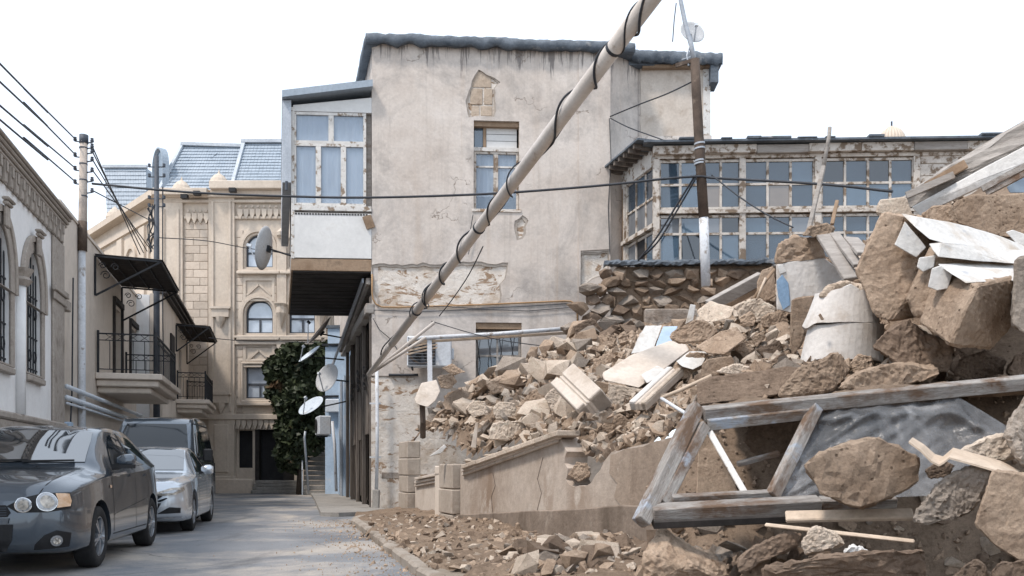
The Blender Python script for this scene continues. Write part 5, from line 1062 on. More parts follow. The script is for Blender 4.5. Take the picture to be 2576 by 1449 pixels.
hull('plaster_slab', 'small white triangular piece by the sloping coping', 'plaster slab', [(1080, 1148), (1118, 1118), (1124, 1124), (1110, 1140)], 16.0, .1, G['whiteplaster'], sub=1, amp=.006, group=S1)
# beams and sticks on the heap
def stick(name, label, cat, pts, r, m, g='loose timbers and sticks on the heap', n=7):
    a = [P(*p) for p in pts]; c = a[0]; o = tag(MB().tube([p - c for p in a], r, n).build(name, m, smooth=True), label, cat, g); o.location = c; return o
def beam(name, label, a, b_, w_, h, m, cat='beam', up=(0, -.5, 1), g='loose timbers and sticks on the heap'):
    a = P(*a); o = tag(MB().bar((0, 0, 0), P(*b_) - a, w_, h, up).build(name, m, bevel=.008), label, cat, g); o.location = a; return o
beam('beam', 'grey diagonal beam propped below the glazed gallery', (1780, 772, 14.8), (1912, 700, 15.2), .1, .22, G['wood_grey'])
beam('beam', 'dark underside timber below the grey diagonal beam', (1800, 782, 14.9), (1904, 728, 15.3), .1, .1, G['wood_brown'])
beam('beam', 'tall grey split stake rising in front of the gallery panes', (2034, 580, 12.2), (2072, 420, 12.4), .055, .09, G['wood_grey']); stick('stick', 'thin splinter at the top of the tall stake', 'stick', [(2070, 430, 12.39), (2086, 338, 12.45), (2087, 320, 12.45)], .028, G['wood_grey'])
beam('beam', 'short orange-brown stake beside the tall grey one', (2093, 565, 11.9), (2106, 505, 12.0), .05, .05, G['wood_brown'])
stick('stick', 'thin twig leaning at the left end of the curved wall fragment', 'stick', [(1896, 752, 13.2), (1920, 715, 13.2), (1948, 678, 13.3)], .025, G['wood_brown'])
stick('stick', 'second twig crossing below the first beside the stone', 'stick', [(1905, 752, 13.1), (1915, 725, 13.1), (1926, 700, 13.2)], .02, G['wood_pale'])
blk('stone stump standing below the gallery corner', [(1904, 712), (1915, 678), (1946, 668), (1952, 745), (1925, 760), (1906, 745)], 13.8, .5, 'limestone')
stick('lath', 'long pale lath lying across the wide brown block', 'stick', [(1664, 1001, 9.3), (1710, 982, 9.2), (1762, 958, 9.15), (1790, 945, 9.1)], .022, G['wood_pale']); stick('lath', 'short white lath pointing at the window frame corner', 'stick', [(1664, 1002, 9.3), (1700, 1025, 8.8), (1728, 1042, 8.4)], .018, G['polewhite'])

# ---------------------------------------------------------------- fallen window frame with torn plastic sheet
FY = lambda v: 6.15 + (1310 - v) / 285 * .6
pf = lambda u, v, d=0: P(u, v, FY(v) + d)
fo = pf(1620, 1310); e = empty('fallen_window_frame', fo, 0, 'large weathered grey timber window frame lying tilted on the rubble', 'window frame')
def fb(nm, a, b_, wpx, th=.07, d=0, m='wood_greyx'):
    A0 = pf(*a, d) - fo; B0 = pf(*b_, d) - fo; wd = wpx / CF * 6.4
    o = MB().bar((0, 0, 0), ((B0 - A0).length, 0, 0), th, wd).build(nm, G[m], e, bevel=.006)
    t = (B0 - A0).normalized(); nrm = Vector((0, -.93, -.36)).cross(t).normalized(); dn = t.cross(nrm); M = Matrix((t, -dn, nrm)).transposed(); o.rotation_euler = M.to_euler(); o.location = A0; return o
fb('left_stile', (1612, 1314), (1752, 1024), 36, .1)
fb('top_rail', (1768, 1042), (2640, 956), 36, .1)
fb('sash_stile', (1668, 1268), (1772, 1070), 30, .06, .03)
fb('sash_top_rail', (1778, 1068), (2036, 1040), 30, .06, .03)
fb('mullion', (2054, 1022), (1942, 1250), 32, .07, .01)
fb('sash_bottom_rail', (1690, 1258), (1940, 1246), 26, .06, .03)
fb('bottom_rail', (1640, 1290), (2060, 1268), 34, .12)
fb('bottom_rail', (2062, 1268), (2250, 1262), 30, .1, .03)
fb('broken_glazing_bar', (1786, 1088), (1876, 1244), 16, .05, .08, 'wood_white')
fb('broken_glazing_bar', (1855, 1168), (1960, 1140), 14, .04, .35, 'wood_greyx')
fb('lower_beam', (1640, 1312), (2000, 1296), 20, .14, .06, 'wood_dark')
fb('right_mullion', (2600, 985), (2540, 1095), 26, .06, .06)
sheetp = MB(); nu, nv = 90, 36; vs = []
for j in range(nv + 1):
    for i in range(nu + 1):
        s, t = i / nu, j / nv; ut = 2062 + (2560 - 2062) * s; vt = 1026 - 28 * math.sin(s * 2.6) + max(0, s - .7) * 260; ub = 1945 + (2480 - 1945) * s; vb = 1262 - 20 * s
        u = ut + (ub - ut) * t; v = vt + (vb - vt) * t
        wv = .07 * mnoise.noise((s * 5, t * 3, 2)) + .05 * mnoise.noise((s * 13 + t * 7, t * 4, 4)) + .02 * mnoise.noise((s * 30 - t * 12, t * 8, 6)) + .06 * math.exp(-((t - .12 - .05 * s) / .06) ** 2)
        vs.append(tuple(P(u, v, FY(v) + .07 - wv) - fo))
sheetp.add(vs, [(j * (nu + 1) + i, j * (nu + 1) + i + 1, (j + 1) * (nu + 1) + i + 1, (j + 1) * (nu + 1) + i) for j in range(nv) for i in range(nu)])
sheetp.build('plastic_sheet', G['plastic'], e, smooth=True)
hull('shade_slab', 'dust-coloured slab added to shade the hollow behind the window frame', 'shade slab', [(1790, 1030, 6.85), (2640, 945, 6.9), (2640, 968, 8.6), (1840, 1020, 8.8), (2200, 985, 8.8), (1790, 1040, 6.85), (2640, 958, 6.9), (2640, 980, 8.6), (1840, 1032, 8.8)], 7, 0, G['soil'], sub=4, amp=.05)  # added slab that keeps daylight out of the hollow behind the frame
blk('tan upright slab seen through the empty window sash', [(1755, 1095), (1805, 1090), (1840, 1180), (1860, 1255), (1750, 1265)], 7.3, .2, 'limestone', sub=2)
stn('dark boulder hanging behind the empty window sash', [(1870, 1100), (1900, 1060), (2010, 1040), (2005, 1110), (1950, 1150), (1895, 1140)], 7.4, .5, 'limedark')

# ---------------------------------------------------------------- stones in the right foreground
stn('biggest tan boulder lying on the window frame', [(2024, 1164), (2080, 1131), (2205, 1097), (2233, 1115), (2313, 1147), (2317, 1216), (2285, 1238), (2169, 1282), (2116, 1274), (2056, 1240), (2022, 1180), (2150, 1120, 5.75)], 5.55, .4, 'limestone', amp=.03, sub=3, back=.88)
stn('dark pitted stone right of the biggest boulder', [(2289, 1304), (2361, 1216), (2417, 1180), (2461, 1166), (2495, 1184), (2477, 1236), (2449, 1296), (2397, 1314), (2305, 1322)], 5.3, .35, 'limegrey', amp=.035)
blk('flat-faced stone with white edge at the right picture edge', [(2489, 1196), (2501, 1180), (2580, 1190), (2640, 1204), (2640, 1408), (2562, 1414), (2497, 1374), (2449, 1322), (2469, 1272)], 5.0, .35, 'limestone')
stn('pale flat stone under the folded cardboard', [(2400, 1135), (2477, 1103), (2540, 1089), (2560, 1150), (2480, 1172)], 5.8, .4, 'limepale')
stn('tall grey rock cut by the right picture edge', [(2533, 1095), (2545, 1047), (2585, 1000), (2640, 1000), (2640, 1180), (2570, 1172)], 5.5, .4, 'limegrey')
stn('small dark rock behind the pitted stone', [(2325, 1184), (2365, 1154), (2400, 1168), (2390, 1200), (2340, 1205)], 5.9, .3, 'limedark')
stn('wedge-shaped slab at the foot of the window frame corner', [(1615, 1392), (1659, 1326, 6.3), (1684, 1338, 6.5), (1806, 1400, 6.4), (1850, 1475), (1623, 1480), (1740, 1420, 6.0)], 6.1, .35, 'limestone')
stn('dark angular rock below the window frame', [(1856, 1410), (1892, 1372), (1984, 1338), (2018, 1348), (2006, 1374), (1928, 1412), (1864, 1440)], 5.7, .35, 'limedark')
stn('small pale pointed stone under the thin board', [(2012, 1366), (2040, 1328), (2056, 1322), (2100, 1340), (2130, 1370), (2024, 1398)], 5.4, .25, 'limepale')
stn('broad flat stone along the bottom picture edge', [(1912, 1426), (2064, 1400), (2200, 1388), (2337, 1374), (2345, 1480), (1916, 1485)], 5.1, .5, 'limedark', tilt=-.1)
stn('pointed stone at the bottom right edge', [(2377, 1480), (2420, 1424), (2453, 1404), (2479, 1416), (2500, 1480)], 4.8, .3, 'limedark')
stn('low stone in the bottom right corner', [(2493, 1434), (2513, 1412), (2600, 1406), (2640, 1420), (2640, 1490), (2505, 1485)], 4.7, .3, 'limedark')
hull('plaster_slab', 'crumbled white plaster lump on the broad flat stone', 'plaster slab', [(2124, 1390), (2140, 1376), (2172, 1372), (2184, 1386), (2160, 1396)], 5.2, .15, G['whiteplaster'], sub=3, amp=.05, group=S1)
beam('board', 'thin pale board slanting under the window frame', (1924, 1320, 5.75), (2301, 1362, 5.35), .035, .02, G['wood_pale'], 'board')
beam('board', 'wider pale board under the biggest boulder', (1976, 1300, 5.95), (2297, 1294, 5.75), .10, .035, G['wood_pale'], 'board', (0, -.8, 1))
cb = MB(); prof = [(2296, 1100), (2325, 1118), (2352, 1142), (2372, 1148), (2384, 1138), (2398, 1126), (2465, 1144), (2520, 1160), (2566, 1184)]; vs = []
for i, (u, v) in enumerate(prof): vs += [P(u, v, 5.6), P(u - 10, v + 10 + 14 * min(1, i / 4), 5.25)]
c0 = vs[0].copy(); o = cb.add([p - c0 for p in vs] + [p - c0 - Vector((0, 0, .012)) for p in vs], [(2 * i, 2 * i + 2, 2 * i + 3, 2 * i + 1) for i in range(8)] + [(18 + 2 * i, 18 + 2 * i + 1, 18 + 2 * i + 3, 18 + 2 * i + 2) for i in range(8)] + [(2 * i + 1, 2 * i + 3, 18 + 2 * i + 3, 18 + 2 * i + 1) for i in range(8)]).build('cardboard', G['wood_pale'])
o.location = c0; tag(o, 'folded brown cardboard sheet right of the biggest boulder', 'cardboard')

# ---------------------------------------------------------------- loose stones: individuals where they show, gravel as stuff
LM = {'the thick cornice block': (1475, 1010), 'the long slender cornice moulding': (1655, 990), 'the largest cream slab': (1620, 915), 'the white bowl-shaped stone': (1740, 918), 'the tilted brown ashlar': (1812, 858), 'the blue-grey board': (1675, 848), 'the plaster drum': (2115, 815), 'the curved wall fragment': (2020, 700), 'the tall tan slab': (2015, 820), 'the largest fallen block': (2240, 680), 'the dark leaning slab': (2300, 870), 'the wide brown block': (1880, 975), 'the tan wedge stone': (2050, 945), 'the pale boulder': (1575, 1005), 'the long whitish stone': (1290, 1083), 'the pale rounded boulder': (1270, 1032), 'the hanging plaster piece': (1075, 990), 'the squarish stone': (1125, 960), 'the buried window': (1255, 900), 'the end of the stone wall': (1500, 780), 'the grey diagonal beam': (1850, 735), 'the gap in the broken wall': (1460, 1190), 'the window frame corner': (1620, 1310), 'the biggest boulder': (2170, 1190), 'the thin pale board': (2110, 1342), 'the broad flat bottom stone': (2130, 1430), 'the pitted dark stone': (2390, 1250), 'the flat-faced edge stone': (2550, 1300), 'the wedge-shaped slab': (1720, 1410), 'the wall pier': (1138, 1240), 'the kerb bend': (905, 1320), 'the roof slab': (2400, 450), 'the stone stump': (1928, 715), 'the upright cream board': (1194, 1095), 'the tan tilted slab': (1345, 1000), 'the empty sash': (1850, 1170)}
CN = {'limestone': 'tan', 'limedark': 'dark', 'limepale': 'pale', 'limegrey': 'grey'}; SEEN = {}; LOOSE = []
def place_label(o, s, mn):
    p = o.location; u = CX + p.x / p.y * CF; v = CH - (p.z - CAMZ) / p.y * CF; LOOSE.append((o, s, mn, u, v))
def finish_labels():
    rows = {}
    for o, s, mn, u, v in LOOSE:
        d, nm = min((math.hypot(u - a, v - b), n) for n, (a, b) in LM.items()); a = math.degrees(math.atan2(LM[nm][1] - v, u - LM[nm][0])) % 360
        rel = ('right of', 'above and right of', 'above', 'above and left of', 'left of', 'below and left of', 'below', 'below and right of')[int((a + 22.5) // 45) % 8]
        px = s * CF / o.location.y; sz = 'small' if px < 22 else 'middling' if px < 45 else 'large'
        rows.setdefault((sz, CN[mn], rel, nm), []).append((d, o))
    for (sz, c, rel, nm), l in rows.items():
        l.sort(key=lambda t: t[0])
        for i, (d, o) in enumerate(l): o['label'] = f'{sz} {c} stone {rel} {nm}' + ('' if len(l) == 1 else ', ' + ('nearest', 'second nearest', 'third nearest', 'fourth nearest', 'fifth nearest', 'sixth nearest', 'seventh nearest', 'eighth nearest', 'ninth nearest')[min(i, 8)] + ' one')
rnd = random.Random(21)
def drop(n, gen, mats_, smin, smax, label, group, zf, sink=.25, pw=2.0):
    k = 0; tries = 0
    while k < n and tries < n * 30:
        tries += 1; x, y = gen()
        if y > 8.6 and zf is H and x < wall_x(y) + .3: continue
        if group.startswith('stones on') and not 9.9 < y < 15.6: continue
        s = smin + (smax - smin) * rnd.random() ** pw; mn = rnd.choice(mats_); o = link('loose_stone', rnd.choice(RM[mn])); z = zf(x, y)
        o.location = (x, y, z + s * (.5 - sink) * .7); o.scale = (s * rnd.uniform(.8, 1.4), s * rnd.uniform(.8, 1.2), s * rnd.uniform(.7, 1.0)); o.rotation_euler = (rnd.uniform(-.6, .6), rnd.uniform(-.6, .6), rnd.uniform(0, 6.3)); tag(o, label, 'stone', group); place_label(o, s, mn); k += 1
def band(u0, u1, y0, y1):
    def g():
        y = rnd.uniform(y0, y1); u = rnd.uniform(u0, u1); return (u - CX) / CF * y, y
    return g
ML = ['limestone', 'limestone', 'limepale', 'limepale', 'limepale', 'limegrey']; MD = ['limestone', 'limedark', 'limedark', 'limegrey']
drop(100, band(1090, 1480, 12.5, 20), ML, .2, .68, 'loose tan stone in the left slope of the heap below the facade', 'loose stones on the left slope', H)
drop(45, band(1480, 1760, 10.2, 16), ML, .12, .45, 'loose stone scattered around the cream slabs in mid heap', 'loose stones around the slabs', H)
drop(40, band(1740, 2200, 8.6, 13.5), ['limestone', 'limestone', 'limedark', 'limepale'], .1, .4, 'loose brown stone between the big blocks of the heap', 'loose stones among the big blocks', H)
drop(26, band(1710, 1960, 11.8, 14.2), ['limepale', 'limepale', 'limestone'], .14, .5, 'x', 'pale stones below the diagonal beam', H)
drop(14, band(1440, 1620, 19.0, 20.4), MD, .25, .6, 'dark fallen stone at the foot of the rubble-stone wall', 'stones under the stone wall', H)
drop(20, band(2160, 2420, 11.5, 14.5), ML, .12, .4, 'stone on the crest of the heap near the roof slab', 'crest stones', H)
drop(42, band(1300, 1540, 7.6, 9.8), ML + ['limedark'], .1, .34, 'loose stone in the pile at the foot of the broken wall', 'stones at the wall foot', lambda x, y: max(H2(x, y), .1), pw=1.4)
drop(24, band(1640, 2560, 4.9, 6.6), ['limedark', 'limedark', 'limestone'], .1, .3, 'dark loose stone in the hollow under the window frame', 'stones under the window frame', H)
def wall_top():
    t = rnd.uniform(1175, 1560); x, z = W.px(t, 1175 - (t - 1160) * .36, -.1); p = W.O + W.M @ Vector((x, .12 + rnd.uniform(-.12, .2), 0)); return p.x, p.y
drop(26, wall_top, ML, .1, .3, 'x', 'stones on the sloping coping', lambda x, y: max(.9, 1.12 + (16 - y) * .105), sink=.1)
drop(30, band(1080, 1320, 9.5, 17), ML, .08, .22, 'small stone in the dusty scree beside the kerb', 'stones along the kerb', H2)
finish_labels()
def chunk_stuff(name, label, specs, seed):
    """smaller broken stones past the countable ones, joined"""
    rn = random.Random(seed); vs = []; fs = []; mi = []; ks = ['limestone', 'limepale', 'limedark', 'limegrey']; me = bpy.data.meshes.new(name); protos = {k: [( [v.co.copy() for v in m.vertices], [tuple(p.vertices) for p in m.polygons]) for m in RS[k]] for k in ks}
    for (n, u0, u1, y0, y1, zf, s0, s1, wts) in specs:
        for _ in range(n):
            y = rn.uniform(y0, y1); x = (rn.uniform(u0, u1) - CX) / CF * y
            if zf is H and (y > 8.6 and x < wall_x(y) + .22): continue
            if zf is H2 and (x < 1.5 - .2625 * y or (y > 8.6 and x > wall_x(y) - .05)): continue
            s = s0 + (s1 - s0) * rn.random() ** 2.2; k = rn.choices(ks, wts)[0]; V_, F2 = rn.choice(protos[k]); M = Euler((rn.uniform(0, 6.3), rn.uniform(-.5, .5), rn.uniform(0, 6.3))).to_matrix(); sc = Vector((s * rn.uniform(.8, 1.5), s, s * rn.uniform(.6, 1))); o = Vector((x, y, zf(x, y) + s * .12)); b0 = len(vs)
            vs += [tuple(M @ Vector((v.x * sc.x, v.y * sc.y, v.z * sc.z)) + o) for v in V_]; fs += [tuple(i + b0 for i in f) for f in F2]; mi += [ks.index(k)] * len(F2)
    me.from_pydata(vs, [], fs)
    for k in ks: me.materials.append(G[k])
    me.polygons.foreach_set('material_index', mi); me.update(); return tag(link(name, me), label, 'rubble', kind='stuff')
RS = {mn: [rock_mesh('chip', 300 + i * 5 + len(mn), G[mn], n=8 + i % 4, boxy=.95, flatz=(.75, .95, .5)[i % 3]) for i in range(6)] for mn in ('limestone', 'limedark', 'limepale', 'limegrey')}
chunk_stuff('broken_stones', 'dense broken stones covering the heap between the bigger pieces', [(1100, 1060, 1500, 11.5, 20.2, H, .08, .34, (4, 4, 1, 1)), (1700, 1480, 1980, 9.0, 17, H, .06, .26, (4, 4, 1, 1)), (900, 1900, 2420, 8.6, 16, H, .06, .3, (4, 2, 2, 1)), (90, 1415, 1535, 10.3, 11.6, H, .08, .26, (4, 2, 2, 1)), (700, 1620, 2600, 4.8, 8.2, H, .05, .26, (2, 1, 4, 1)), (420, 1240, 1600, 7.4, 12, H2, .04, .18, (4, 2, 2, 1)), (1900, 930, 1500, 8.3, 18.5, H2, .03, .15, (4, 2, 2, 1)), (260, 1330, 1600, 7.4, 9.6, H2, .06, .26, (4, 2, 2, 1))], 77)  # mostly dark chips below the window frame stand in for shaded gaps
gv = MB(); rnd = random.Random(31)
def pebble(x, y, z, s):
    M = Euler((rnd.uniform(0, 6), rnd.uniform(0, 6), rnd.uniform(0, 6))).to_matrix(); q_ = [Vector(p) * s * rnd.uniform(.6, 1.2) for p in ((1, 0, 0), (-1, 0, 0), (0, .8, 0), (0, -.8, 0), (0, 0, .6), (0, 0, -.6))]
    gv.add([M @ p + Vector((x, y, z)) for p in q_], [(0, 2, 4), (2, 1, 4), (1, 3, 4), (3, 0, 4), (2, 0, 5), (1, 2, 5), (3, 1, 5), (0, 3, 5)])
for (n, u0, u1, y0, y1, zf, s0, s1) in ((9000, 1060, 2300, 9, 20, H, .02, .12), (3600, 1200, 1620, 7.2, 17, H2, .01, .05), (2200, 1620, 2600, 4.6, 8.8, H, .01, .05), (1800, 920, 1300, 8.8, 18.5, H2, .008, .03)):
    for _ in range(n):
        y = rnd.uniform(y0, y1); x = (rnd.uniform(u0, u1) - CX) / CF * y
        if zf is H and (y > 8.6 and x < wall_x(y) + .25 or x > y * .66): continue
        if zf is H2 and (x < 1.416 - .2625 * y or (y > 8.6 and x > wall_x(y) - .05)): continue
        s = s0 + (s1 - s0) * rnd.random() ** 3; pebble(x, y, zf(x, y) + s * .3, s)
tag(gv.build('gravel', G['limestone']), 'crushed stone gravel spread over the heap and kerb', 'gravel', kind='stuff')
gv = MB()
for _ in range(2600):
    y = 7.5 + 11 * rnd.random() ** 1.3; x = 1.416 - .2625 * y - abs(rnd.gauss(0, .55)); s = .004 + .02 * rnd.random() ** 5; pebble(x, y, .002, s)
for _ in range(70):
    y = 8.5 + 9 * rnd.random(); x = 1.38 - .2625 * y - abs(rnd.gauss(0, .22)); s = .02 + .04 * rnd.random() ** 2; pebble(x, y, .004, s)
tag(gv.build('street_grit', G['limestone']), 'grit scattered on the street beside the kerb', 'gravel', kind='stuff')
# ---------------------------------------------------------------- vehicles
def cr(p0, p1, p2, p3, t):
    return tuple(.5 * ((2 * b) + (c - a) * t + (2 * a - 5 * b + 4 * c - d) * t * t + (3 * b - a - 3 * c + d) * t ** 3) for a, b, c, d in zip(p0, p1, p2, p3))
def loft(st, sub=6, psub=4):
    """stations: (y, [(x,z) half profile from sill to centre line]) -> closed smooth body"""
    rows = []
    for y, pr in st:
        row = []; m = len(pr)
        for i in range(m - 1):
            for k in range(psub):
                row.append(cr(pr[max(i - 1, 0)], pr[i], pr[i + 1], pr[min(i + 2, m - 1)], k / psub))
        row.append(pr[-1]); rows.append([(x, y, z) for x, z in row])
    out = []; m = len(rows)
    for i in range(m - 1):
        for k in range(sub):
            t = k / sub; out.append([cr(a, b, c, d, t) for a, b, c, d in zip(rows[max(i - 1, 0)], rows[i], rows[i + 1], rows[min(i + 2, m - 1)])])
    out.append(rows[-1]); n = len(out[0]); mb = MB()
    full = [[(-x, y, z) for x, y, z in r[:-1]] + [r[-1]] + r[:-1][::-1] for r in out]; N_ = len(full[0])
    vs = [p for r in full for p in r]; fs = [(i * N_ + j, i * N_ + j + 1, (i + 1) * N_ + j + 1, (i + 1) * N_ + j) for i in range(len(full) - 1) for j in range(N_ - 1)]
    fs += [(i * N_, (i + 1) * N_, (i + 1) * N_ + N_ - 1, i * N_ + N_ - 1) for i in range(len(full) - 1)]
    fs += [tuple(range(N_))[::-1], tuple((len(full) - 1) * N_ + j for j in range(N_))]
    mb.add(vs, [f[::-1] for f in fs]); return mb
def prof(zb, ws, wm, zm, wb, zbelt, wt, zte, zt): return [(ws * .82, zb), (ws, zb + .05), (wm, zm), (wb + .004, zbelt - .06), (wb - .012, zbelt), (wt + (wb - wt) * .10, zte - .05 if zte - zbelt > .2 else zte - .015), (wt * .86, zte + (zt - zte) * .55), (wt * .45, zt - .008), (0, zt)]
def patch(bvh, poly, d, off, m, name, parent, res=.06, smooth=True, thick=0.0):
    """lay a flat outline (side coordinate, z) on the body along direction d"""
    d = Vector(d).normalized(); r = d.cross(Vector((0, 0, 1))).normalized(); bm = bmesh.new()
    f = bm.faces.new([bm.verts.new((a, b, 0)) for a, b in poly]); xs = [p[0] for p in poly]; zs = [p[1] for p in poly]
    for ax, lo, hi in (((1, 0, 0), min(xs), max(xs)), ((0, 1, 0), min(zs), max(zs))):
        k = lo + res
        while k < hi - 1e-4:
            bmesh.ops.bisect_plane(bm, geom=bm.verts[:] + bm.edges[:] + bm.faces[:], plane_co=Vector(ax) * k, plane_no=ax); k += res
    bm.normal_update(); last = None
    for v in bm.verts:
        o = r * v.co.x + Vector((0, 0, 1)) * v.co.y - d * 6; h = bvh.ray_cast(o, d)
        if h[0] is not None: v.co = h[0] - d * off * .5 + h[1] * off * (1 if h[1].dot(d) < 0 else -1); last = v.co.copy()
        elif last is not None: v.co = last
    bmesh.ops.triangulate(bm, faces=bm.faces[:]); bmesh.ops.recalc_face_normals(bm, faces=bm.faces[:])
    for fc in bm.faces:
        if fc.normal.dot(d) > 0: fc.normal_flip()
    return bm_obj(bm, name, m, parent, smooth)
def circle(cx, cz, r, n=20, a0=0): return [(cx + r * math.cos(a0 + 2 * math.pi * i / n), cz + r * math.sin(a0 + 2 * math.pi * i / n)) for i in range(n)]
def wheel(parent, x, y, r, side, wd=.2, spokes=5):
    w_ = empty('wheel', (x, y, r), 0); w_.parent = parent
    M = Matrix.Rotation(R(90) * side, 4, 'Y')
    t = MB().lathe([(r * .64, -wd / 2), (r * .9, -wd / 2), (r * .985, -wd * .42), (r, -wd * .25), (r, wd * .25), (r * .985, wd * .42), (r * .9, wd / 2), (r * .66, wd / 2 - .005), (r * .64, wd / 2 - .02), (r * .64, -wd / 2)], 32, M).build('tyre', G['tyre'], w_, smooth=True)
    b = MB().lathe([(r * .66, wd / 2 - .012), (r * .62, wd / 2 - .01), (r * .58, wd * .18), (r * .56, -wd * .3)], 32, M)
    for k in range(spokes):
        for da in (-.13, .13):
            a = 2 * math.pi * k / spokes; p0 = M @ Vector((r * .12 * math.cos(a), r * .12 * math.sin(a), wd * .42)); p1 = M @ Vector((r * .61 * math.cos(a + da), r * .61 * math.sin(a + da), wd * .38)); b.bar(p0, p1, r * .075, .03, M @ Vector((0, 0, 1)))
    b.lathe([(r * .17, wd * .3), (r * .17, wd * .44), (0, wd * .46)], 14, M).build('rim', G['rim'], w_)
    MB().lathe([(r * .56, -wd * .3), (0, -wd * .28)], 20, M).build('brake_disc', G['blackpl'], w_)
    return w_
def vehicle(name, label, cat, loc, rz, sc, st, paintm, wheels, wr_, arch=1.16, spokes=5):
    e = empty(name, loc, rz, label, cat); e.scale = (sc,) * 3
    body = loft(st).build('body', paintm, e, smooth=True)
    bm = bmesh.new(); bm.from_mesh(body.data); bmesh.ops.remove_doubles(bm, verts=bm.verts[:], dist=1e-5); bmesh.ops.recalc_face_normals(bm, faces=bm.faces[:]); bm.to_mesh(body.data); bm.free()
    # hollow wheel arches
    cm = []
    for (x, y) in wheels:
        c = MB(); n = 28; X0, X1 = (.5, 1.3) if x > 0 else (-1.3, -.5)
        ring = [(y + wr_ * arch * math.cos(2 * math.pi * k / n), wr_ + .01 + wr_ * arch * math.sin(2 * math.pi * k / n)) for k in range(n)]
        c.add([(X0, a, b) for a, b in ring] + [(X1, a, b) for a, b in ring], [(k, (k + 1) % n, n + (k + 1) % n, n + k) for k in range(n)] + [tuple(range(n))[::-1], tuple(n + k for k in range(n))])
        o = c.build('arch_cutter', paintm, e); md = body.modifiers.new('arch', 'BOOLEAN'); md.object = o; md.operation = 'DIFFERENCE'; md.solver = 'EXACT'; cm.append(o)
    dg = bpy.context.evaluated_depsgraph_get(); bvh = BVHTree.FromObject(body, dg)
    lm = bpy.data.meshes.new_from_object(body.evaluated_get(dg)); body.modifiers.clear(); body.data = lm
    raw = bvh
    for o in cm: bpy.data.objects.remove(o, do_unlink=True)
    lm.polygons.foreach_set('use_smooth', [True] * len(lm.polygons))
    try: lm.set_sharp_from_angle(angle=R(38))
    except Exception: pass
    for (x, y) in wheels:
        wheel(e, x, y, wr_, 1 if x > 0 else -1, spokes=spokes)
        ln = MB(); aa = [R(4 + 172 * k / 24) for k in range(25)]; x0, x1 = math.copysign(.46, x), math.copysign(.80, x)
        ln.add([(xx, y + wr_ * 1.15 * math.cos(t), wr_ + .01 + wr_ * 1.15 * math.sin(t)) for xx in (x0, x1) for t in aa], [(k, k + 1, 26 + k, 25 + k) for k in range(24)] + [tuple(range(25))]).build('wheel_well', G['blackpl'], e)
    return e, body, bvh
L_ = (-1, 0, 0); F_ = (0, 1, 0)   # rays: onto the left flank (+x), onto the front

# grey hatchback -------------------------------------------------
hs = [(0.0, prof(.30, .50, .56, .48, .55, .66, .42, .70, .715)), (.06, prof(.23, .66, .71, .48, .68, .74, .52, .79, .805)), (.2, prof(.20, .775, .80, .50, .76, .80, .60, .865, .885)), (.45, prof(.20, .835, .85, .52, .815, .85, .66, .915, .94)), (.8, prof(.20, .85, .866, .55, .835, .90, .68, .965, .99)), (1.12, prof(.20, .852, .866, .57, .838, .93, .69, 1.01, 1.04)),
      (1.3, prof(.20, .852, .866, .57, .84, .945, .672, 1.115, 1.145)), (1.55, prof(.20, .852, .866, .57, .842, .96, .635, 1.265, 1.30)), (1.82, prof(.20, .852, .866, .57, .845, .975, .60, 1.395, 1.435)), (2.1, prof(.2, .852, .866, .57, .847, .985, .59, 1.452, 1.497)), (2.5, prof(.2, .852, .866, .57, .847, 1.0, .585, 1.468, 1.517)), (3.0, prof(.2, .85, .866, .57, .845, 1.02, .575, 1.455, 1.505)), (3.4, prof(.2, .84, .862, .58, .835, 1.045, .56, 1.41, 1.455)), (3.68, prof(.22, .82, .845, .6, .81, 1.06, .545, 1.33, 1.37)), (3.88, prof(.26, .78, .80, .62, .765, 1.03, .56, 1.13, 1.16)), (4.0, prof(.33, .7, .72, .62, .69, .92, .55, .97, .99)), (4.04, prof(.4, .6, .62, .62, .6, .84, .5, .88, .89))]
e, body, bv = vehicle('hatchback', 'dusty steel-grey hatchback parked nose-out at the left edge', 'car', (-5.33, 8.70, 0), R(11), 1.085, hs, G['paintgrey'], [(.755, .83), (-.755, .83), (.755, 3.33), (-.755, 3.33)], .312, 1.17, 5)
ws_ = [(-.60, 1.075), (.60, 1.075), (.56, 1.3), (.525, 1.415), (.3, 1.43), (-.3, 1.43), (-.525, 1.415), (-.56, 1.3)]
patch(bv, ws_, F_, .006, G['carglass'], 'windscreen', e)
# along L_ the side coordinate equals y
patch(bv, [(1.55, 1.03), (2.32, 1.03), (2.30, 1.40), (2.02, 1.385), (1.78, 1.25)], L_, .006, G['carglass'], 'side_window', e)
patch(bv, [(2.40, 1.03), (3.05, 1.06), (3.22, 1.18), (2.95, 1.375), (2.40, 1.405)], L_, .006, G['carglass'], 'side_window', e)
patch(bv, [(2.33, 1.0), (2.39, 1.0), (2.39, 1.42), (2.31, 1.42)], L_, .008, G['blackpl'], 'pillar_trim', e)
for pts in ([(1.32, .98), (1.335, .98), (1.335, .33), (1.32, .33)], [(2.36, 1.0), (2.37, 1.0), (2.37, .30), (2.36, .30)], [(3.12, 1.02), (3.13, 1.02), (3.02, .62), (3.01, .62)], [(1.3, .30), (3.0, .30), (3.0, .31), (1.3, .31)]): patch(bv, pts, L_, .0025, G['blackpl'], 'door_seam', e)
patch(bv, [(1.35, .50), (2.95, .62), (2.95, .635), (1.35, .515)], L_, .004, G['paintvan'], 'door_crease', e)
for y in (2.16, 3.0): patch(bv, [(y - .09, .905), (y + .09, .915), (y + .09, .945), (y - .09, .935)], L_, .02, G['paintgrey'], 'door_handle', e)
patch(bv, [(1.20, .80), (1.27, .80), (1.27, .83), (1.20, .83)], L_, .006, G['amber'], 'side_repeater', e)
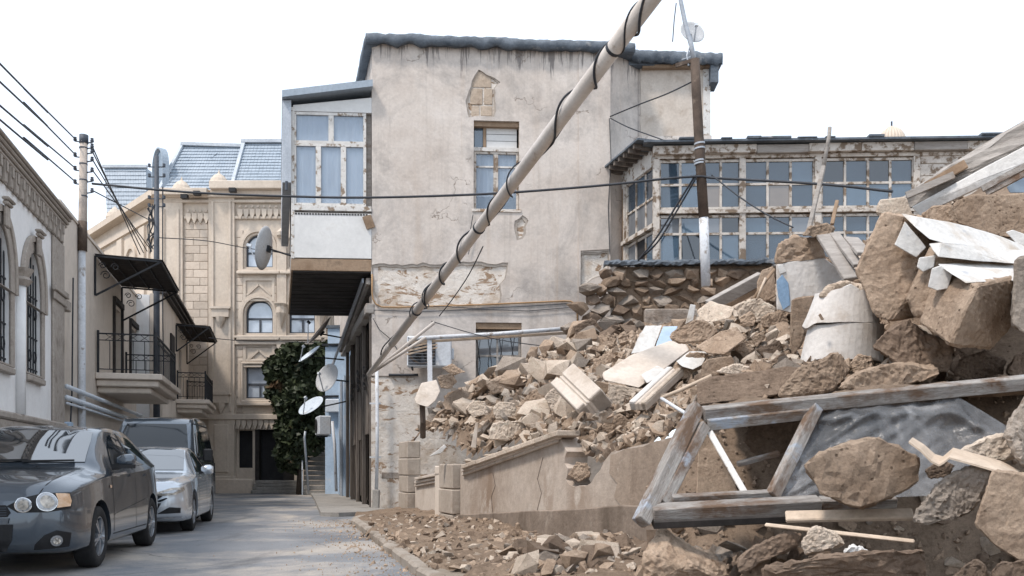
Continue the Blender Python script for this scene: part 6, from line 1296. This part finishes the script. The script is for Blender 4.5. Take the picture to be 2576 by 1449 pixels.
# the side coordinate of F_ is +x; lamps face the corner
D2 = (-.50, .87, 0); rr = Vector(D2).normalized().cross(Vector((0, 0, 1)))
a_ = lambda x, y: rr.x * x + rr.y * y
patch(bv, [(.22, .66), (.30, .60), (.52, .60), (.735, .63), (.755, .70), (.735, .78), (.50, .775), (.34, .735)], D2, .004, G['blackpl'], 'headlight_housing', e, .04)
patch(bv, circle(.345, .668, .066), D2, .018, G['chrome'], 'headlight_ring', e, .03); patch(bv, circle(.525, .692, .083), D2, .018, G['chrome'], 'headlight_ring', e, .03)
patch(bv, circle(.345, .668, .06), D2, .02, G['lamp'], 'headlight', e, .03); patch(bv, circle(.345, .668, .043), D2, .03, G['lampin'], 'headlight_bulb', e, .03)
patch(bv, circle(.525, .692, .078), D2, .02, G['lamp'], 'headlight', e, .03); patch(bv, circle(.525, .692, .052), D2, .03, G['lampin'], 'headlight_bulb', e, .03)
patch(bv, [(.60, .64), (.72, .65), (.735, .70), (.715, .765), (.60, .765), (.612, .70)], D2, .015, G['amber'], 'indicator', e, .04)
patch(bv, [(-.30, .56), (.26, .56), (.29, .60), (.25, .67), (-.25, .67)], F_, .006, G['blackpl'], 'upper_grille', e); patch(bv, [(-.32, .50), (.27, .50), (.28, .55), (-.32, .55)], F_, .012, G['paintgrey'], 'grille_bar', e)
for k in range(4): patch(bv, [(-.28, .575 + .022 * k), (.26, .575 + .022 * k), (.26, .583 + .022 * k), (-.28, .583 + .022 * k)], F_, .012, G['poledark'], 'grille_slat', e)
patch(bv, [(-.42, .24), (.24, .24), (.30, .34), (.31, .49), (-.42, .49)], F_, .006, G['blackpl'], 'lower_grille', e)
patch(bv, [(-.27, .39), (.10, .39), (.10, .48), (-.27, .48)], F_, .025, G['plate'], 'number_plate', e); patch(bv, circle(.05, .435, .03, 14), F_, .027, G['ink'], 'plate_digit', e); patch(bv, circle(.05, .435, .017, 12), F_, .029, G['plate'], 'plate_digit_inner', e)
patch(bv, [(.43, .25), (.72, .27), (.735, .40), (.60, .43), (.50, .385), (.43, .30)], D2, .004, G['blackpl'], 'fog_recess', e, .04); patch(bv, circle(.60, .335, .05), D2, .018, G['lamp'], 'fog_lamp', e, .03); patch(bv, circle(.60, .335, .03), D2, .024, G['lampin'], 'fog_bulb', e, .03)
for s in (1, -1):
    mm = MB().lathe([(0, -.12), (.05, -.11), (.085, -.05), (.09, .03), (.07, .07), (0, .075)], 14, Matrix.Translation((s * .98, 1.47, 1.09)) @ Matrix.Rotation(R(90), 4, 'Y') @ Matrix.Diagonal((.9, 1.0, 1.0, 1))).build('mirror', G['paintgrey'] if s > 0 else G['blackpl'], e, smooth=True)
    MB().bar((s * .82, 1.5, 1.02), (s * .95, 1.48, 1.05), .12, .06).build('mirror_foot', G['blackpl'], mm); MB().box(s * .98 - .09, s * .98 + .09, 1.385, 1.40, 1.01, 1.05).build('mirror_trim', G['blackpl'], mm)
for (x0, x1, z1) in ((-.5, .05, 1.10), (.0, .5, 1.095)):
    MB().bar((x0, 1.17, 1.085), (x1, 1.2, z1), .02).build('wiper', G['blackpl'], e)
patch(bv, [(.50, .74), (.51, .74), (.60, .99), (.59, .99)], F_, .003, G['blackpl'], 'bonnet_seam', e)
MB().tube([(.2, 1.0, 1.025), (.2, 1.0, 1.04)], .015, 8).build('washer_jet', G['blackpl'], e)

# silver saloon --------------------------------------------------
ss = [(0.0, prof(.28, .56, .62, .46, .6, .64, .48, .68, .69)), (.07, prof(.22, .72, .77, .47, .74, .72, .58, .765, .78)), (.22, prof(.19, .82, .845, .49, .80, .78, .66, .83, .85)), (.55, prof(.18, .875, .89, .52, .85, .83, .70, .88, .905)), (1.0, prof(.18, .885, .90, .55, .865, .875, .72, .93, .955)), (1.35, prof(.18, .885, .90, .56, .87, .90, .72, .965, .99)), (1.6, prof(.18, .885, .90, .56, .87, .915, .69, 1.09, 1.12)), (1.95, prof(.18, .885, .90, .56, .87, .925, .635, 1.28, 1.315)), (2.3, prof(.18, .885, .90, .56, .87, .935, .60, 1.39, 1.43)), (2.8, prof(.18, .885, .90, .56, .87, .95, .59, 1.415, 1.46)), (3.3, prof(.18, .88, .90, .56, .865, .965, .57, 1.36, 1.405)), (3.9, prof(.2, .87, .89, .58, .855, .98, .58, 1.12, 1.15)), (4.3, prof(.24, .83, .85, .6, .82, .97, .62, 1.03, 1.05)), (4.58, prof(.32, .72, .74, .6, .71, .92, .55, .97, .98)), (4.62, prof(.4, .6, .62, .6, .6, .86, .5, .9, .91))]
e, body, bv = vehicle('saloon_car', 'silver saloon with bright bonnet parked behind the grey hatchback', 'car', (-6.27, 14.25, 0), R(13), 1.04, ss, G['paintsilver'], [(.785, .93), (-.785, .93), (.785, 3.62), (-.785, 3.62)], .325, 1.14, 7)
patch(bv, [(-.64, 1.02), (.64, 1.02), (.60, 1.25), (.555, 1.375), (.3, 1.395), (-.3, 1.395), (-.555, 1.375), (-.60, 1.25)], F_, .006, G['carglass'], 'windscreen', e)
patch(bv, [(1.75, .985), (2.62, .985), (2.60, 1.355), (2.25, 1.31)], L_, .006, G['carglass'], 'side_window', e); patch(bv, [(2.70, .985), (3.5, 1.02), (3.7, 1.10), (3.2, 1.32), (2.70, 1.36)], L_, .006, G['carglass'], 'side_window', e)
for pts in ([(1.5, .93), (1.515, .93), (1.515, .30), (1.5, .30)], [(2.64, .95), (2.65, .95), (2.65, .28), (2.64, .28)]): patch(bv, pts, L_, .0025, G['blackpl'], 'door_seam', e)
for y in (2.4, 3.3): patch(bv, [(y - .1, .86), (y + .1, .865), (y + .1, .895), (y - .1, .89)], L_, .02, G['chrome'], 'door_handle', e)
patch(bv, [(.30, .60), (.66, .63), (.84, .70), (.83, .745), (.60, .735), (.38, .665)], (-.42, .9, 0), .006, G['lampin'], 'headlight', e, .04); patch(bv, [(.40, .64), (.62, .66), (.78, .71), (.60, .70)], (-.42, .9, 0), .012, G['lamp'], 'headlight_lens', e, .04)
patch(bv, [(-.55, .56), (.45, .56), (.52, .61), (.30, .65), (-.4, .65)], F_, .006, G['blackpl'], 'upper_grille', e); patch(bv, [(-.6, .52), (.50, .52), (.60, .575), (.58, .585), (.46, .545), (-.6, .545)], F_, .014, G['chrome'], 'grille_trim', e); patch(bv, [(-.5, .30), (.40, .30), (.50, .50), (-.5, .50)], F_, .006, G['blackpl'], 'lower_grille', e)
patch(bv, [(.40, .33), (.74, .34), (.74, .42), (.56, .435)], (-.42, .9, 0), .005, G['blackpl'], 'fog_recess', e, .04); patch(bv, [(.30, .25), (.76, .265), (.76, .285), (.30, .27)], (-.42, .9, 0), .012, G['chrome'], 'bumper_lip', e, .04)
for s in (1, -1):
    mm = MB().lathe([(0, -.13), (.05, -.12), (.085, -.05), (.085, .03), (.06, .08), (0, .085)], 14, Matrix.Translation((s * 1.02, 1.78, 1.03)) @ Matrix.Rotation(R(90), 4, 'Y')).build('mirror', G['paintsilver'], e, smooth=True)
    MB().bar((s * .86, 1.8, .97), (s * .98, 1.79, 1.0), .1, .05).build('mirror_foot', G['blackpl'], mm)
patch(bv, [(-.3, .655), (-.2, .655), (-.2, .70), (-.3, .70)], F_, .01, G['chrome'], 'badge', e)

# slate van ------------------------------------------------------
vs_ = [(0.0, prof(.32, .66, .72, .55, .7, .80, .58, .88, .90)), (.1, prof(.25, .80, .85, .58, .82, .92, .70, .99, 1.01)), (.4, prof(.22, .88, .92, .6, .90, 1.02, .78, 1.12, 1.15)), (.75, prof(.22, .92, .94, .62, .92, 1.10, .80, 1.26, 1.29)), (1.0, prof(.22, .93, .95, .62, .93, 1.14, .78, 1.45, 1.48)), (1.4, prof(.22, .93, .95, .62, .93, 1.18, .74, 1.80, 1.84)), (1.75, prof(.22, .93, .95, .62, .93, 1.2, .72, 2.05, 2.10)), (2.2, prof(.22, .93, .95, .62, .93, 1.2, .73, 2.15, 2.2)), (3.4, prof(.22, .93, .95, .62, .93, 1.2, .73, 2.17, 2.22)), (4.6, prof(.22, .93, .95, .62, .93, 1.2, .72, 2.14, 2.19)), (4.95, prof(.28, .9, .92, .62, .9, 1.2, .68, 2.05, 2.09)), (5.05, prof(.4, .8, .82, .62, .8, 1.2, .6, 1.9, 1.93))]
e, body, bv = vehicle('van', 'tall slate-blue van parked behind the silver saloon', 'van', (-7.52, 17.9, 0), R(14), 1.03, vs_, G['paintvan'], [(.83, .95), (-.83, .95), (.83, 3.9), (-.83, 3.9)], .34, 1.15, 5)
patch(bv, [(-.72, 1.38), (.72, 1.38), (.70, 1.48), (-.70, 1.48)], F_, .006, G['blackpl'], 'scuttle', e); patch(bv, [(-.70, 1.49), (.70, 1.49), (.64, 1.85), (.60, 2.02), (-.60, 2.02), (-.64, 1.85)], F_, .006, G['vanglass'], 'windscreen', e)
patch(bv, [(1.15, 1.25), (2.15, 1.25), (2.13, 1.88), (1.62, 1.82)], L_, .006, G['vanglass'], 'side_window', e); patch(bv, [(2.3, 1.25), (3.6, 1.25), (3.6, 1.9), (2.3, 1.9)], L_, .006, G['vanglass'], 'side_window', e); patch(bv, [(3.7, 1.25), (4.7, 1.25), (4.65, 1.9), (3.7, 1.9)], L_, .006, G['vanglass'], 'side_window', e)
patch(bv, [(1.4, 2.02), (4.7, 2.06), (4.7, 2.08), (1.4, 2.04)], L_, .008, G['blackpl'], 'roof_gutter', e); patch(bv, [(1.1, 1.17), (4.9, 1.17), (4.9, 1.19), (1.1, 1.19)], L_, .01, G['chrome'], 'waist_trim', e)
for y in (1.05, 2.22, 3.65): patch(bv, [(y, 2.0), (y + .012, 2.0), (y + .012, .35), (y, .35)], L_, .0025, G['blackpl'], 'door_seam', e)
patch(bv, [(.5, .75), (.9, .78), (.9, .92), (.55, .9)], (-.42, .9, 0), .006, G['lamp'], 'headlight', e, .04)
for s in (1, -1): mm = MB().box(s * 1.08 - .1, s * 1.08 + .1, 1.22, 1.3, 1.2, 1.48).build('mirror', G['blackpl'], e, bevel=.03); MB().bar((s * .9, 1.3, 1.26), (s * 1.0, 1.27, 1.3), .05).build('mirror_foot', G['blackpl'], mm)
# ---------------------------------------------------------------- poles, cables, pipes
def cab(name, label, A0, B0, pxs, r, group, n=6, m='cable', extra=()):
    """a cable hanging in the vertical plane between A0 and B0, through the given picture points"""
    a, b = A0.to_2d(), B0.to_2d(); pts = [A0]
    for (u, v) in pxs:
        k = (u - CX) / CF; dx, dy = b.x - a.x, b.y - a.y; t = (k * a.y - a.x) / (dx - k * dy); Y = a.y + dy * t; pts.append(P(u, v, Y))
    pts += [B0] + list(extra); out = []
    for i in range(len(pts) - 1):
        for j in range(6): out.append(Vector(cr(pts[max(i - 1, 0)], pts[i], pts[i + 1], pts[min(i + 2, len(pts) - 1)], j / 6)))
    out.append(pts[-1]); c = A0
    o = tag(MB().tube([p - c for p in out], r, n).build(name, G[m], smooth=True), label, 'cable', group); o.location = c; return o
pb_ = P(206, 1177, 20.6); pb_.z = 0
e = empty('utility_pole', pb_, 0, 'tall utility pole with insulators beside the cream house, white lower tube', 'utility pole')
zt = P(0, 342, 20.6).z; zm = P(0, 600, 20.6).z
MB().tube([(0, 0, 0), (.0, 0, zm)], [.085, .08], 12).build('lower_tube', G['polewhite'], e, smooth=True)
MB().tube([(.01, 0, zm - .3), (.045, 0, zt)], [.10, .085], 12).build('upper_post', G['poletan'], e, smooth=True)
MB().tube([(.012, 0, zm - .3), (.014, 0, zm + .4)], .105, 12).build('collar', G['rust'], e, smooth=True); MB().tube([(.045, 0, zt - .18), (.046, 0, zt + .02)], .10, 12).build('cap', G['poledark'], e, smooth=True)
for i in range(4): z = zt - .3 - i * .38; MB().tube([(.035, 0, z), (.035, 0, z + .03)], .094, 12).build('wire_binding', G['poledark'], e)
ins = []
for i, (v, s) in enumerate(((358, 1), (372, 1), (385, 1), (405, 1), (432, 1), (456, 1), (484, 1), (355, -1), (394, -1), (428, -1), (462, -1))):
    z = P(0, v, 20.6).z; x = .04 + s * .2; MB().bar((.04, 0, z - .03), (x, 0, z), .025).build('hook', G['poledark'], e); MB().lathe([(0, 0), (.035, .0), (.045, .04), (.03, .06), (.04, .09), (0, .11)], 8, Matrix.Translation((x, 0, z))).build('insulator', G['poledark'], e); ins.append(pb_ + Vector((x, 0, z + .05)))
for i, (k, u, v) in enumerate(((7, -30, 130), (8, -30, 178), (9, -30, 240), (10, -30, 276))):
    cab('overhead_wire', ('highest', 'second', 'third', 'lowest')[i] + ' of the four wires running up left from the utility pole', ins[k], P(u, v, 12.5), [((60, 222), (60, 258), (60, 314), (60, 346))[i], ((120, 283), (120, 318), (120, 368), (120, 402))[i]], .017, 'wires up to the left', 5)
p2b = P(394, 1177, 28.5); p2b.z = 0; z2 = P(0, 392, 28.5).z
e2 = empty('utility_pole', p2b, 0, 'thinner dark steel pole rising behind the larger awning', 'utility pole')
MB().tube([(0, 0, 0), (0, 0, z2 * .62), (0, 0, z2)], [.11, .095, .07], 10).build('tube', G['poledark'], e2, smooth=True)
for v in (420, 445, 500, 520): z = P(0, v, 28.5).z; MB().bar((-.25, 0, z), (.25, 0, z), .03).build('cross_arm', G['poledark'], e2); MB().lathe([(0, 0), (.05, 0), (.05, .1), (0, .12)], 8, Matrix.Translation((.24, 0, z))).build('insulator', G['poledark'], e2); MB().lathe([(0, 0), (.05, 0), (.05, .1), (0, .12)], 8, Matrix.Translation((-.24, 0, z))).build('insulator', G['poledark'], e2)
MB().tube([(.2, 0, P(0, 470, 28.5).z), (.22, -.05, 6), (.25, -.05, 3.8)], .02, 6).build('riser_cable', G['cable'], e2)
rnd = random.Random(8); tg = MB()
for k in range(7): tg.tube([(-.1 + rnd.uniform(-.2, .1), rnd.uniform(-.1, .1), P(0, 520 + 110 * t, 28.5).z + rnd.uniform(-.1, .1)) for t in (0, .25, .5, .75, 1)], .02, 5)
tg.build('cable_tangle', G['cable'], e2)
for i in range(5):
    A0 = ins[i + 1] if i < 4 else ins[6]; B0 = P(352 + 9 * i, 640 - 4 * i, 27.5) if i < 4 else P(388, 560, 28.5)
    cab('overhead_wire', ('first', 'second', 'third', 'fourth', 'fifth')[i] + ' wire slanting down from the utility pole to the dark pole', A0, B0, [], .016, 'wires between the two poles', 5)
# rusty mast with dish
mb_ = P(1776, 664, 19.3); e = empty('rusty_mast', mb_, 0, 'rusty steel mast with white lower end in front of the gallery', 'mast')
rl = lambda u, v, Y=19.3: P(u, v, Y) - mb_
MB().tube([(0, 0, -.5), rl(1770, 545)], .105, 12).build('white_lower_end', G['polewhite'], e, smooth=True)
MB().tube([rl(1770.5, 548), rl(1760, 380), rl(1752, 235), rl(1748, 150)], [.115, .11, .105, .105], 12).build('tube', G['rust'], e, smooth=True)
MB().tube([rl(1747, 160), rl(1738, 110), rl(1724, 60), rl(1708, -20), rl(1700, -60)], [.06, .055, .05, .045, .04], 8).build('thin_top', G['steel'], e, smooth=True)
for v in (360, 372, 403, 410): MB().tube([rl(1759.5, v), rl(1760, v + 4)], .122, 12).build('wire_binding', G['steel'], e)
MB().tube([rl(1735, 115), rl(1728, 140), rl(1732, 165)], .02, 6).build('stay', G['steel'], e)
MB().bar(rl(1715, 150), rl(1745, 140), .02).build('bracket', G['steel'], e); MB().bar(rl(1700, 165), rl(1750, 150), .05, .08).build('bracket', G['rust'], e)
MB().tube([rl(1701, 8), rl(1696, 50), rl(1692, 105)], .012, 5).build('hanging_cable', G['cable'], e)
dish(1742, 80, 19.75, .285, (.22, -.92, .3), G['dish'], 'round grey satellite dish on top of the rusty mast', (1732, 92, 19.4))
# long leaning tube in the foreground
A0 = P(928, 942, 21.2); B0 = P(1660, -32, 9.2); C0 = P(1065, 800, 17.9); D = B0 - A0
e = empty('leaning_pole', A0, 0, 'long pale tube leaning from the house corner up past the top edge', 'pole')
L3 = lambda t: D * t
MB().tube([L3(0), L3(.16), L3(.18)], [.06, .066, .066], 14).build('lower_tube', G['pole'], e, smooth=True)
MB().tube([L3(.165), L3(.5), L3(.75), L3(1)], [.082, .088, .095, .098], 18).build('upper_tube', G['pole'], e, smooth=True)
def at_px(u): # parameter where the pole crosses picture column u
    k = (u - CX) / CF; return (k * A0.y - A0.x) / (D.x - k * D.y)
for u in (1048, 1205, 1545): t = at_px(u); MB().tube([L3(t - .0016), L3(t + .0016)], .104, 14).build('clamp', G['cable'], e, smooth=True)
tdir = D.normalized(); q1 = tdir.cross(Vector((0, 0, 1))).normalized(); q2 = q1.cross(tdir); hx = []
N2 = 420
for i in range(N2 + 1):
    t = .12 + .9 * i / N2; turns = 2 * math.pi * (7.5 * (t ** .8) + .55 * math.sin(t * 14)); rr_ = .104 + .016 * max(0, math.sin(t * 23 + 1)) + .012 * max(0, math.sin(t * 61)); hx.append(L3(t) + (q1 * math.cos(turns) + q2 * math.sin(turns)) * rr_)
MB().tube(hx, .016, 6).build('wound_cable', G['cable'], e, smooth=True)
hx = []
for i in range(N2 + 1):
    t = .30 + .72 * i / N2; turns = 2 * math.pi * (6.2 * t + .5 * math.sin(t * 19)) + 2; rr_ = .102 + .03 * max(0, math.sin(t * 17 + 2)) ** 2; hx.append(L3(t) + (q1 * math.cos(turns) + q2 * math.sin(turns)) * rr_)
MB().tube(hx, .012, 6).build('wound_cable', G['cable'], e, smooth=True)
for k, (u, v) in enumerate(((1092, 812), (1070, 850))):
    MB().tube([P(935 + 6 * k, 938 - 4 * k, 21.0) - A0, P(u, v, 20.0) - A0], .04, 8).build('side_tube', G['pole'], e, smooth=True)
# main cable
cab('main_cable', 'thick dark cable sagging across the whole house front', ins[10] + Vector((.4, 0, -.05)), P(1752, 444, 19.2), [(480, 484), (730, 494), (925, 497), (1200, 489), (1400, 476), (1560, 462), (1650, 452)], .027, 'cables across the facade', 6, extra=[P(1800, 448, 19.1), P(1950, 456, 18.2), P(2100, 466, 17.4), P(2245, 482, 16.6)])
cab('cable', 'thin cable dropping left from the mast to the gallery corner', P(1750, 440, 19.2), P(1605, 655, 20.4), [(1700, 520), (1650, 600)], .022, 'cables across the facade'); cab('cable', 'second cable dropping beside the first towards the gallery corner', P(1752, 446, 19.2), P(1612, 650, 20.4), [(1700, 535), (1655, 608)], .02, 'cables across the facade')
cab('cable', 'thin cable slanting right over the gallery panes from the mast', P(1790, 440, 19.2), P(1995, 572, 17), [(1860, 495), (1930, 540)], .016, 'cables across the facade')
cab('cable', 'slack wire from the mast top to the house corner', P(1748, 202, 19.3), P(1535, 293, 22.6), [(1680, 235), (1610, 262)], .016, 'cables across the facade'); cab('cable', 'slack wire from the house corner to the gallery roof', P(1535, 297, 22.6), P(1695, 362, 21.2), [(1580, 320), (1640, 342)], .016, 'cables across the facade')
cab('cable', 'thin wire hanging beside the leaning pole to the pipe rack', P(1215, 620, 17.0), P(1105, 795, 20.5), [(1180, 690), (1140, 750)], .013, 'cables across the facade'); cab('cable', 'thin horizontal wire below the gas pipe', P(1085, 808, 21.5), P(1460, 880, 20.8), [(1200, 842), (1300, 862)], .012, 'cables across the facade')
cab('cable', 'thin wire crossing the stone mansion to the left pole', P(400, 598, 28.4), P(740, 640, 37.5), [(520, 606), (620, 624)], .016, 'cables across the facade'); cab('cable', 'thin wire low across the stone mansion', P(525, 850, 33), P(800, 862, 36), [(620, 858), (720, 860)], .015, 'cables across the facade')
# pipe rack, downpipe, air conditioner on the facade
e = empty('pipe_rack', P(1080, 945, 21.4), 0, 'flaking white pipe rack standing in front of the facade', 'pipe rack'); o0 = e.location.copy()
MB().tube([P(1030, 852, 21.3) - o0, P(1250, 840, 21.4) - o0, P(1455, 824, 21.5) - o0], .05, 8).build('top_pipe', G['polewhite'], e, smooth=True)
MB().bar(P(1030, 862, 21.4) - o0, P(1455, 836, 21.6) - o0, .05, .06).build('lower_bar', G['wood_pale'], e)
MB().bar(P(1080, 852, 21.4) - o0, P(1082, 990, 21.2) - o0, .11).build('post', G['polewhite'], e)
MB().bar(P(1030, 858, 21.4) - o0, P(1030, 850, 22.35) - o0, .04).build('wall_tie', G['polewhite'], e); MB().bar(P(1080, 858, 21.4) - o0, P(1080, 850, 22.35) - o0, .04).build('wall_tie', G['polewhite'], e)
for k in range(3): MB().bar(P(1000 + 10 * k, 880 + 6 * k, 21.5) - o0, P(1100, 858 + 8 * k, 21.6) - o0, .03, .04).build('loose_lath', G['wood_pale'], e)
e = empty('downpipe', P(948, 1284, 22.15), 0, 'thin white downpipe with concrete foot at the house corner', 'pipe'); o0 = e.location.copy()
MB().tube([P(948, 930, 22.15) - o0, P(949, 1100, 22.15) - o0, P(947, 1240, 22.15) - o0], .045, 8).build('tube', G['polewhite'], e, smooth=True); MB().bar(P(947, 1232, 22.15) - o0, P(945, 1282, 22.1) - o0, .17).build('concrete_foot', G['concrete'], e, bevel=.02)
for v in (1015, 1150): MB().bar(P(930, v, 22.2) - o0, P(958, v, 22.2) - o0, .04).build('clip', G['polewhite'], e)
e = empty('air_conditioner', P(1062, 888, 22.05), R(3.7), 'white air conditioner with fan hung on the old facade beside the pipe rack', 'air conditioner')
MB().box(-.37, .74, -.20, .22, -.36, .40).build('casing', G['acwhite'], e, bevel=.025); MB().box(-.34, .34, -.212, -.202, -.32, .36).build('grille_panel', G['poledark'], e)
MB().lathe([(.30, 0), (.33, .02), (.33, .03), (.29, .03)], 28, Matrix.Translation((0, -.213, .02)) @ Matrix.Rotation(R(90), 4, 'X')).build('fan_ring', G['rust'], e)
for k in range(5): a = k * 2 * math.pi / 5; MB().add([(0, -.225, .02), (.27 * math.cos(a), -.22, .02 + .27 * math.sin(a)), (.27 * math.cos(a + .8), -.235, .02 + .27 * math.sin(a + .8))], [(0, 1, 2)]).build('fan_blade', G['blackpl'], e)
for k in range(9): MB().bar((-.33, -.245, -.28 + k * .078), (.33, -.245, -.28 + k * .078), .008).build('grille_bar', G['steel'], e)
for x in (-.25, .6): MB().bar((x, -.15, -.39), (x, .34, -.39), .04).build('bracket', G['iron'], e)
MB().box(.742, .80, -.05, .1, -.15, .12).build('valve_cover', G['acwhite'], e, bevel=.01)
# ribbed dome of a tower beyond the gallery
e = empty('tower', (P(2243, 360, 60).x, 60, 0), 0, 'ribbed cream dome of a tower beyond the gallery roof', 'tower'); zd = P(0, 366, 60).z; n = 24; rb = 32 / CF * 60
MB().lathe([(rb * 1.0, 0), (rb * 1.0, zd - .4), (rb * 1.15, zd - .3), (rb * 1.15, zd - .1), (rb, zd)], 20).build('drum', G['stone_far'], e)
for k in range(n):
    a = 2 * math.pi * k / n; MB().tube([(rb * .93 * math.cos(a) * c, rb * .93 * math.sin(a) * c, zd + s) for c, s in ((1, 0), (.99, .3), (.88, .62), (.66, .92), (.36, 1.16), (.05, 1.3))], [.13, .13, .12, .10, .07, .03], 6).build('dome_rib', G['stone_far'], e, smooth=True)
MB().lathe([(rb * .92, 0), (rb * .9, .3), (rb * .8, .62), (rb * .6, .92), (rb * .33, 1.16), (0, 1.3)], 24, Matrix.Translation((0, 0, zd))).build('dome', G['stone_far'], e, smooth=True); MB().tube([(0, 0, zd + 1.25), (0, 0, zd + 1.65)], .06, 6).build('finial', G['poledark'], e)
